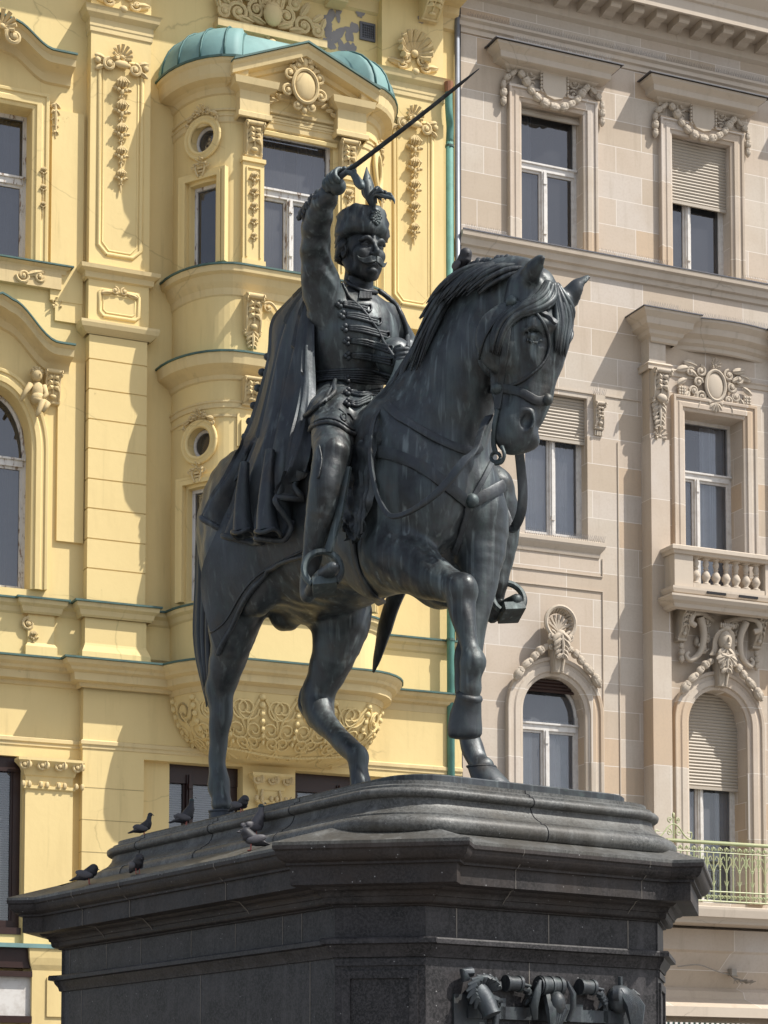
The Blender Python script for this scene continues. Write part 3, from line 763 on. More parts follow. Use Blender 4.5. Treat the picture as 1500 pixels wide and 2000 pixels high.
m = MB(); m.tube(crom([HB+bd*.18-side*.14, HB+bd*.18, np.array(J(690, 340, -.93)), np.array(J(700, 356, -.93)), np.array(J(708, 366, -.95))], 4), [.02, .022, .024, .026, .026, .026, .028, .03, .034, .038, .040, .044, .050, .05, .046, .04, .02], 8)
m.tube(crom([np.array(J(684, 338, -.93)), np.array(J(693, 333, -.93)), np.array(J(694, 342, -.93))], 3), .018, 6)
m.build('crossguard', M_BRL, sabre, True)
# fur cuff
m = MB()
for i in range(150):
    t = rr_.random(); a = rr_.uniform(0, 6.28)
    c = np.array(J(606+t*28, 432-t*46, -.84-.08*t)); ax = bd
    c = c+np.array([math.cos(a)*.12, math.sin(a)*.14, math.cos(a)*-.06])*(1.0-.15*t); m.ell(c, (.03, .03, .035), 6, 4)
m.build('fur_cuff', M_BR2, rider, True)
# left hand
LH = np.array(J(781, 702, .05)); hl = Sculpt(tuple(LH-.3), tuple(LH+.3), .010)
hl.ell(LH+np.array([0, .05, 0]), (.09, .10, .07), .02)
for i in range(4): hl.chain([(*(LH+np.array([.08, .08-.0*i, .07-.05*i])), .033), (*(LH+np.array([.13, -.0, .07-.05*i])), .030), (*(LH+np.array([.08, -.075, .06-.05*i])), .028), (*(LH+np.array([.01, -.05, .06-.05*i])), .026)], .006, 3)
hl.chain([(*(LH+np.array([-.05, .03, .05])), .036), (*(LH+np.array([0, -.05, .10])), .032), (*(LH+np.array([.07, -.04, .11])), .026)], .01, 3)
hl.build('left_hand', M_BR2, rider)
# ---- uniform braids
m = MB()
rows = [((669, 594), (717, 603)), ((676, 616), (736, 628)), ((681, 641), (752, 655)), ((685, 666), (760, 683)), ((686, 694), (766, 706)), ((685, 741), (758, 744)), ((685, 768), (740, 766)), ((684, 788), (722, 778))]
for (a, b) in rows:
    for dy in (-4.2, 0, 4.2):
        rope(m, [(a[0], a[1]+dy*.6), ((a[0]*2+b[0])/3, a[1]+dy+2), ((a[0]+2*b[0])/3, (a[1]+b[1])/2+dy+1), (b[0], b[1]+dy*1.2)], .0185, rBVH, 5, .012, .05)
    rope(m, [(b[0]-2, b[1]-5), (b[0]+6, b[1]-7), (b[0]+8, b[1]+2), (b[0]+2, b[1]+7), (b[0]-5, b[1]+4)], .013, rBVH, 4, .012, .04)
    for dx, dy in ((-6, -4), (-6, 5), (-11, 1)):
        h = cast(a[0]+dx, a[1]+dy, rBVH)
        if h: m.ell(np.array(h[0])+np.array(h[1])*.02, (.028, .028, .028), 8, 6)
m.build('braided_frogging', M_BR2, rider, True)
m = MB()
rope(m, [(668, 552), (680, 580), (706, 604), (733, 640), (752, 672), (772, 700), (783, 722)], .018, rBVH, 6, .015, .05)
rope(m, [(738, 566), (768, 590), (784, 620), (794, 650), (795, 680)], .028, rBVH, 6, .01, .06)
rope(m, [(676, 548), (690, 562), (712, 572), (736, 572)], .024, rBVH, 6, .02, .05)
for i in range(9): rope(m, [(703+i*2.4, 572), (701+i*2.8, 586)], .010, rBVH, 3, .02, .04)
m.build('collar_cord', M_BR2, rider, True)
m = MB()
for k in range(5): rope(m, [(614+k*.5, 728+k*5.2), (640, 724+k*5), (690, 722+k*4.6), (735, 724+k*5), (775, 734+k*5)], .017, rBVH, 6, .022, .06)
m.build('sash', M_BR2, rider, True)
m = MB()
rope(m, [(655, 742), (652, 756), (656, 768), (648, 778), (630, 790), (612, 806), (600, 814)], .024, rBVH, 6, .03, .05, 8)
rope(m, [(652, 756), (640, 775), (636, 790)], .02, rBVH, 5, .03, .05)
m.build('knotted_cord', M_BR2, rider, True)
m = MB()
rope(m, [(604, 845), (614, 832), (640, 826), (662, 832), (682, 846), (697, 848), (710, 838), (722, 815)], .026, rBVH, 7, .012, .05)
rope(m, [(606, 834), (618, 823), (640, 818), (664, 824), (684, 838), (698, 838), (712, 824)], .012, rBVH, 7, .010, .04)
rope(m, [(662, 800), (676, 812), (672, 824), (664, 812), (680, 808), (690, 822)], .010, rBVH, 5, .010, .04)
m.build('hem_braid', M_BR2, rider, True)
rope(MB(), [(624, 870), (628, 890), (628, 906), (622, 935)], .012, rBVH, 6, .01, .04).build('boot_seam', M_BR2, rider, True)
# scabbard on the far side, straight sword by the right boot
MB().tube(crom([J(840, 1050, 1.0), J(800, 1110, 1.02), J(770, 1170, 1.04), J(752, 1225, 1.06), J(742, 1265, 1.08), J(729, 1313, 1.1)], 5), list(np.interp(np.linspace(0, 1, 26), [0, .6, .9, 1], [.14, .13, .07, .02])), 12, flat=(Vector((0, 1, 0)), .45)).build('scabbard', M_BR2, rider, R(50))
# stirrups
def stirrup(c, ux, uy, r, name='stirrup'):
    c = np.array(c); ux = np.array(ux, float); ux /= np.linalg.norm(ux); uy = np.array(uy, float); uy -= ux*(uy@ux); uy /= np.linalg.norm(uy)
    m = MB(); m.tube([c+(ux*math.cos(a)+uy*math.sin(a)*1.05)*r for a in np.linspace(R(-50), R(230), 30)], .036, 8)
    un = np.cross(ux, uy); a0, a1 = R(-50), R(230)
    p0 = c+(ux*math.cos(a0)+uy*math.sin(a0))*r; p1 = c+(ux*math.cos(a1)+uy*math.sin(a1))*r
    w = .15
    v = [p0+un*w, p0-un*w, p1-un*w, p1+un*w]; v += [q-uy*.085 for q in v]
    m.add(v, [(0, 1, 2, 3), (7, 6, 5, 4), (0, 4, 5, 1), (1, 5, 6, 2), (2, 6, 7, 3), (3, 7, 4, 0)])
    return m.build(name, M_BRL, horse, R(40))
s1 = stirrup(J(630, 1112, -1.20), (.5, .8, .1), (-.25, 0, 1), .185)
p, n_ = None, None
a = np.array(J(640, 1078, -1.15)); b = np.array(J(662, 1005, -1.05))
m = MB(); ribbon(m, [a, (a+b)/2, b, b+np.array([.0, .1, .5])], [np.array([.3, -1, 0])/1.05]*4, .09, .02); m.build('stirrup_leather', M_BRL, s1, R(40))
s2 = stirrup(J(992, 1168, 1.12), (.3, .9, .1), (-.35, 0, 1), .175)
# ---- cloak
L_ = [(594, 565, -.42), (562, 600, -.30), (540, 630, -.20), (536, 690, -.18), (516, 780, -.15), (494, 850, -.12), (456, 922, -.15), (430, 962, -.35), (411, 1001, -.62)]
A_ = [(600, 565, -.46), (570, 610, -.42), (556, 660, -.42), (548, 720, -.45), (530, 800, -.5), (510, 870, -.6), (478, 940, -.7), (452, 1000, -.78), (438, 1046, -.84)]
B_ = [(606, 570, -.50), (586, 620, -.52), (576, 680, -.56), (566, 740, -.6), (556, 810, -.66), (540, 880, -.78), (520, 950, -.86), (500, 1010, -.92), (492, 1056, -.96)]
C_ = [(612, 575, -.50), (600, 630, -.56), (596, 690, -.62), (594, 750, -.66), (590, 810, -.74), (580, 870, -.84), (566, 930, -.9), (554, 990, -.94), (545, 1046, -.98)]
D_ = [(618, 580, -.50), (612, 640, -.56), (612, 700, -.6), (613, 760, -.64), (608, 815, -.74), (602, 850, -.82), (596, 885, -.88), (588, 915, -.9), (580, 935, -.92)]
def cfold(u, v):
    q = math.sin(2*math.pi*(4.6*u+.15*math.sin(3*v)))
    return (.115*math.copysign(abs(q)**.8, q)+.035*math.sin(2*math.pi*(9.3*u)+4*v)+.02*math.sin(2*math.pi*(6.1*u)-9*v))*min(1, .15+v*1.3)*(1 if u < .97 else .4)*min(1, .25+max(0, u-.12)*4)
E_ = [(588, 568, .1), (564, 598, .15), (550, 625, .2), (543, 690, .2), (522, 790, .25), (498, 860, .3), (470, 925, .35), (452, 950, .3), (438, 975, .1)]
cloak, CV, CN = patch('cloak', [E_, L_, A_, B_, C_, D_], M_BR2, rider, [hBVH], nu=14, nv=10, th=.035, fold=lambda v, u: cfold(u, v), clear=.12)
for (P_, r0_, r1_) in (([(478, 905, -.95), (474, 960, -1.0), (474, 1010, -1.02), (476, 1043, -1.03)], 10, 23), ([(528, 880, -.98), (522, 950, -1.04), (521, 1000, -1.06), (524, 1042, -1.07)], 10, 25)):
    m = MB(); Q_ = crom([J(*p) for p in P_], 6); n_ = len(Q_); r_ = np.linspace(r0_, r1_, n_)/190
    m.tube(Q_, list(r_), 20, cap=False); m.tube(Q_[n_//2:], list(r_[n_//2:]-.03), 20, cap=False)
    m.tube([Q_[-1]+np.array([r_[-1]*math.cos(a), r_[-1]*math.sin(a), .02*math.cos(3*a)]) for a in np.linspace(0, 6.283, 26)], .026, 6, cap=False)
    m.build('rolled_cloak_fold', M_BR2, cloak, True)
m = MB()
HM = CV[9:, :, :]
hem = [CV[-1, j] for j in range(0, CV.shape[1])]
hem2 = []
for a, b in zip(hem[:-1], hem[1:]): hem2 += [a, (a+b)/2]
m.tube(hem2, .035, 8)
m.build('cloak_hem', M_BR2, cloak, True)
m = MB()
for k, (x, y) in enumerate([(548, 648), (527, 697), (516, 727), (508, 758), (500, 792), (492, 823), (483, 853)]):
    m.cut(); m.ell(J(x-4, y, -.18), (.05, .05, .045), 8, 6); m.tube([J(x-4, y, -.18), J(x+9, y+1, -.2)], .018, 6)
m.build('cloak_button', M_BR2, cloak, True)
# ---------------------------------------------------------------- mane, tail, tack
def lerp(a, b, t): return a+(b-a)*t
hr = random.Random(11)
m = MB()
crest = crom([J(1042, 532, .2), J(1000, 520, .14), J(960, 520, .1), J(922, 530, .06), J(892, 578, .02), (1.42, 0, 4.80), (1.10, 0, 4.55), (.72, 0, 4.34)], 12)
top = [(c, i/(len(crest)-1)) for i, c in enumerate(crest)]
for i in range(260):
    t = hr.random(); c = np.array(crest[min(len(crest)-1, int(t*(len(crest)-1)))]); 
    fwd = np.array(crest[min(len(crest)-1, int(t*(len(crest)-1))+1)])-c; fwd = fwd/(np.linalg.norm(fwd)+1e-6)
    side = -1 if hr.random() < .7 else 1; L = hr.uniform(.24, .42)*(1+.5*t)
    c = c+np.array([0, hr.uniform(-.05, .05), -.05])
    up = np.array([0, 0, 1.]); p1 = c+up*hr.uniform(.02, .07)+fwd*.03
    p2 = p1+fwd*L*.33+np.array([0, side*.14, -L*.20]); p3 = p2+fwd*L*.45+np.array([0, side*.09, -L*.42]); p4 = p3+fwd*L*.35+np.array([0, side*.03, -L*.35])
    m.tube(crom([c, p1, p2, p3, p4], 4), list(np.interp(np.linspace(0, 1, 17), [0, .25, .7, 1], [.028, .034, .024, .005])), 6)
for i in range(150):                      # short upright bristles of the clipped crest
    t = i/149*.95; c = np.array(crest[int(t*(len(crest)-1))]); d = np.array([hr.uniform(-.5, -.1), hr.uniform(-.3, .3), 1.]); d /= np.linalg.norm(d); h = hr.uniform(.06, .11)*(1.2-.6*t)
    m.tube([c-d*.08, c+d*h*.7, c+d*h], [.046, .042, .022], 6, flat=(Vector(FW), .9))
m.build('mane', M_BR2, horse, True)
m = MB()
def lock(P, r, k=6, sp=5):
    for j in range(k):
        off = (j-(k-1)/2)*sp; Q = [(p[0]+off*(.3+.7*min(1, i/2))*(1-.5*i/len(P)), p[1]+off*.25) for i, p in enumerate(P)]
        pts, nn = trace(Q, hBVH, 5, r*.5+.008*((j*7) % 3))
        if pts is not None: m.tube(pts, list(np.interp(np.linspace(0, 1, len(pts)), [0, .4, .85, 1], [r, r*1.15, r*.7, r*.15])), 6)
lock([(1072, 556), (1062, 580), (1040, 598), (1010, 612), (985, 632), (972, 660), (966, 692)], .034, 7, 5)
lock([(1076, 556), (1078, 580), (1060, 600), (1030, 612), (1000, 622)], .034, 4, 5)
lock([(1080, 556), (1096, 585), (1104, 620), (1102, 655), (1097, 695)], .030, 4, 5)
lock([(1078, 556), (1088, 590), (1092, 630), (1088, 690)], .032, 4, 5)
lock([(1085, 560), (1106, 590), (1112, 622), (1110, 650), (1104, 672)], .028, 3, 4)
m.build('forelock', M_BR, horse, True)
m = MB()
for i in range(46):
    dy = hr.uniform(-.16, .16); dx = hr.uniform(-11, 11); e = hr.uniform(-25, 10)
    P = [J(445+dx*.3, 930, dy*.3), J(412+dx*.6, 960, dy), J(402+dx, 1040, dy-.1), J(400+dx*1.2, 1140, dy-.1), J(397+dx*1.3, 1240, dy-.1), J(402+dx*.8, 1320, dy-.1), J(405+dx*.3, 1372+e, dy*.5-.1)]
    m.tube(crom(P, 5), list(np.interp(np.linspace(0, 1, 31), [0, .3, .75, 1], [.04, .055, .042, .008])), 6)
m.build('tail', M_BR2, horse, True)
bridle = strap('bridle', [(1002, 592), (992, 640), (984, 700), (977, 755), (973, 800)], .07, horse)
strap('noseband', [(957, 760), (985, 759), (1020, 768), (1048, 783), (1066, 778)], .085, bridle)
strap('browband', [(1003, 592), (1030, 598), (1060, 612), (1085, 632)], .05, bridle)
m = MB()
for p in ((1001, 591), (1066, 780), (972, 760)):
    h = cast(*p)
    m.cut()
    if h: m.ell(np.array(h[0])+np.array(h[1])*.02, (.06, .06, .06), 10, 8)
m.build('rosette', M_BRL, bridle, True)
m = MB(); rope(m, [(1002, 594), (970, 625), (945, 665), (938, 700)], .014, hBVH, 5, .012, .05)
rope(m, [(1045, 610), (1066, 640), (1072, 680), (1058, 712), (1020, 745), (985, 757)], .016, hBVH, 6, .012, .05)
m.build('chain_cord', M_BR2, bridle, True)
yb_ = J(968, 860, -.2)
hb = cast(970, 800); yc = hb[0][1] if hb else 0
m = MB(); m.tube(crom([J(973, 795, yc), J(966, 830, yc-.02), J(964, 865, yc), J(968, 885, yc)], 4), .026, 8)
m.tube([J(968+9*math.cos(a), 893+9*math.sin(a), yc) for a in np.linspace(0, 6.3, 16)], .018, 6)
m.tube(crom([J(980, 872, yc), J(985, 888, yc), J(980, 902, yc), J(968, 906, yc)], 4), .02, 6)
m.build('bit', M_BRL, bridle, True)
strap('breast_strap', [(755, 790), (768, 803), (788, 820), (832, 846), (877, 869), (922, 882), (938, 872)], .085, horse)
bc = strap('breast_collar', [(722, 880), (748, 884), (784, 894), (832, 917), (864, 942), (896, 968), (918, 981), (945, 969), (985, 948)], .12, horse)
strap('martingale_strap', [(918, 980), (938, 945), (955, 912), (965, 892)], .055, bc)
strap('chest_strap', [(918, 981), (909, 1000), (899, 1045), (888, 1078)], .07, bc)
m = MB(); h = cast(918, 978)
if h: m.ell(np.array(h[0])+np.array(h[1])*.03, (.075, .075, .075), 10, 8)
m.build('collar_boss', M_BRL, bc, True)
strap('girth', [(690, 1050), (700, 1105), (722, 1150), (745, 1178)], .10, horse)
# reins
yr = -.80
m = MB(); P = crom([J(955, 812, yc), J(941, 838, yc-.15), J(928, 876, -.62), J(906, 900, -.80), J(864, 952, -.92), J(816, 990, -.98), J(774, 1008, -1.0), J(752, 998, -1.0), J(732, 952, -.96), J(723, 888, -.88), J(730, 822, -.7), J(757, 775, -.4), J(781, 712, -.02)], 6)
ribbon(m, P, [np.array([.35, -.93, .1])]*len(P), list(np.interp(np.linspace(0, 1, len(P)), [0, .3, .45, 1], [.09, .09, .05, .05])), .014)
m.build('rein', M_BR2, horse, R(40))
m = MB(); P = crom([J(1014, 882, .75), J(1018, 920, .85), J(1021, 960, .9), J(1018, 1000, .92), (J(1006, 1028, .92)), J(996, 1028, .9), J(985, 1000, .86), J(960, 950, .8), (.9, .6, 4.4), (.55, .2, 4.9)], 6)
ribbon(m, P, [np.array([.9, -.35, .1])]*len(P), .10, .014); m.build('rein', M_BR2, horse, R(40))
# rein running from the hand down over the withers (sunlit look painted as paler bronze)
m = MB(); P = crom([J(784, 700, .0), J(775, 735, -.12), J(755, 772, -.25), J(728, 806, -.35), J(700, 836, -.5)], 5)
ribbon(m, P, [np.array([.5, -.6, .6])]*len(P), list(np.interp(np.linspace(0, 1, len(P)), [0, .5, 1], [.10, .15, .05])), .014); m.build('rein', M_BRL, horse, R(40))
# saddle cloth and fur flap
sh, SV, SN = patch('saddle_cloth', [[(470, 960), (430, 1040), (402, 1110), (404, 1180), (430, 1278)], [(520, 960), (500, 1020), (470, 1090), (452, 1160), (440, 1250)], [(570, 930), (560, 990), (540, 1040), (510, 1090), (488, 1165)], [(640, 920), (620, 970), (600, 1020), (590, 1070), (540, 1104)], [(700, 900), (690, 950), (675, 1000), (660, 1030), (620, 1078)]], M_BR2, horse, lift=.05, nu=6, nv=7, th=.04)
m = MB(); e = [SV[-1, j]+SN[-1, j]*.012 for j in range(SV.shape[1])]; m.tube(e, .028, 8); e = [SV[-4, j]+SN[-4, j]*.006 for j in range(SV.shape[1])]; m.tube(e, .012, 6)
m.build('cloth_border', M_BR2, sh, True)
fl, FV, FN = patch('saddle_flap', [[(668, 900, -.78), (664, 960, -.86), (668, 1010, -.9), (676, 1045, -.92)], [(700, 860, -.7), (698, 930, -.84), (694, 1000, -.9), (690, 1056, -.92)], [(738, 840, -.6), (730, 900, -.75), (718, 970, -.84), (706, 1040, -.88)]], M_BR2, horse, lift=.06, nu=6, nv=8, th=.07, clear=.10, fold=lambda u, v: .012*math.sin(40*v+9*u)+.012*math.sin(31*u-14*v))
# ---------------------------------------------------------------- building kit (u along the facade, w towards the viewer, z up)
class XB(MB):
    """MB in facade axes with an optional local frame: origin (u,w,z), turned by ang about z"""
    def __init__(s, o=(0, 0, 0), ang=0.0): super().__init__(); s.o = o; s.c, s.s_ = math.cos(ang), math.sin(ang)
    def add(s, v, f):
        out = []
        for x, y, z in v: out.append((s.o[0]+x*s.c-y*s.s_, -s.o[1]+x*s.s_+y*s.c, z+s.o[2]))
        return super().add(out, f)
    def b(s, u0, u1, w0, w1, z0, z1): return s.box(u0, u1, -w0, -w1, z0, z1)
def strips(mp, svals, z0, z1, holes, depth):
    """wall with holes: mp(s, z, inward) -> point; hole = (smin, smax, lo(s), hi(s))"""
    sv = set(round(x, 5) for x in svals)
    for h in holes:
        for x in np.linspace(h[0], h[1], 2 if h[4] else 17): sv.add(round(float(x), 5))
    sv = sorted(sv); v = []; f = []
    def q(*p):
        b = len(v); v.extend(p); f.append((b, b+1, b+2, b+3))
    for a, b in zip(sv[:-1], sv[1:]):
        m = (a+b)/2; act = sorted([h for h in holes if h[0] < m < h[1]], key=lambda h: h[2](m)); ca = cb = z0
        for h in act:
            la, lb, ha, hb = h[2](a), h[2](b), h[3](a), h[3](b)
            q(mp(a, ca, 0), mp(b, cb, 0), mp(b, lb, 0), mp(a, la, 0))
            q(mp(a, la, 0), mp(b, lb, 0), mp(b, lb, depth), mp(a, la, depth))
            q(mp(a, ha, 0), mp(a, ha, depth), mp(b, hb, depth), mp(b, hb, 0)); ca, cb = ha, hb
        q(mp(a, ca, 0), mp(b, cb, 0), mp(b, z1, 0), mp(a, z1, 0))
    for h in holes:
        for x, sg in ((h[0], 1), (h[1], -1)):
            lo, hi = h[2](x), h[3](x)
            if hi-lo > 1e-4:
                p = [mp(x, lo, 0), mp(x, lo, depth), mp(x, hi, depth), mp(x, hi, 0)]
                q(*(p if sg > 0 else p[::-1]))
    return v, f
def rect_hole(u0, u1, z0, z1): return (u0, u1, lambda s: z0, lambda s: z1, True)
def arch_hole(u0, u1, z0, zs, za):
    c, r = (u0+u1)/2, (u1-u0)/2
    return (u0, u1, lambda s: z0, lambda s: zs+(za-zs)*math.sqrt(max(0, 1-((s-c)/r)**2)), False)
def round_hole(c, zc, r): return (c-r, c+r, lambda s: zc-math.sqrt(max(0, r*r-(s-c)**2)), lambda s: zc+math.sqrt(max(0, r*r-(s-c)**2)), False)
def flatmap(w): return lambda s, z, d: (s, -w+d, z)
def spiral(mb, u, z, r, turns=1.4, a0=0, cw=1, w=0.03, th=.02, n=22):
    P = []; T = []
    for i in range(n+1):
        t = i/n; a = a0+cw*2*math.pi*turns*t; rr = r*(1-.82*t)
        P.append((u+rr*math.cos(a), -(w+.02*t), z+rr*math.sin(a))); T.append(th*(1.0-.35*t))
    mb.tube(P, T, 6); mb.ell((u, -(w+.02), z), (th*1.5, th*1.3, th*1.5), 6, 4); return mb
def beads(mb, pts, r, w=.04, el=1.0):
    """garland of swelling leafy knobs along (u,z) points"""
    for i in range(len(pts)-1):
        (a, b), (c, d) = pts[i][:2], pts[i+1][:2]; L = math.hypot(c-a, d-b); t = math.atan2(d-b, c-a); k = r*(.85+.3*math.sin(i*1.9)**2)
        q = Matrix.Rotation(-t, 3, 'Y').to_euler()
        mb.ell(((a+c)/2, -w, (b+d)/2), (L*.60*el, k*.9, k*.92), 8, 6, q); mb.ell((a+(c-a)*.2, -w-k*.25, b+(d-b)*.2), (L*.25, k*.75, k*.80), 6, 5, q)
        for s_ in (-1, 1):
            mb.ell(((a+c)/2-s_*math.sin(t)*k*.5, -w-k*.45, (b+d)/2+s_*math.cos(t)*k*.5), (L*.42, k*.35, k*.30), 6, 4, q)
        mb.ell((c, -w, d), (k*.35, k*.6, k*.35), 6, 4)
    return mb
def leaf(mb, u, z, L, ang, wd=.35, w=.03, th=.02):
    q = Matrix.Rotation(-ang, 3, 'Y').to_euler(); cu, cz = u+math.cos(ang)*L/2, z+math.sin(ang)*L/2
    mb.ell((cu, -w, cz), (L/2, th*1.3, L*wd/2), 8, 5, q); mb.tube([(u, -(w+th), z), (cu, -(w+th*1.7), cz), (u+math.cos(ang)*L, -(w+th*.4), z+math.sin(ang)*L)], [th*.5, th*.6, th*.15], 5); return mb
def shell(mb, u, z, r, w=.05, n=9, spread=R(230)):
    for i in range(n):
        a = R(90)+spread*(i/(n-1)-.5); rr = r*(.86+.14*math.cos(a-R(90)))
        mb.tube([(u, -w, z), (u+math.cos(a)*rr*.6, -(w+.10*r), z+math.sin(a)*rr*.6), (u+math.cos(a)*rr, -(w+.42*r), z+math.sin(a)*rr), (u+math.cos(a)*rr*1.1, -(w+.25*r), z+math.sin(a)*rr*1.1)], [r*.05, r*.13, r*.17, r*.05], 6)
    mb.ell((u, -(w+.1*r), z-.05*r), (r*.22, r*.2, r*.2), 8, 6)
    for s_ in (-1, 1): spiral(mb, u+s_*r*.45, z-r*.35, r*.28, 1.3, R(90), s_, w+.05*r, r*.08, 16)
    return mb
def husks(mb, u, z0, z1, n, r, w=.03):
    """hanging string of bell flowers"""
    h = (z0-z1)/n
    for i in range(n):
        z = z0-h*i; k = r*(1-.07*i)
        mb.ell((u, -w-k*.2, z-k*.5), (k*.72, k*.6, k*.62), 8, 6)
        for j in (-2, -1, 0, 1, 2): mb.tube([(u+j*k*.10, -w-k*.7, z), (u+j*k*.36, -w-k*.95, z-k*.7), (u+j*k*.30, -w-k*.5, z-k*1.15)], [k*.09, k*.14, k*.06], 5)
        for j in (-1, 1): mb.ell((u+j*k*.85, -w-k*.3, z-k*1.35), (k*.38, k*.35, k*.24), 6, 4); mb.ell((u+j*k*.45, -w-k*.45, z-k*1.5), (k*.28, k*.32, k*.28), 6, 4)
        mb.ell((u, -w-k*.4, z-k*1.75), (k*.3, k*.35, k*.42), 6, 4); mb.ell((u, -w-k*.3, z-k*2.25), (k*.18, k*.22, k*.26), 6, 4)
        mb.ell((u, -w-k*.2, z-(h+k*2.3)/2), (k*.16, k*.2, (h-k*2.3)/2*.9+.012), 6, 4); mb.ell((u-k*.25, -w-k*.2, z-k*2.45), (k*.16, k*.2, k*.16), 6, 4); mb.ell((u+k*.25, -w-k*.2, z-k*2.45), (k*.16, k*.2, k*.16), 6, 4)
    return mb
def acanthus(mb, u, z, L, wd, w=.05, n=5, down=True):
    sg = -1 if down else 1
    for i in range(n):
        t = i/n
        for s_ in (-1, 1): leaf(mb, u, z+sg*L*t, wd*(1.1-.5*t), R(90)*sg+s_*R(-48)*sg, .6, w+.01*math.sin(i*2), .024)
    mb.tube([(u, -(w+.01), z), (u, -(w+.05), z+sg*L*.5), (u, -(w+.02), z+sg*L)], [.022, .026, .012], 6); return mb
def console(mb, u, wd, z0, z1, d0, d1, w0=0.0):
    """scrolled bracket: side profile swept over its width"""
    h = z1-z0; P = []
    for i in range(25):
        t = i/24; dd = d1+(d0-d1)*(t**1.0)+.10*h*math.sin(2*math.pi*t*1.0)*(-.5)
        P.append((dd, z1-h*.05-t*h*.9))
    P = [(d1*1.02, z1)]+P+[(d0*.6, z0)]
    n = len(P); v = []
    for s_ in (-.5, .5):
        for d, z in P: v.append((u+s_*wd, -(w0+d), z))
        v.append((u+s_*wd, -w0+.02, z0)); v.append((u+s_*wd, -w0+.02, z1))
    m = n+2; f = [(i, m+i, m+(i+1) % m, (i+1) % m) for i in range(m)]; f += [tuple(range(m)), tuple(range(2*m-1, m-1, -1))]
    mb.add(v, f)
    for s_ in (-1, 1):
        for (cz, cr, dd) in ((z1-h*.14, h*.13, d1), (z0+h*.10, h*.085, d0)):
            pts = [(u+s_*wd*.5, -(w0+dd*.9+cr*.15+cr*(1-.8*k/14)*math.cos(k*.62)), cz+cr*(1-.8*k/14)*math.sin(k*.62)) for k in range(15)]
            mb.tube(pts, cr*.16, 5); mb.ell((u+s_*wd*.5, -(w0+dd*.9+cr*.15), cz), (wd*.10, cr*.25, cr*.25), 6, 4)
        mb.tube([(u+s_*wd*.42, -(w0+P[i][0]+.01), P[i][1]) for i in range(1, n-1, 2)], wd*.07, 5)
    for i in range(3):
        k = 7+i*4
        for s_ in (-1, 1):
            mb.tube([(u, -(w0+P[k][0]+.012), P[k][1]+h*.07), (u+s_*wd*.22, -(w0+P[k][0]+.045), P[k][1]+h*.03), (u+s_*wd*.40, -(w0+P[k][0]+.012), P[k][1]-h*.06)], [wd*.08, wd*.16, wd*.04], 6)
    mb.tube([(u, -(w0+P[i][0]+.02), P[i][1]) for i in range(4, 21, 4)], wd*.06, 5); mb.ell((u, -(w0+P[21][0]+.03), P[21][1]), (wd*.22, .04, h*.07), 8, 6)
    mb.tube([(u-wd*.56, -(w0+d1*.95), z1-h*.07), (u+wd*.56, -(w0+d1*.95), z1-h*.07)], h*.07, 8)
    mb.tube([(u-wd*.5, -(w0+d0*1.1), z0+h*.06), (u+wd*.5, -(w0+d0*1.1), z0+h*.06)], h*.055, 8)
    return mb
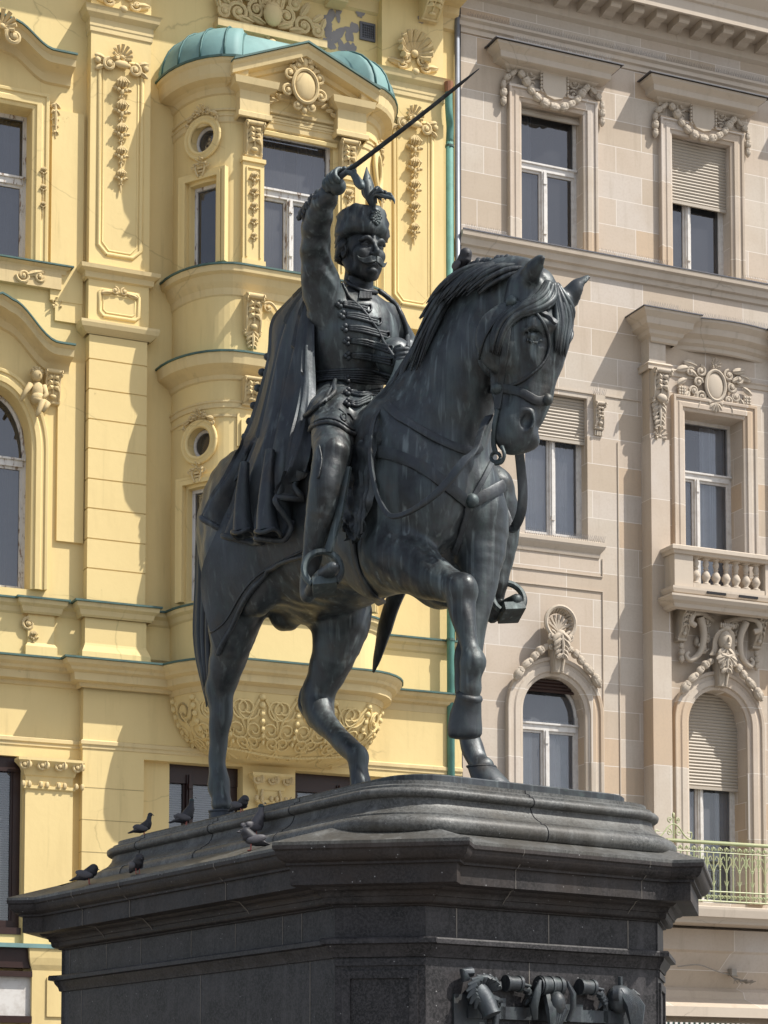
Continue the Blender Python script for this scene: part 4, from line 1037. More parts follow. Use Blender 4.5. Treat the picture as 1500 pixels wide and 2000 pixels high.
def wframe(parent, u0, u1, z0, z1, w, mt, transom=None, mull=None, arch=None, glassm=None, curtain=None, blind=None, bt=.055, o=None, ang=0, depth=.07, name='window', blind_m=None, cfg=None):
    """window: frame (part) with panes, curtains and blind (sub-parts); lies at depth w (negative = recessed)"""
    O = o or (0, 0, 0)
    X = lambda: XB(O, ang)
    m = X(); c, r = (u0+u1)/2, (u1-u0)/2; zs = z1 if arch is None else arch
    m.b(u0, u0+bt, w-.04, w+depth*.5, z0, zs); m.b(u1-bt, u1, w-.04, w+depth*.5, z0, zs); m.b(u0+bt, u1-bt, w-.04, w+depth*.5, z0, z0+bt)
    if arch is None: m.b(u0+bt, u1-bt, w-.04, w+depth*.5, z1-bt, z1)
    else:
        pts = [(c+(r-bt/2)*math.cos(a), -(w), zs+(z1-zs-bt/2)*math.sin(a)) for a in np.linspace(math.pi, 0, 17)]; m.tube(pts, bt*.72, 6)
    if transom: m.b(u0+bt, u1-bt, w-.03, w+depth*.9, transom-.06, transom+.06); m.b(u0+bt*.3, u1-bt*.3, w, w+depth*1.3, transom+.035, transom+.065)
    zt = transom-.06 if transom else (z1-bt if arch is None else zs)
    if mull is not None:
        for q in (mull if hasattr(mull, '__len__') else [mull]):
            m.b(q-.045, q+.045, w-.03, w+depth*.95, z0+bt, zt); m.b(q-.018, q+.018, w, w+depth*1.25, z0+bt, zt)
            for zz in (z0+.3, zt-.22): m.b(q-.03, q+.03, w, w+depth*1.5, zz, zz+.09)
        L = [u0+bt]+list(mull if hasattr(mull, '__len__') else [mull])+[u1-bt]
        for a, b in zip(L[:-1], L[1:]):
            a2 = a+(.045 if a != L[0] else 0); b2 = b-(.045 if b != L[-1] else 0)
            for p, q_, r_, s_ in ((a2, a2+.035, z0+bt, zt), (b2-.035, b2, z0+bt, zt), (a2+.035, b2-.035, z0+bt, z0+bt+.045), (a2+.035, b2-.035, zt-.04, zt)): m.b(p, q_, w-.03, w+depth*.35, r_, s_)
    else:
        m.b(u0+bt, u0+bt+.03, w-.03, w+depth*.3, z0+bt, zt); m.b(u1-bt-.03, u1-bt, w-.03, w+depth*.3, z0+bt, zt)
    if blind is not None: pass
    W_ = m.build(name, mt, parent)
    g = X(); zz = [(s, zs+(z1-zs)*math.sqrt(max(0, 1-((s-c)/r)**2)) if arch is not None else z1) for s in np.linspace(u0, u1, 15 if arch is not None else 2)]
    top = [(s, -w+.0, z) for s, z in zz]; N = len(top); v = [(s, -w, z0) for s, _ in zz]+top
    g.add(v, [(i, i+1, N+i+1, N+i) for i in range(N-1)]); g.build('pane', glassm or M_GL, W_)
    if curtain:
        g = X(); n = 60; v = []; f = []
        spans = [(u0+.02, u0+(u1-u0)*curtain[0]), (u1-(u1-u0)*curtain[1], u1-.02)]
        for a, b in spans:
            k0 = len(v)
            for i in range(n+1):
                s = a+(b-a)*i/n; y = .16+.016*math.sin(i*.62+2*math.sin(i*.21))+.02*math.sin(i*.17+1); v += [(s, -w+y, z0), (s, -w+y, zs-.05 if arch is not None else z1-.03)]
            f += [(k0+2*i, k0+2*i+2, k0+2*i+3, k0+2*i+1) for i in range(n)]
        g.add(v, f); g.build('curtain', M_CURT, W_, True)
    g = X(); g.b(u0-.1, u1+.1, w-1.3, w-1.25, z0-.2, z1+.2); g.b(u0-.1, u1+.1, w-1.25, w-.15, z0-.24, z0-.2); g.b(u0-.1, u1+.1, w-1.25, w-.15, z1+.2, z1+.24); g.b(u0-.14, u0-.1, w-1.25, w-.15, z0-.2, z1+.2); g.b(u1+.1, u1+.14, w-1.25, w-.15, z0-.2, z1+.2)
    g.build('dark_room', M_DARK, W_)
    if blind is not None:
        g = X(); zb = blind; zt_ = z1; n = int((zt_-zb)/.055)
        for i in range(n):
            z = zb+i*.055; half = r if (arch is None or z < zs) else r*math.sqrt(max(.02, 1-((z-zs)/(z1-zs))**2))
            v = [(c-half, -w-.13, z), (c+half, -w-.13, z), (c+half, -w-.148, z+.024), (c-half, -w-.148, z+.024), (c-half, -w-.132, z+.05), (c+half, -w-.132, z+.05)]
            g.add(v, [(0, 1, 2, 3), (3, 2, 5, 4)])
            g.add([(c-half, -w-.11, z+.05), (c+half, -w-.11, z+.05), (c+half, -w-.11, z), (c-half, -w-.11, z)], [(0, 1, 2, 3)])
        g.b(u0, u1, w+.11, w+.15, zb-.05, zb) if zb < zs else None
        g.build('roller_blind', blind_m or M_BLIND, W_)
    return W_
def bar(mb, path, prof, **k): return mb.sweep(path, prof, **k)
def wavy(u0, u1, z0, amp, n=24): pass
FROT = math.pi/2-AF
# ---------------------------------------------------------------- the pale stone apartment house on the right
stone = empty('stone_apartment_house', tuple(FO), FROT, None, label='pale beige stone apartment house with carved window hoods, right of the yellow house', category='building')
SO_ = stone
W1 = (1.18, 2.35, 16.42, 18.82); W2 = (4.08, 5.25, 16.42, 18.82); WA = (6.98, 8.15, 16.42, 18.82)
W3 = (1.24, 2.41, 11.58, 13.97); W4 = (4.19, 5.36, 11.0, 13.95); W5 = (1.15, 2.31, 6.2, 8.62, 9.22); W6 = (4.20, 5.36, 5.62, 8.62, 9.22)
WB = (7.15, 8.32, 11.58, 13.97); WC = (7.15, 8.32, 6.2, 8.62, 9.22)
m = XB()
v, f = strips(flatmap(0), [.0, 3.46], 5.3, 21.4, [rect_hole(*W1), rect_hole(*W3), arch_hole(*W5)], .30); m.add(v, f)
v, f = strips(flatmap(0), [3.46, 6.2], 5.3, 21.4, [rect_hole(*W2)], .30)
m2 = XB()
v, f = strips(flatmap(0), [3.46, 6.2], 15.3, 21.4, [rect_hole(*W2)], .30); m.add(v, f)
v, f = strips(flatmap(.14), [3.46, 6.2], 5.3, 15.3, [rect_hole(*W4), arch_hole(*W6)], .42); m.add(v, f)
v, f = strips(flatmap(0), [6.2, 12], 5.3, 21.4, [rect_hole(*WA), rect_hole(*WB), arch_hole(*WC)], .30); m.add(v, f)
m.b(0, 12, -9, -8.9, 0, 21.4); m.b(0, .02, -9, -.02, 0, 21.4); m.b(11.98, 12, -9, -.02, 0, 21.4); m.b(0, 12, -9, -.02, 21.38, 21.4)
m.b(.02, 12, -.02, .0, 3.0, 5.3)
m.build('wall', M_S, stone)
# avant-corps piers
m = XB(); m.b(3.44, 3.80, -.02, .32, 5.3, 13.35); m.b(3.46, 3.78, -.02, .26, 13.35, 15.25); m.cut(); m.b(6.0, 6.36, -.02, .32, 5.3, 15.25)
m.build('pier', M_SP, stone)
# windows
wframe(stone, 1.18, 2.35, 16.42, 18.82, -.24, M_WP, 17.86, 1.72, curtain=(.34, .0001), blind=18.74)
wframe(stone, 4.08, 5.25, 16.42, 18.82, -.24, M_WP, None, 4.52, curtain=(.30, .0001), blind=17.72)
wframe(stone, 6.98, 8.15, 16.42, 18.82, -.24, M_WP, 17.86, 7.52, curtain=(.38, .0001))
wframe(stone, 1.24, 2.41, 11.58, 13.97, -.24, M_WP, None, 1.84, curtain=(.52, .44), blind=13.25, glassm=M_GLC)
wframe(stone, 4.19, 5.36, 11.0, 13.95, -.26, M_WP, 12.98, 4.66, curtain=(.30, .42), glassm=M_GLC)
wframe(stone, 1.15, 2.31, 6.2, 9.22, -.24, M_WP, 8.42, 1.70, arch=8.62, curtain=(.34, .46), blind=8.98, glassm=M_GLC, blind_m=M_BROWN)
wframe(stone, 4.20, 5.36, 5.62, 9.22, -.26, M_WP, None, 4.66, arch=8.62, curtain=(.34, .22), blind=7.62, glassm=M_GLC)
wframe(stone, 7.15, 8.32, 11.58, 13.97, -.24, M_WP, None, 7.7, curtain=(.52, .44), blind=13.25)
wframe(stone, 7.15, 8.32, 6.2, 9.22, -.24, M_WP, 8.42, 7.7, arch=8.62, curtain=(.40, .50))
SUR = [(0, 0), (.0, .04), (.03, .055), (.05, .055), (.06, .085), (.13, .09), (.15, .075), (.19, .075), (.20, .10), (.235, .105), (.245, .10), (.245, 0)]
def surround(parent, u0, u1, z0, z1, mt, w=0.0, prof=SUR, sc_=1.0, name='window_surround', arch=None, inset=0.0):
    """moulded architrave round an opening: profile (distance from opening, projection)"""
    m = XB(); path = []
    if arch is None: path = [(u0, z0, -1, 0), (u0, z1, -1, 1), (u1, z1, 1, 1), (u1, z0, 1, 0)]
    else:
        c, r = (u0+u1)/2, (u1-u0)/2; path = [(u0, z0, -1, 0)]
        for a in np.linspace(math.pi, 0, 25): path.append((c+r*math.cos(a), arch+(z1-arch)*math.sin(a), math.cos(a), math.sin(a)))
        path.append((u1, z0, 1, 0))
    v = []; K = len(prof)
    for u, z, nu, nz in path:
        for d, p in prof: v.append((u+nu*d*sc_, -(w+p*sc_), z+nz*d*sc_))
    f = [(i*K+k, (i+1)*K+k, (i+1)*K+k+1, i*K+k+1) for i in range(len(path)-1) for k in range(K-1)]
    f.append(tuple(range(K-1, -1, -1))); f.append(tuple((len(path)-1)*K+k for k in range(K)))
    m.add(v, f); return m.build(name, mt, parent)
for a in (W1, W2, WA): surround(stone, a[0], a[1], a[2], a[3], M_SP, sc_=1.02)
surround(stone, 4.19, 5.36, 11.0, 13.95, M_SP, .14)
surround(stone, 1.15, 2.31, 6.2, 9.22, M_SP, 0, arch=8.62, sc_=1.25)
surround(stone, 4.20, 5.36, 5.62, 9.22, M_SP, .14, arch=8.62, sc_=1.25)
surround(stone, 7.15, 8.32, 6.2, 9.22, M_SP, 0, arch=8.62, sc_=1.25)
# horizontal mouldings
m = XB()
m.sweep([(0.03, 0), (12, 0)], [(0, 16.08), (.04, 16.10), (.05, 16.18), (.10, 16.20), (.12, 16.30), (.17, 16.33), (.18, 16.40), (.02, 16.43), (0, 16.43)])
m.build('string_course', M_SM, stone)
m = XB(); m.b(0.03, 12, .17, .19, 16.405, 16.425); m.build('metal_flashing', M_ZN, stone)
m = XB(); m.sweep([(0.03, 0), (12, 0)], [(0, 19.80), (.03, 19.80), (.03, 19.88), (.07, 19.90), (.07, 19.97), (.12, 20.0), (.12, 20.04), (0, 20.08)]); m.build('frieze_moulding', M_SM, stone)
m = XB()
m.sweep([(-.3, 0), (12.2, 0)], [(0, 20.40), (.08, 20.44), (.10, 20.70), (.58, 20.715), (.58, 20.66), (.63, 20.66), (.63, 20.88), (.67, 20.90), (.69, 20.98), (.82, 21.11), (.88, 21.24), (.88, 21.28), (.35, 21.40), (.35, 22.6), (0, 22.6)])
m.build('main_cornice', M_SM, stone)
m = XB()
for i in range(27):
    m.cut(); u = .10+.442*i
    m.sweep([(u-.10, .0), (u+.10, .0)], [(.09, 20.55), (.20, 20.55), (.30, 20.58), (.46, 20.58), (.49, 20.61), (.49, 20.708), (.09, 20.708)])
m.build('modillion', M_SM, stone)
def hood(u0, u1, zt, name='window_hood'):
    m = XB(); prof = [(0, zt-.34), (.03, zt-.33), (.05, zt-.29), (.12, zt-.26), (.14, zt-.24), (.26, zt-.22), (.28, zt-.21), (.29, zt-.12), (.31, zt-.10), (.39, zt-.04), (.40, zt), (0, zt+.06)]
    m.sweep([(u0+.43, -.02), (u0+.43, 0.001), (u1-.43, 0.001), (u1-.43, -.02)], prof); o = m.build(name, M_SM, stone)
    m = XB(); m.sweep([(u0+.43, -.02), (u0+.43, 0.001), (u1-.43, 0.001), (u1-.43, -.02)], [(.42, zt+.002), (.445, zt+.002), (.445, zt+.02), (.0, zt+.08)]); m.build('flashing', M_ZN, o)
    return o
for u in (0, 2.91, 5.81): hood(.53+u, 2.90+u, 19.61)
def shield_swag(u, z):
    """blank shield with ribbons over a hanging garland"""
    m = XB(); c = u
    P = [(c-.23, z+.20), (c-.23, z-.12), (c-.15, z-.24), (c, z-.28), (c+.15, z-.24), (c+.23, z-.12), (c+.23, z+.20)]
    v = [(a, -.06, b) for a, b in P]+[(a*.96+c*.04, -.13, b*.96+z*.04) for a, b in P]; n = len(P)
    m.add(v, [(i, (i+1) % n, n+(i+1) % n, n+i) for i in range(n)]+[tuple(range(n, 2*n))])
    for s_ in (-1, 1):
        for k in range(6): m.ell((c+s_*.25, -.12, z+.16-k*.062), (.026, .03, .030), 6, 5)
        spiral(m, c+s_*.15, z+.21, .08, 1.3, R(90 if s_ > 0 else 90), -s_, .10, .022, 16)
        spiral(m, c+s_*.42, z+.12, .10, 1.2, R(200 if s_ > 0 else -20), s_, .05, .020, 16); spiral(m, c+s_*.40, z-.08, .08, 1.2, R(150 if s_ > 0 else 30), -s_, .05, .018, 14)
        spiral(m, c+s_*.66, z+.18, .09, 1.5, R(0), s_, .06, .022, 16); leaf(m, c+s_*.62, z+.2, .16, R(90-s_*40)); leaf(m, c+s_*.80, z+.24, .14, R(90-s_*70)); leaf(m, c+s_*.7, z+.08, .14, R(-90+s_*30))
        beads(m, [(c+s_*x, z+y) for x, y in ((.66, .10), (.56, .0), (.48, -.13), (.38, -.24), (.25, -.33), (.10, -.39))], .075, .10)
        beads(m, [(c+s_*x, z+y) for x, y in ((.70, .10), (.82, .0), (.91, -.08))], .055, .07)
        beads(m, [(c+s_*x, z+y) for x, y in ((.93, -.10), (.93, -.24), (.93, -.38), (.93, -.52))], .058, .07)
    beads(m, [(c-.10, z-.39), (c+.10, z-.39)], .085, .11); m.ell((c, -.13, z+.22), (.10, .05, .05), 8, 6)
    m.build('shield_garland', M_SO, stone, R(50))
for u in (1.765, 4.665, 7.565): shield_swag(u, 18.83+.37)
# first floor arches: keystone with shell, husk garlands
def arch_crown(c, zc, w0, big=False):
    m = XB(); z = zc
    v = [(c-.09, -(w0+.12), z-.12), (c+.09, -(w0+.12), z-.12), (c+.15, -(w0+.20), z+.42), (c-.15, -(w0+.20), z+.42)]; v += [(a, -w0, b) for a, _, b in v]
    m.add(v, [(0, 1, 2, 3), (0, 3, 7, 4), (1, 5, 6, 2), (3, 2, 6, 7), (0, 4, 5, 1)])
    for s_ in (-1, 1):
        m.tube([(c+s_*.06, -(w0+.13), z-.10), (c+s_*.10, -(w0+.20), z+.38)], .022, 6)
        beads(m, [(c+s_*(.18+.10*i+.02*i*(i > 3)), z+.30-.022*i*i*.8-.03*i) for i in range(6)], .075, w0+.10)
    z -= .10; acanthus(m, c, z+.60, .42, .20, w0+.24, 5)
    if not big:
        for k in range(26):
            a = 2*math.pi*k/26; m.tube([(c+.20*math.cos(a), -(w0+.06), z+.78+.20*math.sin(a)), (c+.27*math.cos(a), -(w0+.20), z+.78+.27*math.sin(a))], .030, 5)
        m.tube([(c+.27*math.cos(a), -(w0+.20), z+.78+.27*math.sin(a)) for a in np.linspace(0, 6.283, 30)], .035, 6)
        for k in range(7):
            a = R(20+k*23); m.tube([(c, -(w0+.10), z+.66), (c+.21*math.cos(a), -(w0+.13), z+.70+.23*math.sin(a))], [.03, .025], 5)
        for s_ in (-1, 1): spiral(m, c+s_*.17, z+.55, .09, 1.4, R(90), s_, w0+.20, .026, 16); spiral(m, c+s_*.16, z+.38, .06, 1.4, R(90), s_, w0+.16, .02, 14)
        m.ell((c, -(w0+.2), z+.58), (.10, .07, .09), 8, 6)
    m.build('keystone_ornament', M_SO, stone, R(50))
arch_crown(1.73, 9.38, .08); arch_crown(4.78, 9.38, .22, True); arch_crown(7.73, 9.38, .08)
# mask over the balcony door: woman's head between scrolls
m = XB(); c, z, w0 = 4.78, 10.02, .30
w0 = .42; m.ell((c, -w0, z), (.125, .12, .18), 16, 14); m.ell((c, -(w0+.06), z-.10), (.075, .07, .07), 10, 8); m.ell((c, -(w0+.13), z-.01), (.020, .035, .05), 6, 5); m.ell((c, -(w0+.12), z-.085), (.035, .02, .012), 6, 5)
for s_ in (-1, 1):
    m.ell((c+s_*.045, -(w0+.085), z+.035), (.026, .02, .012), 6, 5); m.tube([(c+s_*.015, -(w0+.10), z+.06), (c+s_*.05, -(w0+.10), z+.07), (c+s_*.085, -(w0+.07), z+.05)], .010, 5)
    for k in range(5): m.tube(crom([(c+s_*.02, -(w0+.07), z+.18), (c+s_*(.11+.01*k), -(w0+.03), z+.12), (c+s_*(.145+.012*k), -(w0-.03), z-.02), (c+s_*(.14+.015*k), -(w0-.04), z-.15), (c+s_*(.17+.02*k), -(w0-.06), z-.26)], 4), .024, 5)
    m.tube(crom([(c+s_*.12, -.22, z+.36), (c+s_*.35, -.34, z+.42), (c+s_*.60, -.45, z+.40), (c+s_*.68, -.45, z+.25), (c+s_*.58, -.42, z+.20)], 5), [.05]*21, 8)
    m.tube(crom([(c+s_*.45, -.38, z+.36), (c+s_*.36, -.34, z+.10), (c+s_*.40, -.30, z-.20), (c+s_*.58, -.28, z-.36), (c+s_*.66, -.26, z-.28), (c+s_*.60, -.26, z-.22)], 5), list(np.linspace(.07, .03, 26)), 8)
    for k in range(4): spiral(m, c+s_*(.28+.08*(k % 2)), z+.30-.14*k, .075, 1.3, R(60*k), s_, .30, .024, 14); leaf(m, c+s_*.22, z+.25-.13*k, .16, R(90-s_*(60+20*k)), .5, .28)
    console(m, c+s_*.74, .17, z-.05, z+.50, .10, .42, .14)
    beads(m, [(c+s_*.74, z-.08), (c+s_*.74, z-.18), (c+s_*.74, z-.29), (c+s_*.74, z-.40)], .055, .24)
    m.ell((c+s_*.42, -.22, z-.02), (.05, .06, .09), 8, 6)
m.ell((c, -(w0+.02), z+.20), (.12, .09, .06), 10, 6)
for k in range(7): m.ell((c-.12+.04*k, -(w0+.08), z+.235), (.022, .03, .045), 6, 5)
m.tube([(c-.10, -(w0+.06), z+.05-.31), (c, -(w0+.10), z-.30), (c+.10, -(w0+.06), z+.05-.31)], .03, 6)
for a in (-140, -115, -90, -65, -40, -160, -20): leaf(m, c, z-.27, .22, R(a), .5, w0+.06)
m.build('woman_mask', M_SO, stone, R(50))
# balustraded balcony of the second floor
bal = None
m = XB(); BP = [(3.68, .02), (3.68, .64), (6.3, .64), (6.3, .02)]
m.sweep(BP, [(0, 10.62), (.0, 10.66), (.06, 10.68), (.08, 10.74), (.08, 10.78), (0, 10.80), (-.3, 10.80)], cap=False)
m.b(3.68, 6.3, .02, .63, 10.50, 10.64); m.sweep(BP, [(-.06, 10.42), (.02, 10.44), (.04, 10.50), (.10, 10.54), (.14, 10.60), (.14, 10.635), (0, 10.66)], cap=False)
m.b(3.68, 4.04, .44, .64, 10.8, 11.34); m.b(3.68, 3.88, .02, .46, 10.8, 11.34); m.b(5.46, 6.3, .44, .64, 10.8, 11.34); m.b(4.05, 5.45, .44, .63, 10.8, 10.88)
m.sweep(BP, [(-.24, 11.34), (.03, 11.34), (.05, 11.38), (.08, 11.40), (.08, 11.46), (.05, 11.48), (-.24, 11.48), (-.24, 11.34)])
bal = m.build('stone_balcony', M_SM, stone)
bm_ = XB(); prof = [(.075, 0), (.075, .03), (.045, .045), (.04, .07), (.072, .12), (.078, .16), (.055, .215), (.034, .245), (.034, .26), (.05, .275), (.034, .29), (.05, .34), (.055, .37), (.040, .41), (.045, .43), (.07, .44), (.07, .46)]
for i in range(7):
    b_ = XB(); b_.lathe((4.15+.197*i, -.54, 10.88), prof, 12); b_.build('baluster', M_SM, bal, R(45))
m = XB(); m.b(4.25, 4.62, .705, .73, 10.70, 10.74); m.cut(); m.b(4.88, 5.25, .705, .73, 10.70, 10.74); m.build('drain_slot', M_DARK, bal)
# bay cornice with curved middle
BC = [(3.50, -.02), (3.50, .28), (3.95, .28), (3.95, .10)]+[(3.95+.1+(2.0-.2)*t, .10+.13*math.sin(math.pi*t)) for t in np.linspace(0, 1, 12)]+[(6.0, .10), (6.0, .28), (6.45, .28), (6.45, -.02)]
m = XB(); m.sweep(BC, [(0, 15.0), (.03, 15.02), (.04, 15.08), (.10, 15.12), (.12, 15.18), (.22, 15.24), (.24, 15.34), (.32, 15.42), (.33, 15.46), (-.05, 15.56)]); bc_ = m.build('bay_cornice', M_SM, stone)
m = XB(); m.sweep(BC, [(.325, 15.462), (.35, 15.462), (.35, 15.48), (-.05, 15.585)]); m.build('bay_flashing', M_ZN, bc_)
m = XB(); m.sweep([(3.42, -.02), (3.42, .31), (3.84, .31), (3.84, .14), (6.0, .14), (6.0, .31), (6.4, .31), (6.4, -.02)], [(0, 14.52), (.02, 14.53), (.02, 14.60), (.04, 14.62), (0, 14.66)]); m.build('impost_moulding', M_SM, stone)
m = XB(); console(m, 3.62, .30, 13.95, 14.52, .06, .20, .25); acanthus(m, 3.62, 14.0, .48, .17, .30, 6); shell(m, 3.62, 13.40, .14, .30, 7)
m.ell((3.62, -.40, 14.02), (.10, .06, .07), 8, 6); m.build('pier_console', M_SO, stone, R(50))
# cartouche over the balcony door
m = XB(); c, z, w0 = 4.78, 14.45, .20
m.ell((c, -w0, z), (.18, .05, .25), 16, 8)
m.tube([(c+.19*math.cos(a), -(w0+.03), z+.26*math.sin(a)) for a in np.linspace(0, 6.283, 26)], .03, 6)
shell(m, c, z+.36, .11, w0+.02, 7)
for s_ in (-1, 1):
    for (x, y, r_, a, k) in ((.28, .22, .10, 90, 1), (.33, .02, .09, 0, -1), (.26, -.22, .10, 200, 1), (.48, .18, .08, 40, -1), (.42, -.14, .08, 180, 1), (.12, -.30, .07, 90, -1)): spiral(m, c+s_*x, z+y, r_, 1.4, R(a), k*s_, w0, .026, 16)
    for (x, y, L, a) in ((.36, .30, .26, 10), (.5, .25, .26, -15), (.56, .05, .22, -30), (.5, -.15, .22, -60), (.3, -.3, .18, -70), (.62, -.1, .2, -90), (.35, .12, .2, 30)): leaf(m, c+s_*x, z+y, L, R(a) if s_ > 0 else R(180-a), .5, w0)
    for k in range(12): m.ell((c+s_*(.60+.05*(k % 3)), -w0, z-.12-.05*(k//3)), (.032, .035, .032), 6, 5)
for a in (-140, -115, -90, -65, -40): leaf(m, c, z-.30, .17, R(a), .5, w0+.02)
m.build('carved_cartouche', M_SO, stone, R(50))
# second floor left window: lintel, console, sill and sunk panels
m = XB(); m.sweep([(1.02, -.02), (1.02, .0), (2.60, .0), (2.60, -.02)], [(0, 11.28), (.02, 11.28), (.03, 11.32), (.02, 11.34), (.08, 11.42), (.10, 11.46), (.10, 11.52), (0, 11.56)]); m.build('window_sill', M_SM, stone)
m = XB()
for c in (1.04, 2.61):
    m.cut(); m.b(c-.09, c+.09, 0, .10, 13.90, 14.03); console(m, c, .17, 13.45, 13.92, .035, .11, 0)
    for k in range(4): m.b(c-.075+k*.042, c-.075+k*.042+.025, 0, .04, 13.36, 13.44)
m.build('lintel_console', M_SO, stone, R(50))
m = XB()
for (a, b, c_, d) in ((.93, 2.68, 10.98, 11.28), (.0301, 2.68, 7.9, 10.72)):
    for q in (((a, b, c_-.012, c_),) if c_ > 9 else ())+((b-.012, b, c_, d),)+(((a, a+.012, c_, d),) if a > .1 else ()): m.b(q[0], q[1], .0, .022, q[2], q[3])
m.b(.03, 2.68, 0, .022, 10.72, 10.732)
m.cut(); m.b(2.98, 2.995, 0, .018, 5.6, 13.3); m.cut(); m.b(.03, 3.44, 0, .02, 14.05, 14.075)
m.build('sunk_panel_edges', M_SM, stone)
# green iron balcony
m = XB(); IP = [(3.35, .02), (3.35, .85), (6.3, .85)]
m.sweep([(3.35, -.0), (3.35, .85), (6.4, .85)], [(-.8, 5.20), (-.04, 5.20), (-.02, 5.24), (.02, 5.28), (.06, 5.30), (.08, 5.42), (.08, 5.46), (.02, 5.48), (-.8, 5.48)], cap=False)
m.b(3.3, 6.4, .0, .12, 5.0, 5.22); m.build('balcony_slab', M_SM, stone)
ir = XB(); ir.tube([(3.36, -.05, 6.52), (3.36, -.85, 6.52), (6.4, -.85, 6.52)], .032, 8); ir.tube([(3.36, -.05, 5.72), (3.36, -.85, 5.72), (6.4, -.85, 5.72)], .014, 6); ir.tube([(3.36, -.05, 5.56), (3.36, -.85, 5.56), (6.4, -.85, 5.56)], .014, 6); ir.tube([(3.36, -.05, 6.36), (3.36, -.85, 6.36), (6.4, -.85, 6.36)], .010, 6)
iron = ir.build('iron_balcony_railing', M_IRON, stone, R(50))
m = XB()
for i in range(25):
    u = 3.36+.125*i; m.tube([(u, -.85, 5.56), (u, -.85, 6.36)], .012, 6)
    for s_ in (-1, 1):
        spiral(m, u+s_*.035, 6.41, .030, 1.2, R(90), s_, .845, .008, 10); spiral(m, u+s_*.032, 5.64, .030, 1.2, R(-90), s_, .845, .008, 10)
        if i % 2: m.tube(crom([(u, -.85, 6.02), (u+s_*.05, -.85, 6.14), (u+s_*.10, -.85, 6.22), (u+s_*.06, -.85, 6.30), (u+s_*.03, -.85, 6.24)], 4), .008, 5); m.tube([(u, -.85, 5.80), (u+s_*.04, -.85, 5.9)], .007, 5)
        else: m.tube([(u, -.85, 6.1), (u+s_*.035, -.85, 6.2), (u+s_*.02, -.85, 6.28)], .007, 5)
    m.ell((u, -.85, 6.43), (.02, .02, .03), 6, 5); m.ell((u, -.85, 6.08), (.02, .018, .014), 6, 4)
for i in range(7):
    w_ = .10+.12*i; m.tube([(3.36, -w_, 5.56), (3.36, -w_, 6.52)], .012, 6)
m.build('iron_scrollwork', M_IRON, iron, R(50))
m = XB(); c = 3.36+.12
m.tube([(c, -.85, 6.52), (c, -.85, 6.92)], .014, 6); m.ell((c, -.85, 6.93), (.03, .03, .05), 6, 5)
for s_ in (-1, 1): m.tube(crom([(c, -.85, 6.80), (c+s_*.10, -.85, 6.74), (c+s_*.22, -.85, 6.60), (c+s_*.32, -.85, 6.56), (c+s_*.34, -.85, 6.66), (c+s_*.27, -.85, 6.66)], 5), .012, 6); spiral(m, c+s_*.07, 6.86, .05, 1.3, R(-90), s_, .85, .010, 12); spiral(m, c+s_*.09, 6.65, .06, 1.3, R(90), s_, .85, .010, 12)
m.build('iron_finial', M_IRON, iron, R(50))
# lower zone: soffits, fascia and striped awning under the first floor
m = XB()
m.sweep([(.05, 0), (12, 0)], [(-.1, 3.0), (-.1, 3.66), (.05, 3.66), (.05, 3.76), (.32, 3.78), (.32, 3.86), (.28, 3.90), (.12, 4.02), (.10, 4.14), (.02, 4.20), (.30, 4.76), (.35, 4.80), (.35, 5.15), (0, 5.2)])
m.build('shopfront_soffit', M_SP, stone)
m = XB(); m.b(.05, 12, .325, .34, 3.70, 3.862); m.build('shopfront_band', M_SM, stone)
m = XB()
for i in range(60):
    u = 3.0+i*.1; 
    m.b(u, u+.05, .30, .32, 3.44, 3.60)
m.build('awning_stripes', M_WP, stone)
m = XB(); m.b(.05, 12, .28, .30, 3.36, 3.6); m.cut(); m.b(.05, 12, -.3, .0, 0.2, 3.0); m.build('awning', simple('dark_green_awning', (.02, .06, .05), .8), stone)
m = XB(); m.b(.05, 12, .55, .62, 3.28, 3.36); m.cut(); m.b(.05, 12, .3, .5, 3.05, 3.2); m.build('shopfront_rail', M_SM, stone)
m = XB()
m.tube(crom([(3.9, -.26, 4.52), (4.3, -.27, 4.56), (4.7, -.24, 4.46), (5.1, -.20, 4.40)], 6), .012, 5)
m.b(4.92, 5.02, .18, .30, 4.40, 4.52)
for k in range(16): m.tube([(4.95+.02*k, -.22, 4.40-.008*k), (4.96+.028*k, -.32, 4.34-.004*((k*7) % 9)), (5.0+.022*k, -.24, 4.27+.01*((k*5) % 7))], .008, 5)
m.build('loose_cable', simple('dusty_cable', (.30, .27, .23), .8), stone)
m = XB(); kk = random.Random(5)
def spikes(m, u0, u1, w, z, st=.035):
    m.cut()
    u = u0
    while u < u1:
        for s_ in (-1, 0, 1): m.tube([(u, -w, z), (u+s_*.02+kk.uniform(-.01, .01), -(w+s_*.03), z+.11)], [.0022, .0015], 3, cap=False)
        u += st
spikes(m, .1, .9, .12, 16.42); spikes(m, 2.6, 3.9, .12, 16.42); spikes(m, 5.45, 6.3, .12, 16.42); spikes(m, 1.2, 2.7, .07, 11.53); spikes(m, .9, 2.7, .4, 19.62, .05); spikes(m, .2, 6.3, .07, 20.03, .05); spikes(m, 2.5, 2.72, .07, 14.03); spikes(m, 3.3, 3.9, .5, 15.50); spikes(m, 4.0, 6.2, .4, 15.50)
m.build('bird_spikes', M_ZN, stone, kind='stuff')
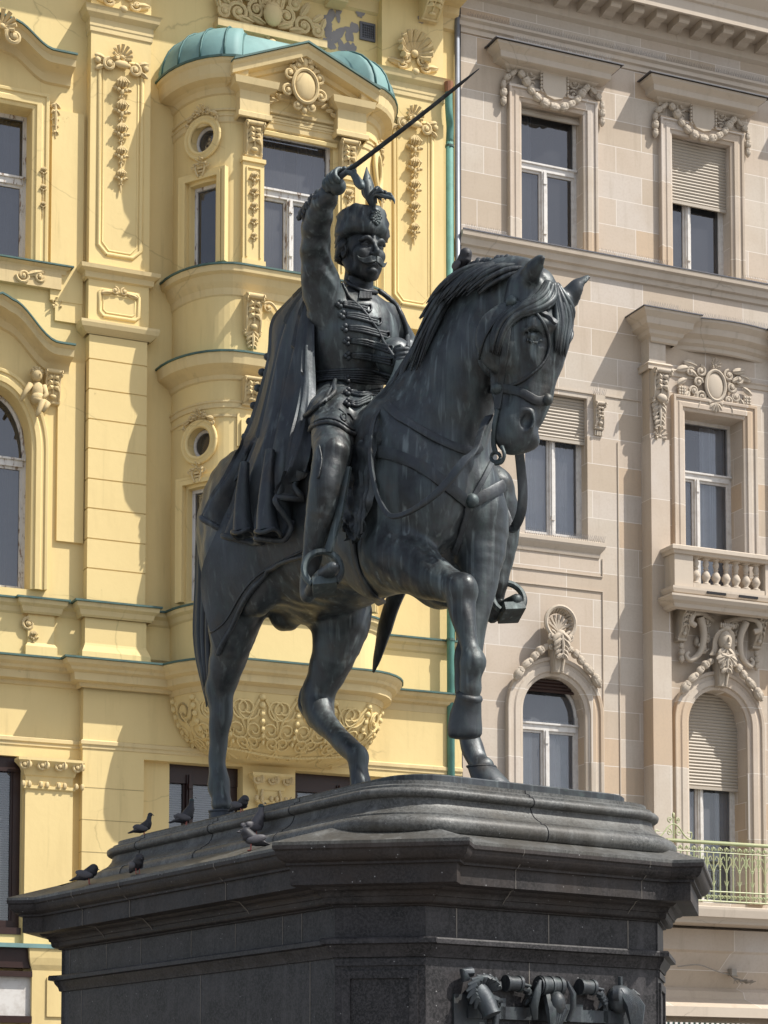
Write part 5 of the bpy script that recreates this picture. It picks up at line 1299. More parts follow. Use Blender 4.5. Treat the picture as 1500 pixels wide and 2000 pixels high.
# ---------------------------------------------------------------- the yellow house on the left
yel = empty('yellow_townhouse', tuple(FO), FROT, None, label='yellow stucco townhouse with a copper-domed bow window, left of the stone house', category='building')
UC = -3.20; HF = .95; RX = .71; RWD = 1.08        # bow: centre, half flat front, side radii
def bow(extra=0.0, n=10, flat=True):
    P = []
    for a in np.linspace(0, 90, n): P.append((UC-HF-(RX+extra)*math.cos(R(a)), (RWD+extra)*math.sin(R(a))))
    for a in np.linspace(90, 0, n): P.append((UC+HF+(RX+extra)*math.cos(R(a)), (RWD+extra)*math.sin(R(a))))
    P[0] = (P[0][0], -.02); P[-1] = (P[-1][0], -.02)
    return P
def bowfn():
    """arc-length parameter of the left side wall: s in 0..1 -> point, normal"""
    def g(s): a = R(90)*s; return UC-HF-RX*math.cos(a), RWD*math.sin(a)
    return g
m = XB()
LW = (-8.30, -7.10, 14.70, 17.10); LA = (-8.2, -7.05, 9.78, 11.9, 12.80)
v, f = strips(flatmap(0), [-11.5, UC-HF-RX+.01], 7.5, 21.0, [rect_hole(*LW), arch_hole(*LA)], .38); m.add(v, f)
v, f = strips(flatmap(0), [UC-HF-RX+.01, UC+HF+RX-.01], 18.0, 21.0, [], .28); m.add(v, f)
v, f = strips(flatmap(0), [UC-HF-RX+.01, UC+HF+RX-.01], 3.0, 8.9, [rect_hole(-5.3, -3.72, 5.2, 7.34), rect_hole(-2.86, -1.2, 5.2, 7.34)], .28); m.add(v, f)
v, f = strips(flatmap(0), [UC+HF+RX-.01, 0], 3.0, 21.0, [], .28); m.add(v, f)
v, f = strips(flatmap(0), [-11.5, UC-HF-RX+.01], 3.0, 7.5, [rect_hole(-8.3, -7.12, 4.75, 7.28)], .28); m.add(v, f)
m.b(-11.5, 0, -9, -8.9, 0, 21); m.b(-.02, 0, -9, -.02, 0, 21); m.b(-11.5, -11.48, -9, -.02, 0, 21); m.b(-11.5, 0, -9, -.02, 20.9, 21); m.b(-11.5, 0, -.3, -.02, 0, 3.0)
m.build('wall', M_Y, yel)
# bow walls: curved left side with a round and a tall window on each floor, flat front, curved right side
g_ = bowfn()
def bmap(mirror):
    def mp(s, z, d):
        u, w = g_(s); a = R(90)*s; nu, nw = -math.cos(a)/RX, math.sin(a)/RWD; L = math.hypot(nu, nw); nu /= L; nw /= L
        u -= nu*d; w -= nw*d
        if mirror: u = 2*UC-u
        return (u, -w, z)
    return mp
SL = 1.55        # metres of wall per unit s
def rnd(s, z, r): k = r/SL; return (s-k, s+k, lambda x: z-math.sqrt(max(0, r*r-((x-s)*SL)**2)), lambda x: z+math.sqrt(max(0, r*r-((x-s)*SL)**2)), False)
SW = .50
HOLES = [rnd(SW, 16.80, .235), (SW-.17, SW+.17, lambda s: 14.80, lambda s: 16.10, False), rnd(SW-.02, 12.10, .235), (SW-.18, SW+.16, lambda s: 9.70, lambda s: 11.42, False)]
m = XB()
for mir in (0, 1):
    v, f = strips(bmap(mir), list(np.linspace(0, 1, 15)), 8.4, 18.0, HOLES, .22)
    if mir: f = [q[::-1] for q in f]
    m.add(v, f)
v, f = strips(flatmap(RWD), [UC-HF, UC+HF], 8.4, 18.0, [rect_hole(UC-.61, UC+.56, 14.78, 16.99), rect_hole(UC-.56, UC+.56, 9.7, 12.2)], .22); m.add(v, f)
m.build('bow_window_wall', M_Y, yel)
wframe(yel, UC-.61, UC+.56, 14.78, 16.99, RWD-.17, M_WPP, 16.04, UC-.12, curtain=(.42, .40), depth=.09)
wframe(yel, UC-.56, UC+.56, 9.7, 12.2, RWD-.17, M_WPP, 11.3, UC-.10, depth=.09)
for mir in (0, 1):
    for (s, kind, z0, z1) in ((SW, 'r', 16.80, 0), (SW, 't', 14.80, 16.10), (SW-.02, 'r', 12.10, 0), (SW-.01, 't', 9.70, 11.42)):
        a = R(90)*s; u, w = g_(s); nu, nw = -math.cos(a)/RX, math.sin(a)/RWD; L = math.hypot(nu, nw); nu /= L; nw /= L
        if mir: u = 2*UC-u; nu = -nu
        ang = math.atan2(nu, nw)          # rotate local -y (outwards) onto the normal
        if kind == 't': wframe(yel, -.275, .275, z0-12, z1-12, -.16, M_WPP, None, None, o=(u, w, 12), ang=ang, bt=.05, depth=.08)
        else:
            x = XB((u, w, z0), ang); x.tube([(.205*math.cos(t), .15, .205*math.sin(t)) for t in np.linspace(0, 6.283, 30)], .03, 8, cap=False)
            o = x.build('round_window', M_WP, yel, True)
            x = XB((u, w, z0), ang); n = 24; x.add([(0, .16, 0)]+[(.21*math.cos(2*math.pi*k/n), .16, .21*math.sin(2*math.pi*k/n)) for k in range(n)], [(0, 1+k, 1+(k+1) % n) for k in range(n)]); x.build('pane', M_GL, o)
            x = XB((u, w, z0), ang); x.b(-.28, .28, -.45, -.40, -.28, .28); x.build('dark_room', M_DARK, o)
        x = XB((u, w, 0), ang)
        if kind == 'r':
            for (r_, t_) in ((.25, .035), (.32, .028)): x.tube([(r_*math.cos(t), -.01+.035*(1-abs(math.cos(t)))*0, z0+r_*math.sin(t)) for t in np.linspace(0, 6.283, 40)], t_, 8, cap=False)
            x.tube([(.285*math.cos(t), .0, z0+.285*math.sin(t)) for t in np.linspace(0, 6.283, 40)], .038, 6, cap=False)
            x.build('round_architrave', M_Y, yel, True)
            x = XB((u, w, 0), ang)
            shell(x, 0, z0+.40, .10, .04, 7)
            for s_ in (-1, 1):
                spiral(x, s_*.13, z0+.38, .06, 1.3, R(90), s_, .04, .016, 14); leaf(x, s_*.16, z0+.36, .15, R(90-s_*115), .5, .03); spiral(x, s_*.27, z0+.24, .04, 1.2, R(90), -s_, .03, .012, 12)
            x.cut(); shell(x, 0, z0-.40, .085, .06, 5)
            for s_ in (-1, 1): spiral(x, s_*.11, z0-.44, .06, 1.1, R(0 if s_ > 0 else 180), -s_, .06, .014, 12); x.tube(crom([(s_*.10, -.05, z0-.40), (s_*.08, -.07, z0-.52), (s_*.04, -.06, z0-.62)], 4), .016, 6)
            for k in range(3): x.b(-.05+.004*k, .05-.004*k, 0, .07-.01*k, z0-.50-.05*k, z0-.47-.05*k)
            x.build('window_ornament', M_YO, yel, R(50))
        else:
            x.b(-.36, -.30, -.05, .05, z0, z1+.12); x.b(.30, .36, -.05, .05, z0, z1+.12); x.b(-.30, .30, -.05, .05, z1+.05, z1+.12)
            x.b(-.44, -.375, -.06, .03, z0, z1+.17); x.b(.375, .44, -.06, .03, z0, z1+.17); x.b(-.375, .375, -.06, .03, z1+.13, z1+.17); x.build('window_surround', M_Y, yel)
# cornices of the bow
def bcor(prof, name, mt, ex=0.0, sides=False):
    m = XB(); P = bow(ex)
    if sides: m.sweep(P[:10]+[(UC-HF+.02, RWD+ex)], prof); m.cut(); m.sweep([(UC+HF-.02, RWD+ex)]+P[10:], prof)
    else: m.sweep(P, prof, cap=False)
    return m.build(name, mt, yel)
EV = [(0, 17.42), (.03, 17.44), (.05, 17.52), (.10, 17.56), (.22, 17.60), (.24, 17.66), (.25, 17.80), (.28, 17.84), (.29, 17.88), (0, 17.90)]
bcor(EV, 'bow_eaves', M_YC, sides=True)
bcor([(0, 16.98), (.02, 17.0), (.02, 17.08), (.035, 17.09), (.035, 17.11), (0, 17.13)], 'bow_moulding', M_YC)
bcor([(0, 17.17), (.025, 17.18), (.025, 17.21), (0, 17.22)], 'bow_moulding', M_YC)
e = bcor([(.285, 17.882), (.31, 17.882), (.31, 17.915), (.0, 17.93)], 'copper_edge', M_CUD, sides=True)
bcor([(0, 14.30), (.02, 14.32), (.03, 14.42), (.08, 14.50), (.12, 14.60), (.18, 14.63), (.19, 14.72), (0, 14.745)], 'bow_cornice', M_YC)
bcor([(.185, 14.722), (.21, 14.722), (.21, 14.75), (0, 14.775)], 'copper_edge', M_CUD)
bcor([(0, 13.0), (.03, 13.02), (.04, 13.08), (.12, 13.14), (.22, 13.20), (.24, 13.30), (.25, 13.36), (0, 13.385)], 'bow_cornice', M_YC)
bcor([(.245, 13.362), (.27, 13.362), (.27, 13.39), (0, 13.42)], 'copper_edge', M_CUD)
bcor([(0, 12.58), (.02, 12.59), (.02, 12.66), (.035, 12.67), (.035, 12.69), (0, 12.71)], 'bow_moulding', M_YC)
bcor([(0, 12.44), (.02, 12.45), (.02, 12.48), (0, 12.49)], 'bow_moulding', M_YC)
bcor([(0, 9.40), (.03, 9.43), (.05, 9.50), (.10, 9.54), (.11, 9.60), (0, 9.62)], 'bow_cornice', M_YC)
bcor([(.105, 9.602), (.13, 9.602), (.13, 9.63), (0, 9.655)], 'copper_edge', M_CUD)
bcor([(0, 8.30), (.05, 8.30), (.08, 8.38), (.20, 8.42), (.21, 8.52), (.28, 8.56), (.30, 8.60), (.34, 8.64), (.37, 8.68), (.37, 8.70), (0, 8.74)], 'bow_cornice', M_YC)
bcor([(.365, 8.702), (.39, 8.702), (.39, 8.73), (0, 8.76)], 'copper_edge', M_CUD)
# corbelled basket under the bow
m = XB(); v = []; B_ = bow(.04, 10); n = len(B_); K = 9
for k in range(K):
    t = k/(K-1); sc_ = math.cos(t*math.pi/2)**.75 if k < K-1 else 0.0; z = 8.32-.95*math.sin(t*math.pi/2)
    for (u, w) in B_: v.append((UC+(u-UC)*(.25+.75*sc_), -max(-.02, w*sc_), z))
m.add(v, [(k*n+i, k*n+i+1, (k+1)*n+i+1, (k+1)*n+i) for k in range(K-1) for i in range(n-1)])
cb_ = m.build('bow_corbel', M_Y, yel, R(60))
m = XB()
_L = [0]
for p_, q_ in zip(B_[:-1], B_[1:]): _L.append(_L[-1]+math.hypot(q_[0]-p_[0], q_[1]-p_[1]))
def onb(t, q):
    """t 0..1 along the rim, q 0..1 down -> facade point"""
    s_t = t*_L[-1]; a = max(0, min(n-2, sum(1 for l_ in _L if l_ <= s_t)-1)); fr = (s_t-_L[a])/(_L[a+1]-_L[a]); u = B_[a][0]*(1-fr)+B_[a+1][0]*fr; w = B_[a][1]*(1-fr)+B_[a+1][1]*fr
    sc_ = math.cos(q*math.pi/2)**.75; return (UC+(u-UC)*(.25+.75*sc_), -(w*sc_+.02), 8.32-.95*math.sin(q*math.pi/2))
for t0 in (.05, .15, .26, .38, .50, .62, .74, .85, .95):
    m.cut()
    for s_ in (-1, 1):
        for (dt, q, r_, k) in ((.05, .18, .05, 1), (.09, .40, .045, -1), (.04, .55, .04, 1)):
            m.tube([onb(min(1, max(0, t0+s_*dt+r_*(1-.75*i/18)*math.cos(i*.5*k)*.8)), min(.98, max(.02, q+r_*2.6*(1-.75*i/18)*math.sin(i*.5)))) for i in range(19)], .016, 5)
        m.tube([onb(min(1, max(0, t0+s_*.01)), .08), onb(min(1, max(0, t0+s_*.05)), .3), onb(min(1, max(0, t0+s_*.07)), .6), onb(min(1, max(0, t0+s_*.03)), .8)], .022, 5)
    for k in range(7): p = onb(t0, .06+.08*k); m.ell(p, (.055-.004*k, .045, .05), 6, 5)
for k in range(44): p = onb(.2+.6*k/43, .62+.12*math.sin(math.pi*k/43)); m.ell(p, (.05, .03, .03), 6, 4)
m.build('corbel_relief', M_Y, cb_, R(50))
# ribbed copper half dome
m = XB(); v = []; K = 9; D0 = bow(.26, 14); n = len(D0)
for k in range(K):
    t = k/(K-1); q = math.cos(t*math.pi/2)**.62 if k < K-1 else 0; z = 17.92+.78*math.sin(t*math.pi/2)
    for (u, w) in D0: v.append((UC+(u-UC)*(.42+.58*q), -max(-.03, min(w, RWD+.02 if abs(u-UC) < HF+.05 else 9)*q), z))
m.add(v, [(k*n+i, k*n+i+1, (k+1)*n+i+1, (k+1)*n+i) for k in range(K-1) for i in range(n-1)])
dome = m.build('copper_dome', M_CU, yel, True)
m = XB()
for i in range(1, n, 3): m.cut(); m.tube([(v[k*n+i][0], v[k*n+i][1]-.008, v[k*n+i][2]+.008) for k in range(K)], .018, 5)
m.build('dome_seam', M_CUS, dome, True)
# pediment over the flat front
m = XB(); PW = RWD+.30; a0, a1 = UC-1.16, UC+1.16
def rake(m, du, prof, apex=.50, z0=17.74):
    for s_ in (-1, 1):
        v = []; P = [(UC, z0+apex), (UC+s_*1.20, z0)]
        for (u, z) in P:
            for o, h in prof: v.append((u, -(RWD+o), z+h))
        K = len(prof); f = [(k, K+k, K+k+1, k+1) for k in range(K-1)]; f.append(tuple(range(K, 2*K)))
        m.add(v, f if s_ > 0 else [q[::-1] for q in f])
rake(m, 0, [(.02, -.22), (.10, -.20), (.12, -.14), (.28, -.12), (.30, -.02), (.34, .02), (.34, .05), (-.3, .06)])
for s_ in (-1, 1):
    c = UC+s_*.80; pth = [(c-.24, RWD-.01), (c-.24, RWD+.18), (c+.24, RWD+.18), (c+.24, RWD-.01)]
    m.cut(); m.sweep(pth, [(0, 17.02), (.03, 17.03), (.03, 17.10), (0, 17.12), (0, 17.44), (.03, 17.46), (.10, 17.50), (.12, 17.60), (-.2, 17.62)])
m.sweep([(UC-.56, RWD), (UC+.56, RWD)], [(0, 17.10), (.04, 17.12), (.04, 17.16), (.0, 17.17), (0, 17.24), (.03, 17.25), (.03, 17.30), (0, 17.31)], cap=False)
m.sweep([(UC-.56, RWD), (UC+.56, RWD)], [(0, 17.47), (.06, 17.49), (.06, 17.55), (0, 17.56)], cap=False)
v = [(UC-1.15, -(RWD+.05), 17.60), (UC+1.15, -(RWD+.05), 17.60), (UC, -(RWD+.05), 18.19), (UC-1.15, -(RWD-.4), 17.60), (UC+1.15, -(RWD-.4), 17.60), (UC, -(RWD-.4), 18.19)]
m.add(v, [(0, 1, 2), (3, 5, 4), (0, 3, 4, 1)]); ped_ = m.build('pediment', M_YC, yel)
m = XB(); rake(m, 0, [(.33, .055), (.37, .055), (.37, .085), (-.5, .10)]); m.build('pediment_flashing', M_CUD, ped_)
m = XB(); m.o = (0, .04, .04); m.ell((UC, -(RWD+.16), 17.62), (.19, .08, .25), 16, 8)
m.tube([(UC+.20*math.cos(a), -(RWD+.20), 17.62+.26*math.sin(a)) for a in np.linspace(0, 6.283, 26)], .028, 6)
for s_ in (-1, 1):
    for (x, y, r_, a, k) in ((.24, .18, .12, 90, 1), (.27, -.10, .11, 180, -1), (.12, -.30, .08, 90, 1), (.14, .42, .07, -60, 1), (.10, .32, .08, 0, -1)): spiral(m, UC+s_*x, 17.62+y, r_, 1.4, R(a) if s_ > 0 else R(180-a), k*s_, RWD+.15, .028, 16)
    for k in range(5): leaf(m, UC+s_*(.32+.075*k), 17.40-.025*k, .15, R(90-s_*(50+30*(k % 3))), .45, RWD+.04)
    leaf(m, UC+s_*.05, 17.98, .20, R(90-s_*35), .5, RWD+.2)
m.o = (0, 0, 0); m.ell((UC, -(RWD+.2), 18.04), (.06, .06, .09), 8, 6); m.ell((UC, -(RWD+.18), 17.30), (.05, .05, .06), 8, 6)
m.build('pediment_cartouche', M_YO, ped_, R(50))
# strips flanking the front window, with brackets and flower drops
m = XB(); mo = XB()
for s_ in (-1, 1):
    c = UC+s_*.78
    m.cut(); m.b(c-.17, c+.17, RWD, RWD+.09, 14.78, 16.40); m.b(c-.19, c+.19, RWD, RWD+.12, 16.38, 16.44)
    for q in ((c-.12, c-.10, 14.9, 16.3), (c+.10, c+.12, 14.9, 16.3)): m.b(q[0], q[1], RWD+.09, RWD+.11, q[2], q[3])
    m.b(c-.10, c+.10, RWD+.09, RWD+.11, 16.28, 16.30); m.b(c-.19, c+.19, RWD, RWD+.12, 14.76, 14.86)
    mo.cut(); console(mo, c, .27, 16.46, 17.0, .05, .17, RWD); mo.cut(); husks(mo, c, 16.22, 15.05, 5, .075, RWD+.09)
    mo.cut(); console(mo, c, .26, 13.70, 14.32, .05, .20, RWD); acanthus(mo, c, 13.78, .28, .13, RWD+.06, 4)
    mo.tube(crom([(c-s_*.14, -(RWD+.03), 14.22), (c-s_*.30, -(RWD+.05), 14.26), (c-s_*.42, -(RWD+.05), 14.12), (c-s_*.46, -(RWD+.03), 13.95)], 5), .025, 6); spiral(mo, c-s_*.26, 14.18, .07, 1.3, R(90), -s_, RWD+.04, .018, 14)
    mo.cut(); console(mo, c-.02, .26, 12.62, 13.04, .05, .20, RWD)
    m.cut(); m.b(c-.17, c+.17, RWD, RWD+.07, 9.7, 12.40); m.b(c-.22, c+.22, RWD, RWD+.03, 12.0, 12.5)
m.cut(); m.sweep([(UC-.6, RWD), (UC+.6, RWD)], [(0, 16.88), (.05, 16.88), (.06, 16.93), (.02, 16.96), (0, 16.96)], cap=False)
m.build('window_strip', M_Y, yel); mo.build('bracket_ornament', M_YO, yel, R(50))
# relief group above the dome
m = XB(); c, z = -3.30, 19.35
m.b(c-.92, c+.92, 0, .22, z-.42, z-.30); m.b(c-.85, c+.85, 0, .14, z-.55, z-.42)
for k in range(26): m.ell((c-.82+.066*k, -.15, z-.57), (.03, .03, .035), 6, 4)
for s_ in (-1, 1):
    for (x, y, r_, a, k) in ((.55, -.10, .17, 0, 1), (.25, 0.0, .15, 90, -1), (.78, -.14, .11, 120, -1), (.40, .22, .12, 30, 1), (.10, .18, .12, 200, 1)): spiral(m, c+s_*x, z+y, r_, 1.6, R(a) if s_ > 0 else R(180-a), k*s_, .12, .036, 18)
    for (x, y, L, a) in ((.1, -.2, .3, 20), (.3, -.22, .3, 10), (.5, .05, .3, 60), (.7, .0, .25, 40), (.15, .1, .3, 80), (.85, -.1, .22, 70)): leaf(m, c+s_*x, z+y, L, R(a) if s_ > 0 else R(180-a), .45, .12, .03)
m.ell((c, -.2, z-.05), (.16, .10, .2), 10, 8); m.ell((c, -.16, z-.50), (.08, .06, .07), 8, 6); spiral(m, c-.06, z-.42, .05, 1.2, 0, 1, .16, .015, 12)
m.build('attic_relief', M_YO, yel, R(50))
# pilasters
def pilaster(u0, u1, z0, z1, w, parent, name='pilaster', mt=None):
    m = XB(); m.b(u0, u1, -.01, w, z0, z1); return m.build(name, mt or M_Y, parent)
def panel(m, u0, u1, z0, z1, w, cut=.12, t=.028, bh=.03):
    P = [(u0+cut, z0), (u1-cut, z0), (u1, z0+cut), (u1, z1-cut*.6), (u1-cut*.6, z1), (u0+cut*.6, z1), (u0, z1-cut*.6), (u0, z0+cut)]
    m.tube([(a, -w, b) for a, b in P+P[:1]], bh, 6, cap=False); c, zc = (u0+u1)/2, (z0+z1)/2
    k = 1-2.4*t/(u1-u0); kz = 1-2.4*t/(z1-z0); m.tube([(c+(a-c)*k, -w+.004, zc+(b-zc)*kz) for a, b in P+P[:1]], bh*.55, 6, cap=False)
RU0, RU1 = -1.42, -.33; LU0, LU1 = -6.25, -5.30
for (a, b) in ((RU0, RU1), (LU0, LU1)):
    pil = pilaster(a, b, 13.78 if a == LU0 else 14.6, 20.6, .20, yel); c = (a+b)/2
    m = XB(); panel(m, c-.335, c+.335, 14.98, 18.02, .20, .13, .05, .034); m.build('pilaster_panel', M_Y, pil, True)
    m = XB(); m.sweep([(a, -.01), (a, .20), (b, .20), (b, -.01)], [(0, 18.40), (.02, 18.42), (.02, 18.48), (.03, 18.50), (.03, 18.62), (.10, 18.68), (.12, 18.76), (.14, 18.78), (0, 18.82)]); m.build('capital_moulding', M_YC, pil)
    m = XB(); m.o = (0, 0, .10); shell(m, c, 17.98, .17, .24, 9)
    spiral(m, c-.20, 17.82, .10, 1.5, R(90), 1, .26, .03, 18); spiral(m, c+.20, 17.80, .10, 1.5, R(90), -1, .26, .03, 18); m.ell((c, -.27, 17.85), (.14, .05, .06), 10, 6)
    for s_ in (-1, 1): leaf(m, c+s_*.26, 17.90, .18, R(90-s_*75), .6, .24); leaf(m, c+s_*.28, 17.80, .16, R(90-s_*120), .5, .24); m.ell((c+s_*.38, -.25, 17.86), (.05, .04, .05), 8, 6)
    m.o = (0, 0, 0)
    husks(m, c, 17.74, 15.95, 5, .128, .22); m.build('husk_drop', M_YO, pil, R(50))
    m = XB(); shell(m, c, 19.14, .33 if a == RU0 else .26, .22, 11)
    for s_ in (-1, 1): leaf(m, c+s_*.14, 18.92, .32, R(90-s_*80), .4, .22, .03); spiral(m, c+s_*.22, 18.93, .09, 1.3, R(0 if s_ < 0 else 180), s_, .24, .025, 14)
    m.ell((c, -.30, 18.80), (.07, .06, .06), 8, 6); m.build('capital_shell', M_YO, pil, R(50))
# left pilaster: base block with framed panel, then coursed lower shaft
m = XB()
pth = [(LU0-.02, -.01), (LU0-.02, .20), (LU1+.02, .20), (LU1+.02, -.01)]
m.sweep(pth, [(0, 14.56), (.04, 14.58), (.05, 14.66), (.12, 14.70), (.13, 14.76), (0, 14.79)]); m.cut(); m.sweep(pth, [(0, 13.72), (.03, 13.74), (.10, 13.80), (.12, 13.86), (.12, 13.90), (0, 13.92)])
m.build('pilaster_base', M_YC, yel)
m = XB(); panel(m, -6.08, -5.46, 14.02, 14.42, .20, .06, .05, .03); m.build('base_panel', M_Y, yel, True)
m = XB()
for s_ in (-1, 1): spiral(m, -5.77+s_*.07, 14.43, .06, 1.4, R(90), s_, .22, .018, 14); leaf(m, -5.77+s_*.12, 14.40, .18, R(90-s_*100), .4, .22)
m.build('base_panel_ornament', M_YO, yel, R(50))
m = XB(); zz = 9.66
zs = [9.66, 10.15, 10.60, 11.06, 11.51, 11.97, 12.42, 12.88, 13.34, 13.72]
for a, b in zip(zs[:-1], zs[1:]): m.b(LU0+.02, LU1-.02, -.01, .20, a+.010, b-.010)
m.b(LU0+.035, LU1-.035, -.01, .185, 9.6, 13.7); m.build('coursed_pilaster', M_Y, yel)
# panel edges on the wall left of it
m = XB(); m.b(-6.66, -6.25, 0, .05, 10.55, 13.3); m.cut(); m.b(-6.80, -6.30, 0, .06, 14.2, 17.15); m.b(-6.72, -6.30, 0, .05, 13.9, 14.2); m.build('raised_wall_panel', M_Y, yel)
# ledges along the wall
LP_ = [(-11.5, 0), (-7.15, 0), (-7.15, .10), (-6.62, .10), (-6.62, 0), (LU0-.06, 0), (LU0-.06, .24), (LU1+.06, .24), (LU1+.06, 0), (UC-HF-RX, 0)]
m = XB(); m.sweep(LP_, [(0, 9.40), (.03, 9.43), (.05, 9.50), (.10, 9.54), (.11, 9.60), (0, 9.62)], cap=False); m.cut(); m.sweep([(UC+HF+RX, 0), (0, 0)], [(0, 9.40), (.03, 9.43), (.05, 9.50), (.10, 9.54), (.11, 9.60), (0, 9.62)], cap=False); m.build('ledge', M_YC, yel)
m = XB(); m.sweep(LP_, [(.105, 9.602), (.14, 9.602), (.14, 9.63), (0, 9.66)], cap=False); m.cut(); m.sweep([(UC+HF+RX, 0), (0, 0)], [(.105, 9.602), (.14, 9.602), (.14, 9.63), (0, 9.66)], cap=False); m.build('copper_edge', M_CUD, yel)
m = XB(); m.sweep([(-7.08, -.01), (-7.08, .06), (-6.68, .06), (-6.68, -.01)], [(.04, 8.7), (.04, 8.92), (.0, 8.98), (0, 9.4)]); m.cut(); m.sweep([(LU0, -.01), (LU0, .20), (LU1, .20), (LU1, -.01)], [(.06, 8.7), (.055, 8.88), (.01, 8.98), (0, 9.02), (0, 9.4)]); m.build('ledge_pedestal', M_Y, yel)
LP2 = [(-11.5, 0), (LU0-.05, 0), (LU0-.05, .22), (UC-HF-RX-.02, .22)]
PR2 = [(0, 8.34), (.03, 8.35), (.05, 8.40), (.15, 8.42), (.16, 8.53), (.22, 8.56), (.24, 8.60), (.30, 8.64), (.33, 8.69), (.33, 8.70), (0, 8.74)]
m = XB(); m.sweep(LP2, PR2, cap=False); m.cut(); m.sweep([(UC+HF+RX, 0), (0, 0)], PR2, cap=False); m.build('belt_cornice', M_YC, yel)
m = XB(); pr = [(.325, 8.702), (.36, 8.702), (.36, 8.73), (0, 8.76)]; m.sweep(LP2, pr, cap=False); m.cut(); m.sweep([(UC+HF+RX, 0), (0, 0)], pr, cap=False); m.build('copper_edge', M_CUD, yel)
m = XB(); pr = [(0, 7.44), (.015, 7.45), (.015, 7.49), (.035, 7.51), (.035, 7.56), (0, 7.58)]
m.sweep([(-11.5, 0), (LU0, 0), (LU0, .145), (0, .145)], pr, cap=False); m.build('architrave', M_YC, yel)
m = XB(); v, f = strips(flatmap(.145), [LU0, 0], 3.0, 8.42, [rect_hole(-5.3, -3.72, 5.2, 7.34), rect_hole(-2.86, -1.2, 5.2, 7.34)], .145); m.add(v, f); m.b(LU0, LU0+.01, 0, .144, 3.0, 8.42)
m.build('lower_pilaster', M_Y, yel)
m = XB()
for z in (6.86, 6.38, 5.90, 5.42, 4.94): m.cut(); m.b(LU0-.003, -5.302, .0, .148, z, z+.010)
m.build('course_joint', simple('painted_joint_shadow', (.40, .31, .15), .9), yel)  # thin darker strips paint the shade of the course joints
# ground-storey capitals and brown windows
def capital(c, wd, z, w0):
    m = XB(); m.sweep([(c-wd/2, -.01), (c-wd/2, w0), (c+wd/2, w0), (c+wd/2, -.01)], [(0, z-.42), (.03, z-.40), (.03, z-.36), (.0, z-.35), (0, z-.22), (.02, z-.20), (.06, z-.08), (.14, z), (.14, z+.04), (0, z+.05)])
    m.b(c-wd/2, c+wd/2, -.01, w0, 3.0, z-.4)
    o = m.build('shaft', M_Y, yel); m = XB(); n = max(2, int(wd/.20))
    for i in range(n+1):
        u = c-wd/2-.04+(wd+.08)*i/n
        spiral(m, u, z-.07, .075, 1.4, R(90), 1, w0+.09, .022, 14); leaf(m, u+.06, z-.0, .12, R(-90), .8, w0+.12, .02)
        m.ell((u, -(w0+.04), z-.34), (.035, .03, .05), 6, 5); m.ell((u+.09, -(w0+.04), z-.34), (.035, .03, .05), 6, 5)
    if wd < .5:
        for s_ in (-1, 1): m.tube(crom([(c+s_*.14, -(w0+.02), z-.2), (c+s_*.15, -(w0+.05), z-.40), (c, -(w0+.06), z-.52)], 5), .02, 6)
    m.build('capital', M_YO, o, R(50))
capital(-6.74, .72, 7.20, .10); capital(-3.29, .40, 7.20, .20)
for (a, b, z0) in ((-5.3, -3.72, 5.2), (-2.86, -1.2, 5.2), (-8.3, -7.12, 4.75)):
    W_ = wframe(yel, a, b, z0, 7.30, -.16, M_BROWN, None, (a+b)/2 if b-a > 1.3 else None, bt=.11, depth=.12, glassm=M_GLC, name='brown_window')
    m = XB()
    for i in range(int((7.2-z0)/.035)): z = z0+.1+i*.035; m.add([(a+.1, .22, z), (b-.1, .22, z), (b-.1, .19, z+.022), (a+.1, .19, z+.022)], [(0, 1, 2, 3)])
    m.build('white_blind', M_BLINDW, W_)
    m = XB(); m.b(a, b, -.14, -.08, 7.06, 7.34); m.cut(); m.b(a, b, -.14, .02, z0-.10, z0); m.build('wood_lintel', M_BROWN, W_)
m = XB(); m.b(-8.4, -5.9, .0, .30, 4.44, 4.50); m.build('copper_canopy_edge', M_CU, yel)
m = XB(); m.b(-7.0, -5.95, 0, .22, 3.0, 4.44); m.sweep([(-7.0, -.01), (-7.0, .22), (-5.95, .22), (-5.95, -.01)], [(0, 4.12), (.03, 4.2), (.05, 4.3), (.06, 4.44), (0, 4.44)]); m.b(-6.78, -6.1, .22, .245, 3.45, 4.02); m.build('ground_pier', M_Y, yel)
m = XB(); m.b(-8.4, -7.0, .02, .20, 4.15, 4.44); m.b(-8.4, -7.0, .02, .24, 4.02, 4.10); m.cut(); m.b(-8.4, -7.0, .02, .24, 3.35, 3.45); m.build('shop_fascia', M_BROWN, yel)
m = XB(); m.b(-8.4, -7.0, .0, .15, 3.45, 4.02); m.build('shop_sign_panel', M_WP, yel)
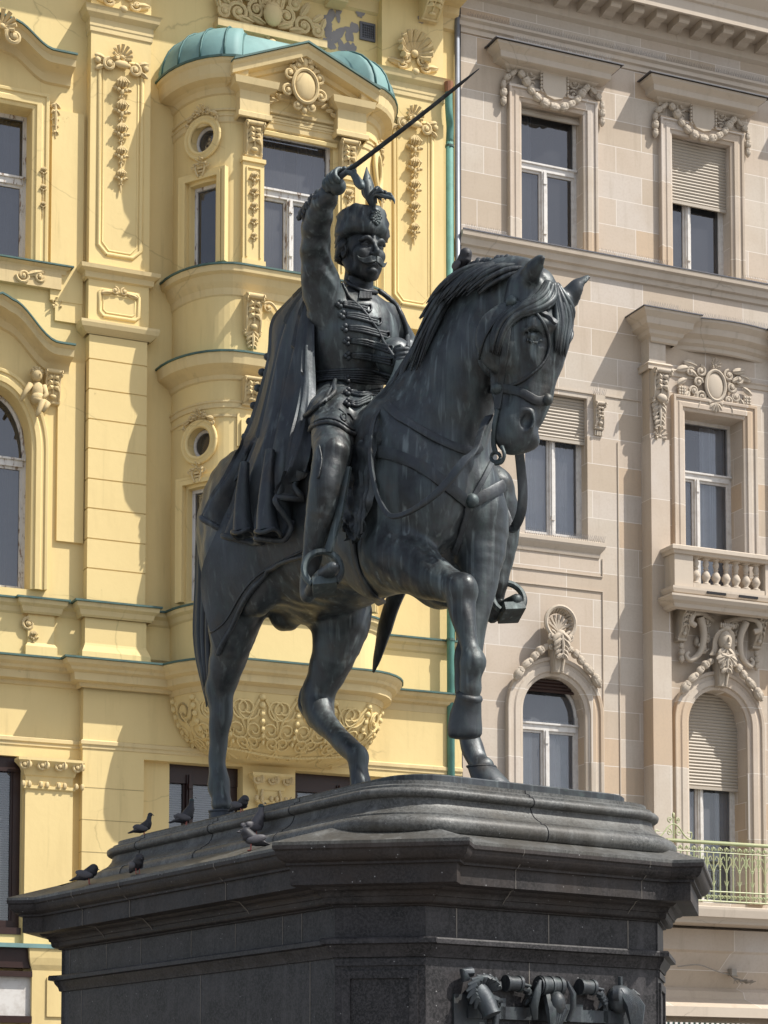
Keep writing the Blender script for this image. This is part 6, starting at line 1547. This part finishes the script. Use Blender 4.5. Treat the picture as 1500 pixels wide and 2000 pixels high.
# left windows with hoods
wframe(yel, -8.30, -7.10, 14.70, 17.10, -.32, M_WPP, 16.08, -7.68, curtain=(.3, .4))
wframe(yel, -8.2, -7.05, 9.78, 12.80, -.32, M_WPP, 11.75, -7.62, arch=11.9, curtain=(.3, .45))
surround(yel, -8.30, -7.10, 14.70, 17.10, M_Y, 0, sc_=1.0); surround(yel, -8.2, -7.05, 9.78, 12.80, M_Y, 0, arch=11.9, sc_=1.0)
def sweephood(zs_, uR, uL, w=.40, name='curved_hood', prof=None):
    """hood whose cornice line swings up towards the middle"""
    m = XB(); mc = XB(); prof = prof or [(0, -.34), (.05, -.32), (.08, -.22), (.14, -.18), (.32, -.14), (.34, -.04), (.40, 0), (0, .03)]
    for s_ in (1,):
        L = zs_; K = len(prof); v = []; vc = []
        for (u, z) in L:
            for o, h in prof: v.append((u, -o, z+h))
            for o, h in ((.395, .002), (.43, .002), (.43, .03), (0, .06)): vc.append((u, -o, z+h))
        m.add(v, [(i*K+k, (i+1)*K+k, (i+1)*K+k+1, i*K+k+1) for i in range(len(L)-1) for k in range(K-1)]+[tuple((len(L)-1)*K+k for k in range(K))])
        mc.add(vc, [(i*4+k, (i+1)*4+k, (i+1)*4+k+1, i*4+k+1) for i in range(len(L)-1) for k in range(3)]+[tuple((len(L)-1)*4+k for k in range(4))])
    o = m.build(name, M_YC, yel, R(40)); mc.build('hood_flashing', M_CUD, o, R(40)); return o
def bell(c, half, z0, h, a, b, n=30):
    P = []
    for i in range(n+1):
        t = -1+2*i/n; x = abs(t); q = 1 if x < a else (0 if x > b else .5+.5*math.cos(math.pi*(x-a)/(b-a))); P.append((c+half*t, z0+h*q+(.06*(1-(x/a)**2)*h*2 if x < a else 0)))
    return P
sweephood(bell(-7.68, 1.16, 17.88, .34, .15, .70), 0, 0)
sweephood(bell(-7.62, 1.12, 13.42, .55, .10, .78), 0, 0)
m = XB()
for s_ in (-1, 1): m.cut(); console(m, -7.62+s_*.86, .24, 12.60, 13.10, .05, .2, 0); m.cut(); husks(m, -7.68+s_*.74, 16.2, 15.4, 3, .055, .08)
m.cut(); spiral(m, -7.86, 17.96, .13, 1.5, R(90), -1, .42, .04, 18); spiral(m, -7.50, 17.96, .13, 1.5, R(90), 1, .42, .04, 18); shell(m, -7.68, 18.1, .22, .40, 9)
for s_ in (-1, 1): m.cut(); acanthus(m, -7.68+s_*.93, 17.25, .55, .10, .04, 5)
m.cut(); m.b(-8.72, -6.64, 0, .10, 14.36, 14.62)
for s_ in (-1, 1):
    spiral(m, -7.68+s_*.45, 14.48, .11, 1.5, R(180), s_, .11, .025, 16); spiral(m, -7.68+s_*.70, 14.50, .08, 1.3, R(0), -s_, .11, .02, 16); leaf(m, -7.68+s_*.5, 14.5, .3, R(90-s_*70), .35, .11); shell(m, -7.68+s_*.98, 14.15, .10, .03, 5)
    m.cut(); spiral(m, -7.62+s_*.55, 9.25, .10, 1.5, R(90), s_, .05, .025, 16); husks(m, -7.62+s_*.62, 9.15, 8.9, 1, .07, .05)
m.build('hood_ornament', M_YO, yel, R(50))
m = XB(); m.sweep([(-8.75, -.01), (-8.75, .05), (-6.60, .05), (-6.60, -.01)], [(0, 14.58), (.03, 14.60), (.04, 14.66), (.10, 14.70), (0, 14.72)]); m.build('window_ledge', M_YC, yel)
m = XB(); m.sweep([(-8.75, -.01), (-8.75, .05), (-6.60, .05), (-6.60, -.01)], [(.09, 14.702), (.13, 14.702), (.13, 14.725), (0, 14.75)]); m.build('copper_edge', M_CUD, yel)
# putto seated by the arched window
m = XB(); c, z, w0 = -7.02, 12.98, .16
m.ell((c, -w0, z), (.085, .085, .10), 12, 10)
for k in range(22): a = k*2.4; q = k/22; m.ell((c+.085*math.sin(a)*math.sqrt(1-(1-q)**2), -(w0+.07*math.cos(a)*math.sqrt(1-(1-q)**2)-.015), z+.03+.085*(1-q)), (.028, .028, .028), 6, 4)
m.ell((c+.02, -w0+.02, z-.24), (.10, .085, .15), 10, 8); m.ell((c+.02, -w0-.01, z-.36), (.11, .09, .10), 10, 8)
m.ell((c+.03, -(w0+.08), z-.01), (.012, .02, .018), 6, 4)
m.tube([(c-.09, -w0, z-.15), (c-.17, -(w0+.02), z-.28), (c-.24, -w0, z-.42)], [.045, .036, .026], 8); m.tube([(c+.11, -w0, z-.15), (c+.14, -(w0+.04), z-.28), (c+.08, -(w0+.08), z-.36)], [.045, .036, .026], 8)
m.tube([(c-.03, -w0-.03, z-.40), (c+.05, -(w0+.14), z-.44), (c+.0, -(w0+.12), z-.60), (c-.03, -(w0+.12), z-.66)], [.06, .055, .038, .024], 8); m.tube([(c+.07, -w0-.03, z-.40), (c+.13, -(w0+.13), z-.46), (c+.06, -(w0+.12), z-.58)], [.06, .052, .034], 8)
m.build('putto_relief', M_YO, yel, True)
# attic: vent grille, eaves bracket, bare plaster patches
m = XB(); m.b(-1.73, -1.46, .0, .03, 19.30, 19.34); m.b(-1.73, -1.46, .0, .03, 19.56, 19.60); m.b(-1.73, -1.70, 0, .03, 19.34, 19.56); m.b(-1.49, -1.46, 0, .03, 19.34, 19.56)
for k in range(6): m.b(-1.70+.035*k, -1.685+.035*k, .0, .025, 19.34, 19.56)
for k in range(5): m.b(-1.70, -1.49, .0, .02, 19.36+.04*k, 19.372+.04*k)
g__ = m.build('vent_grille', M_ZN, yel); m = XB(); m.b(-1.71, -1.48, .0, .006, 19.32, 19.58); m.build('vent_hole', M_DARK, g__)
def splotch(m, c, z, r, w, sd, st=1.0):
    rr = random.Random(sd); n = 26; ph = [rr.uniform(0, 6.28) for _ in range(5)]
    P = [(c+st*r*(1+.35*math.sin(2*a+ph[0])+.25*math.sin(3*a+ph[1])+.18*math.sin(5*a+ph[2])+.10*math.sin(9*a+ph[3]))*math.cos(a)*.8, -w, z+r*(1+.35*math.sin(2*a+ph[0])+.25*math.sin(3*a+ph[1])+.18*math.sin(5*a+ph[2])+.10*math.sin(9*a+ph[3]))*math.sin(a)) for a in np.linspace(0, 6.283, n, endpoint=False)]
    m.add([(c, -w, z)]+P, [(0, 1+i, 1+(i+1) % n) for i in range(n)])
m = XB()
for i, (x, y, r_) in enumerate(((640, 45, .16), (655, 70, .15), (685, 62, .14), (640, 85, .12), (672, 92, .12), (690, 100, .10), (660, 30, .08), (715, 15, .10), (703, 28, .07))):
    u, z = FP(x, y, 0); m.cut(); splotch(m, u, z, r_, .004+.0012*i, i)
for i, (x, y, r_) in enumerate(((830, 30, .09), (822, 40, .06))): u, z = FP(x, y, .2); m.cut(); splotch(m, u, z, r_, .204+.001*i, 40+i)
m.build('bare_render_patch', simple('grey_bare_render', (.27, .25, .25), .9, 0, (.20, .19, .20), 3), yel)
m = XB(); m.sweep([(-11.5, 0), (-.02, 0)], [(0, 19.75), (.06, 19.78), (.08, 19.95), (.16, 20.0), (.18, 20.10), (.75, 20.12), (.75, 20.30), (.85, 20.34), (.95, 20.5), (0, 20.6)])
m.build('main_eaves', M_YC, yel)
m = XB()
for u in (-.62, -2.2, -5.7, -7.4): m.cut(); console(m, u, .30, 19.70, 20.10, .22, .66, .05)
m.build('eaves_bracket', M_YC, yel, R(50))
# drainpipes
m = XB(); m.tube(crom([(-.30, -.34, 18.62), (-.30, -.34, 18.34), (-.28, -.32, 18.16), (-.22, -.22, 18.04), (-.21, -.18, 17.8)], 4), .062, 10); m.tube([(-.21, -.18, 17.82), (-.21, -.18, 3.2)], .062, 12)
pp = m.build('copper_drainpipe', M_PIPE, yel, True)
m = XB()
for z in (17.72, 15.4, 14.9, 12.5, 9.6, 7.0): m.cut(); m.tube([(-.21, -.18, z), (-.21, -.18, z+.035)], .074, 12)
m.build('pipe_collar', M_CUD, pp)
m = XB(); m.tube([(-.30, -.34, 18.55), (-.30, -.34, 18.72)], [.066, .075], 10); m.build('pipe_inlet', simple('rusty_inlet', (.28, .12, .06), .8), pp)
m = XB(); m.tube([(-.02, -.08, 20.2), (-.02, -.08, 3.2)], .045, 10); m.build('grey_drainpipe', M_GREY, stone, True)
m = XB(); m.tube([(.045, -.05, 20.3), (.045, -.05, 3.2)], .016, 6); m.build('black_cable', simple('black_cable_rubber', (.012, .012, .014), .6), stone)
# ---------------------------------------------------------------- granite pedestal
pang = math.atan2(FW[1], FW[0])
ped = empty('granite_pedestal', (float(OSLAB[0]), float(OSLAB[1]), 0), pang, None, label='tall dark granite pedestal with moulded cornice under the bronze rider', category='pedestal')
def pxy(P): return [(x, -y) for x, y in P]
def rrect(x0, x1, y0, y1, r, n=8):
    P = []
    for cx, cy, a in ((x1-r, y0+r, -90), (x1-r, y1-r, 0), (x0+r, y1-r, 90), (x0+r, y0+r, 180)):
        for k in range(n+1): t = R(a+90*k/n); P.append((cx+r*math.cos(t), cy+r*math.sin(t)))
    return P
Z5 = ZP
SL_ = rrect(-2.95, 2.95, -1.68, 1.68, .55)
def arc(c, r, a0, a1, n=7): return [(c[0]+r*math.cos(R(a)), c[1]+r*math.sin(R(a))) for a in np.linspace(a0, a1, n)]
m = MB()
prof = [(.12, -.53)]+arc((.215, -.445), .090, -90, 90, 10)+[(.20, -.35), (.20, -.335)]+[(.16, -.315), (.11, -.28), (.075, -.235), (.06, -.19), (.06, -.175), (.075, -.17)]+arc((.085, -.125), .043, -90, 90, 8)+[(.06, -.075), (.06, -.055), (.0, -.035), (0, 0), (-.5, 0), (-1.60, 0.0)]
m.sweep(pxy(SL_), [(o, Z5+z) for o, z in prof], closed=True); m.add([(-1.5, -.2, Z5-.0005), (1.5, -.2, Z5-.0005), (1.5, .2, Z5-.0005), (-1.5, .2, Z5-.0005)], [(0, 1, 2, 3)])
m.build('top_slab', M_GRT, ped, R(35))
XC = -.50; XF = 2.96; YH_ = 1.93; T45 = math.sqrt(.5)
def octo(step=.03):
    """body outline with shallow diagonal piers"""
    P = []
    hw = .43; fc = np.array([2.67, 1.65])      # centre of the diagonal face (x from slab centre, |y|)
    def q(sx, sy, p): return (p[0] if sx > 0 else 2*XC-p[0], sy*p[1]+(.15 if sy > 0 else 0))
    d = np.array([T45, -T45]); nrm = np.array([T45, T45])
    # in the (x,|y|) quadrant: face ends
    B = fc+d*hw+nrm*0; A = fc-d*hw
    Bi = B-nrm*step; Ai = A-nrm*step
    quad = [(Bi[0], Bi[1]), (B[0], B[1]), (A[0], A[1]), (Ai[0], Ai[1])]   # from the front side round to the long side
    quad[0] = (XF, B[1]-(B[0]-XF)); quad[3] = (A[0]-(A[1]-YH_), YH_)
    seq = []
    seq += [q(1, -1, p) for p in quad[::-1]]       # near right-front corner: long side -> front
    seq += [q(1, 1, p) for p in quad]
    seq += [q(-1, 1, p) for p in quad[::-1]]
    seq += [q(-1, -1, p) for p in quad]
    return seq
OC = octo()
def psweep(name, prof, mt, parent=ped, path=None, closed=True): m = MB(); m.sweep(pxy(path or OC), [(o, Z5+z) for o, z in prof], closed=closed); return m.build(name, mt, parent, R(30))
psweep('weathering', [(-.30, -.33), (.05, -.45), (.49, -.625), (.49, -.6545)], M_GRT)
psweep('cornice', [(.49, -.6545), (.49, -.69), (.47, -.705)]+arc((.36, -.70), .11, -5, -75, 7)+[(.385, -.81), (.385, -.83), (.35, -.835), (.35, -1.01), (.335, -1.015), (.20, -1.018), (.19, -1.03), (.17, -1.045)]+arc((.17, -1.10), .055, 90, 180, 5)[::1]+[(.10, -1.105), (.095, -1.13)]+arc((.06, -1.135), .035, 0, -80, 5)+[(.03, -1.172), (.03, -1.185), (.0, -1.19)], M_GRC)
psweep('frieze', [(0, -1.19), (0, -1.47)], M_GR)
psweep('string_moulding', [(.0, -1.47), (.11, -1.485), (.12, -1.50), (.12, -1.54), (.07, -1.55), (.06, -1.58), (.03, -1.62), (.02, -1.66), (.0, -1.665)], M_GR)
psweep('dado', [(0, -1.665), (0, -4.2), (.06, -4.25), (.12, -4.3), (.12, -4.7), (.5, -4.72), (.5, -5.0)], M_GR)
# joints as thin mortar strips
M_MORT = simple('pale_mortar_fill', (.21, .19, .165), .9)
m = MB(); 
for y in (-.98, .12, 1.12): m.cut(); m.box(XF+.0005, XF+.003, y-.006, y+.006, Z5-1.47, Z5-1.19)
for y in (-.12, ): m.cut(); m.box(XF+.0005, XF+.003, y-.004, y+.004, Z5-2.6, Z5-1.665)
for x in (-3.2, -2.3, -1.5, -.4, .5, 1.4, 1.75): m.cut(); m.box(x-.004, x+.004, -YH_-.003, -YH_-.0005, Z5-1.47, Z5-1.19)
for x in (-2.9, -.2, 1.9): m.cut(); m.box(x-.004, x+.004, -YH_-.003, -YH_-.0005, Z5-3.0, Z5-1.665)
m.build('mortar_joint', M_MORT, ped)
m = MB(); CP = [(.49, -.655), (.49, -.69), (.47, -.71), (.42, -.79), (.385, -.82), (.352, -.84), (.352, -1.01), (.20, -1.02), (.17, -1.05), (.115, -1.10), (.095, -1.13), (.03, -1.17), (.005, -1.19)]
for y in (-.55, 1.0): m.cut(); m.tube([(XF+o+.001, y+.06*math.sin(o*9)*(o < .3), Z5+z) for o, z in CP], .0045, 4)
for x in (-2.2, -1.1, .9): m.cut(); m.tube([(x+.10*(.3-o)*(o < .3), -(YH_+o+.001), Z5+z) for o, z in CP], .0045, 4)
m.build('mortar_joint', M_MORT, ped)
m = MB(); SP_ = [(o+.0015, z) for o, z in prof[:-2]]
for y in (-.15, ): m.cut(); m.tube([(2.95+o, y-.10*z, Z5+z) for o, z in SP_], .006, 4)
for x in (-1.9, -.3, 1.3): m.cut(); m.tube([(x, -(1.68+o), Z5+z) for o, z in SP_], .005, 4)
m.build('slab_joint', M_DARK, ped)
if 0: m.build('mortar_joint', simple('pale_mortar', (.20, .185, .165), .9), ped)
# recessed panels of the diagonal piers
for sy in (-1, 1):
    e = MB(); c = np.array([2.67, sy*1.65+(.15 if sy > 0 else 0)]); d = np.array([T45, -sy*T45]); nn = np.array([T45, sy*T45])
    def bb(t0, t1, o0, o1, z0, z1):
        P = [c+d*t0+nn*o0, c+d*t1+nn*o0, c+d*t1+nn*o1, c+d*t0+nn*o1]; v = [(p[0], p[1], z0) for p in P]+[(p[0], p[1], z1) for p in P]
        e.add(v, [(0, 3, 2, 1), (4, 5, 6, 7), (0, 1, 5, 4), (1, 2, 6, 5), (2, 3, 7, 6), (3, 0, 4, 7)])
    bb(-.36, -.28, .0, .025, Z5-4.0, Z5-1.86); bb(.28, .36, .0, .025, Z5-4.0, Z5-1.86); bb(-.36, .36, .0, .028, Z5-1.86, Z5-1.79); bb(-.43, .43, .0, .02, Z5-1.74, Z5-1.68)
    e.build('pier_panel', M_GR, ped)
# bronze plate under the hooves
m = MB(); PL = rrect(-2.80, 2.88, -1.45, 1.40, .45); m.sweep(pxy(PL), [(0, Z5+.0), (.0, Z5+.07), (-.012, Z5+.082), (-1.42, Z5+.10)], closed=True); m.add([(-1.5, -.1, Z5+.0995), (1.5, -.1, Z5+.0995), (1.5, .1, Z5+.0995), (-1.5, .1, Z5+.0995)], [(0, 1, 2, 3)])
m.build('bronze_plinth', M_BR2, statue).location = (0, .25, -ZP)
bronze_plate = bpy.data.objects['bronze_plinth']
# bronze trophies over the inscription panel
m = MB(); xf = XF
z0 = Z5-2.18
m.box(xf, xf+.05, -.88, 1.00, Z5-2.22, Z5-2.10); m.box(xf, xf+.09, -.72, .86, Z5-2.34, Z5-2.28); m.box(xf, xf+.03, -1.03, -.65, Z5-2.9, Z5-2.0)
m.box(xf, xf+.03, .80, 1.16, Z5-2.9, Z5-2.0); m.box(xf, xf+.05, -.50, -.44, Z5-2.22, Z5-2.02); m.box(xf, xf+.05, .76, .82, Z5-2.22, Z5-2.02); m.box(xf, xf+.05, -.16, .50, Z5-2.10, Z5-2.05)
tro = m.build('inscription_frame', M_BR2, ped)
tr = random.Random(9)
def leaf_(m, x, y, z): m.tube([(x, y, z), (x+.06, y+.03, z-.02), (x+.03, y+.06, z-.07)], [.012, .028, .006], 6)
def trophy(cy, kind):
    m = MB(); x = xf+.08; cy -= .15
    if kind == 'mask':
        m.tube([(x+.02, cy-.05, Z5-1.98), (x+.09, cy-.01, Z5-2.06), (x+.13, cy+.02, Z5-2.16), (x+.145, cy+.03, Z5-2.20)], [.12, .10, .085, .095], 12)
        m.ell((x, cy, Z5-1.96), (.09, .14, .11), 12, 8)
        for k in range(16):
            a = R(20+k*20); m.tube([(x+.04, cy+.08*math.cos(a), Z5-1.97+.07*math.sin(a)), (x+.12, cy+.16*math.cos(a), Z5-1.97+.13*math.sin(a)), (x+.09, cy+.22*math.cos(a+.3), Z5-1.99+.18*math.sin(a+.3))], [.045, .035, .012], 6)
        m.tube([(x, cy-.16, Z5-1.86), (x+.02, cy-.20, Z5-1.80), (x, cy-.10, Z5-1.79)], .05, 8); m.tube([(x-.02, cy+.16, Z5-2.05), (x+.02, cy+.18, Z5-2.2), (x, cy+.17, Z5-2.34)], [.035, .03, .035], 8)
    elif kind == 'drum':
        m.tube([(x, cy-.09, Z5-1.88), (x, cy+.07, Z5-1.88)], .07, 16); m.tube([(x, cy-.10, Z5-1.88), (x, cy-.07, Z5-1.88)], .08, 16); m.tube([(x, cy+.05, Z5-1.88), (x, cy+.08, Z5-1.88)], .08, 16)
        m.tube([(x, cy+.08, Z5-1.88), (x, cy+.20, Z5-1.90)], .02, 8); [leaf_(m, x, cy+.10+.02*k, Z5-1.93-.03*k) for k in range(4)]
        for s_ in (-.02, .06): m.tube([(x, cy+.16, Z5-1.92), (x+.02, cy+.20, Z5-2.0), (x, cy+.16+s_, Z5-2.08)], [.03, .04, .01], 6)
    elif kind == 'roll':
        m.tube([(x+.03, cy-.15, Z5-1.89), (x+.03, cy+.13, Z5-1.89)], .09, 18); m.tube([(x+.03, cy-.18, Z5-1.89), (x+.03, cy-.14, Z5-1.89)], [.035, .05], 12)
        for q in (-.13, -.02, .08): m.tube([(x+.03, cy+q, Z5-1.89), (x+.03, cy+q+.03, Z5-1.89)], .10, 18)
        for s_ in (-1, 1): ribbon(m, [np.array(p) for p in ((x+.08, cy+s_*.16, Z5-1.84), (x+.11, cy+s_*.22, Z5-1.96), (x+.08, cy+s_*.24, Z5-2.10), (x+.05, cy+s_*.20, Z5-2.22))], [np.array([.8, s_*.5, 0])]*4, [.03, .07, .08, .05], .02)
        for k in range(7): m.tube([(x+.05, cy-.06+.02*k, Z5-1.98), (x+.12, cy-.08+.03*k, Z5-2.12), (x+.08, cy-.03+.012*k, Z5-2.34)], [.04, .045, .01], 6)
        m.ell((x+.10, cy+.02, Z5-2.06), (.09, .09, .12), 10, 8)
    else:
        m.ell((x, cy, Z5-1.98), (.11, .15, .14), 12, 8); m.tube([(x+.06, cy-.14, Z5-1.93), (x+.10, cy-.10, Z5-1.93)], .075, 14)
        for k in range(9): m.tube([(x+.05, cy-.05+.02*k, Z5-1.9), (x+.12, cy+.0+.02*k, Z5-2.05), (x+.08, cy+.08+.012*k, Z5-2.28-.01*k)], [.03, .045, .015], 6)
        m.tube([(x, cy, Z5-1.86), (x+.01, cy-.01, Z5-1.76)], .025, 6)
        for k in range(5): m.tube([(x+.05, cy+.10, Z5-1.9-.05*k), (x+.09, cy+.17, Z5-1.94-.06*k)], [.03, .01], 6)
    return m.build('bronze_trophy', M_BR2, tro, R(50))
trophy(-.62, 'mask'); trophy(-.22, 'drum'); trophy(.20, 'roll'); trophy(.68, 'drum'); trophy(1.10, 'plume')
# ---------------------------------------------------------------- pigeons
def pigeon(px, py, plane_z, head_px, scale, label, mt=None, up=False, tuck=False, fix=None):
    """stands at the pixel's point on the pedestal; faces along the given photo direction"""
    c = fix if fix is not None else None
    t = empty('pigeon', tuple(c), 0, None, label=label, category='pigeon', group='pigeons on the monument')
    rt = head_px; t.rotation_euler = (0, 0, rt)
    s = scale; m = Sculpt((-.24*s, -.11*s, 0), (.24*s, .11*s, .34*s), .008*s)
    tilt = .20 if not up else .34
    m.chain([(-.10*s, 0, .09*s, .040*s), (-.02*s, 0, .115*s, .062*s), (.06*s, 0, (.125+tilt*.3)*s, .055*s)], .02*s, 3)
    hz = (.20+tilt*.5)*s if not tuck else .165*s; hx = .085*s if not tuck else .07*s
    m.chain([(.06*s, 0, .14*s, .045*s), (hx, 0, hz, .028*s)], .02*s); m.ell((hx+.01*s, 0, hz+.012*s), (.034*s, .028*s, .030*s), .008*s)
    m.chain([(-.08*s, 0, .085*s, .035*s), (-.20*s, 0, .045*s, .022*s)], .02*s, flat=((0, 0, 1), .45))
    V, F = m.mesh(); b = mesh_obj('body', V, F, mt or M_PIG, t, True)
    k = MB(); k.tube([(hx+.040*s, 0, hz+.012*s), (hx+.066*s, 0, hz+.0*s)], [.009*s, .002*s], 6); k.build('beak', M_ZN, t)
    for sy in (-1, 1):
        w = MB(); w.ell((-.04*s, sy*.052*s, .118*s), (.105*s, .018*s, .042*s), 10, 8, Matrix.Rotation(R(12), 3, 'Y').to_euler()); w.tube([(-.08*s, sy*.045*s, .105*s), (-.19*s, sy*.02*s, .06*s)], [.022*s, .006*s], 6, flat=(Vector((0, 0, 1)), .5)); w.build('wing', M_PIGL, t, True)
        l = MB(); l.tube([(.01*s, sy*.022*s, .07*s), (.012*s, sy*.022*s, .006*s)], .006*s, 6)
        for a in (-25, 0, 25): l.tube([(.012*s, sy*.022*s, .006*s), (.012*s+.035*s*math.cos(R(a)), sy*.022*s+.035*s*math.sin(R(a)), .004*s)], [.005*s, .003*s], 5)
        l.build('leg', M_PIGR, t)
    k = MB(); k.ell((hx-.005*s, 0, hz-.030*s), (.034*s, .034*s, .030*s), 10, 8); k.build('neck', M_PIGN, t, True)
    return t
def on_plate(px, py, z):
    w = hit(px, py, np.array([0, 0, ZP+z]), np.array([0, 0, 1.])); return w
def on_side(px, py, yy, z=None):
    w = hit(px, py, OSLAB-LF*yy, LF)
    if z is not None: w = np.array([w[0], w[1], ZP+z])
    return w
A_R = 0.0
def yawpx(a): return R(a)
pigeon(0, 0, 0, yawpx(15), 0.80, 'dark pigeon nearest the left end of the slab rim, tail to the left', fix=on_side(280, 1622, 1.62, .0))
pigeon(0, 0, 0, yawpx(20), 0.85, 'upright grey pigeon on the slab rim, left of the rear hoof', up=True, fix=on_side(362, 1604, 1.62, .0))
pigeon(0, 0, 0, yawpx(-35), 0.80, 'hunched pigeon on the slab rim beside the rear hoof', tuck=True, fix=on_side(471, 1582, 1.62, .0))
pigeon(0, 0, 0, yawpx(35), 0.95, 'pale grey pigeon perched on the slab torus with head raised', M_PIGL, up=True, fix=on_side(497, 1645, 1.90, -.355))
pigeon(0, 0, 0, yawpx(190), 0.95, 'dark pigeon on the cornice below the pale one', tuck=True, fix=on_side(492, 1668, 2.31, -.582))
pigeon(0, 0, 0, yawpx(-60), 0.9, 'pigeon facing forward on the cornice, near its left end', tuck=True, fix=on_side(268, 1715, 2.31, -.582))
pigeon(0, 0, 0, yawpx(0), 0.95, 'lowest and leftmost pigeon, crouching by the round torus', tuck=True, fix=on_side(172, 1738, 2.31, -.582))
h = cast(906, 545); hp = toworld(np.array(h[0])) if h else toworld(np.array(J(906, 540, 0)))
hp = toworld(np.array(J(905, 541, .03)))
pigeon(0, 0, 0, yawpx(-70), 1.15, 'pigeon perched on the mane of the bronze horse', tuck=True, fix=hp)
# ground
mesh_obj('ground', [(-400, -400, 0), (400, -400, 0), (400, 400, 0), (-400, 400, 0)], [(0, 1, 2, 3)], M_ASPH, None, kind='structure')
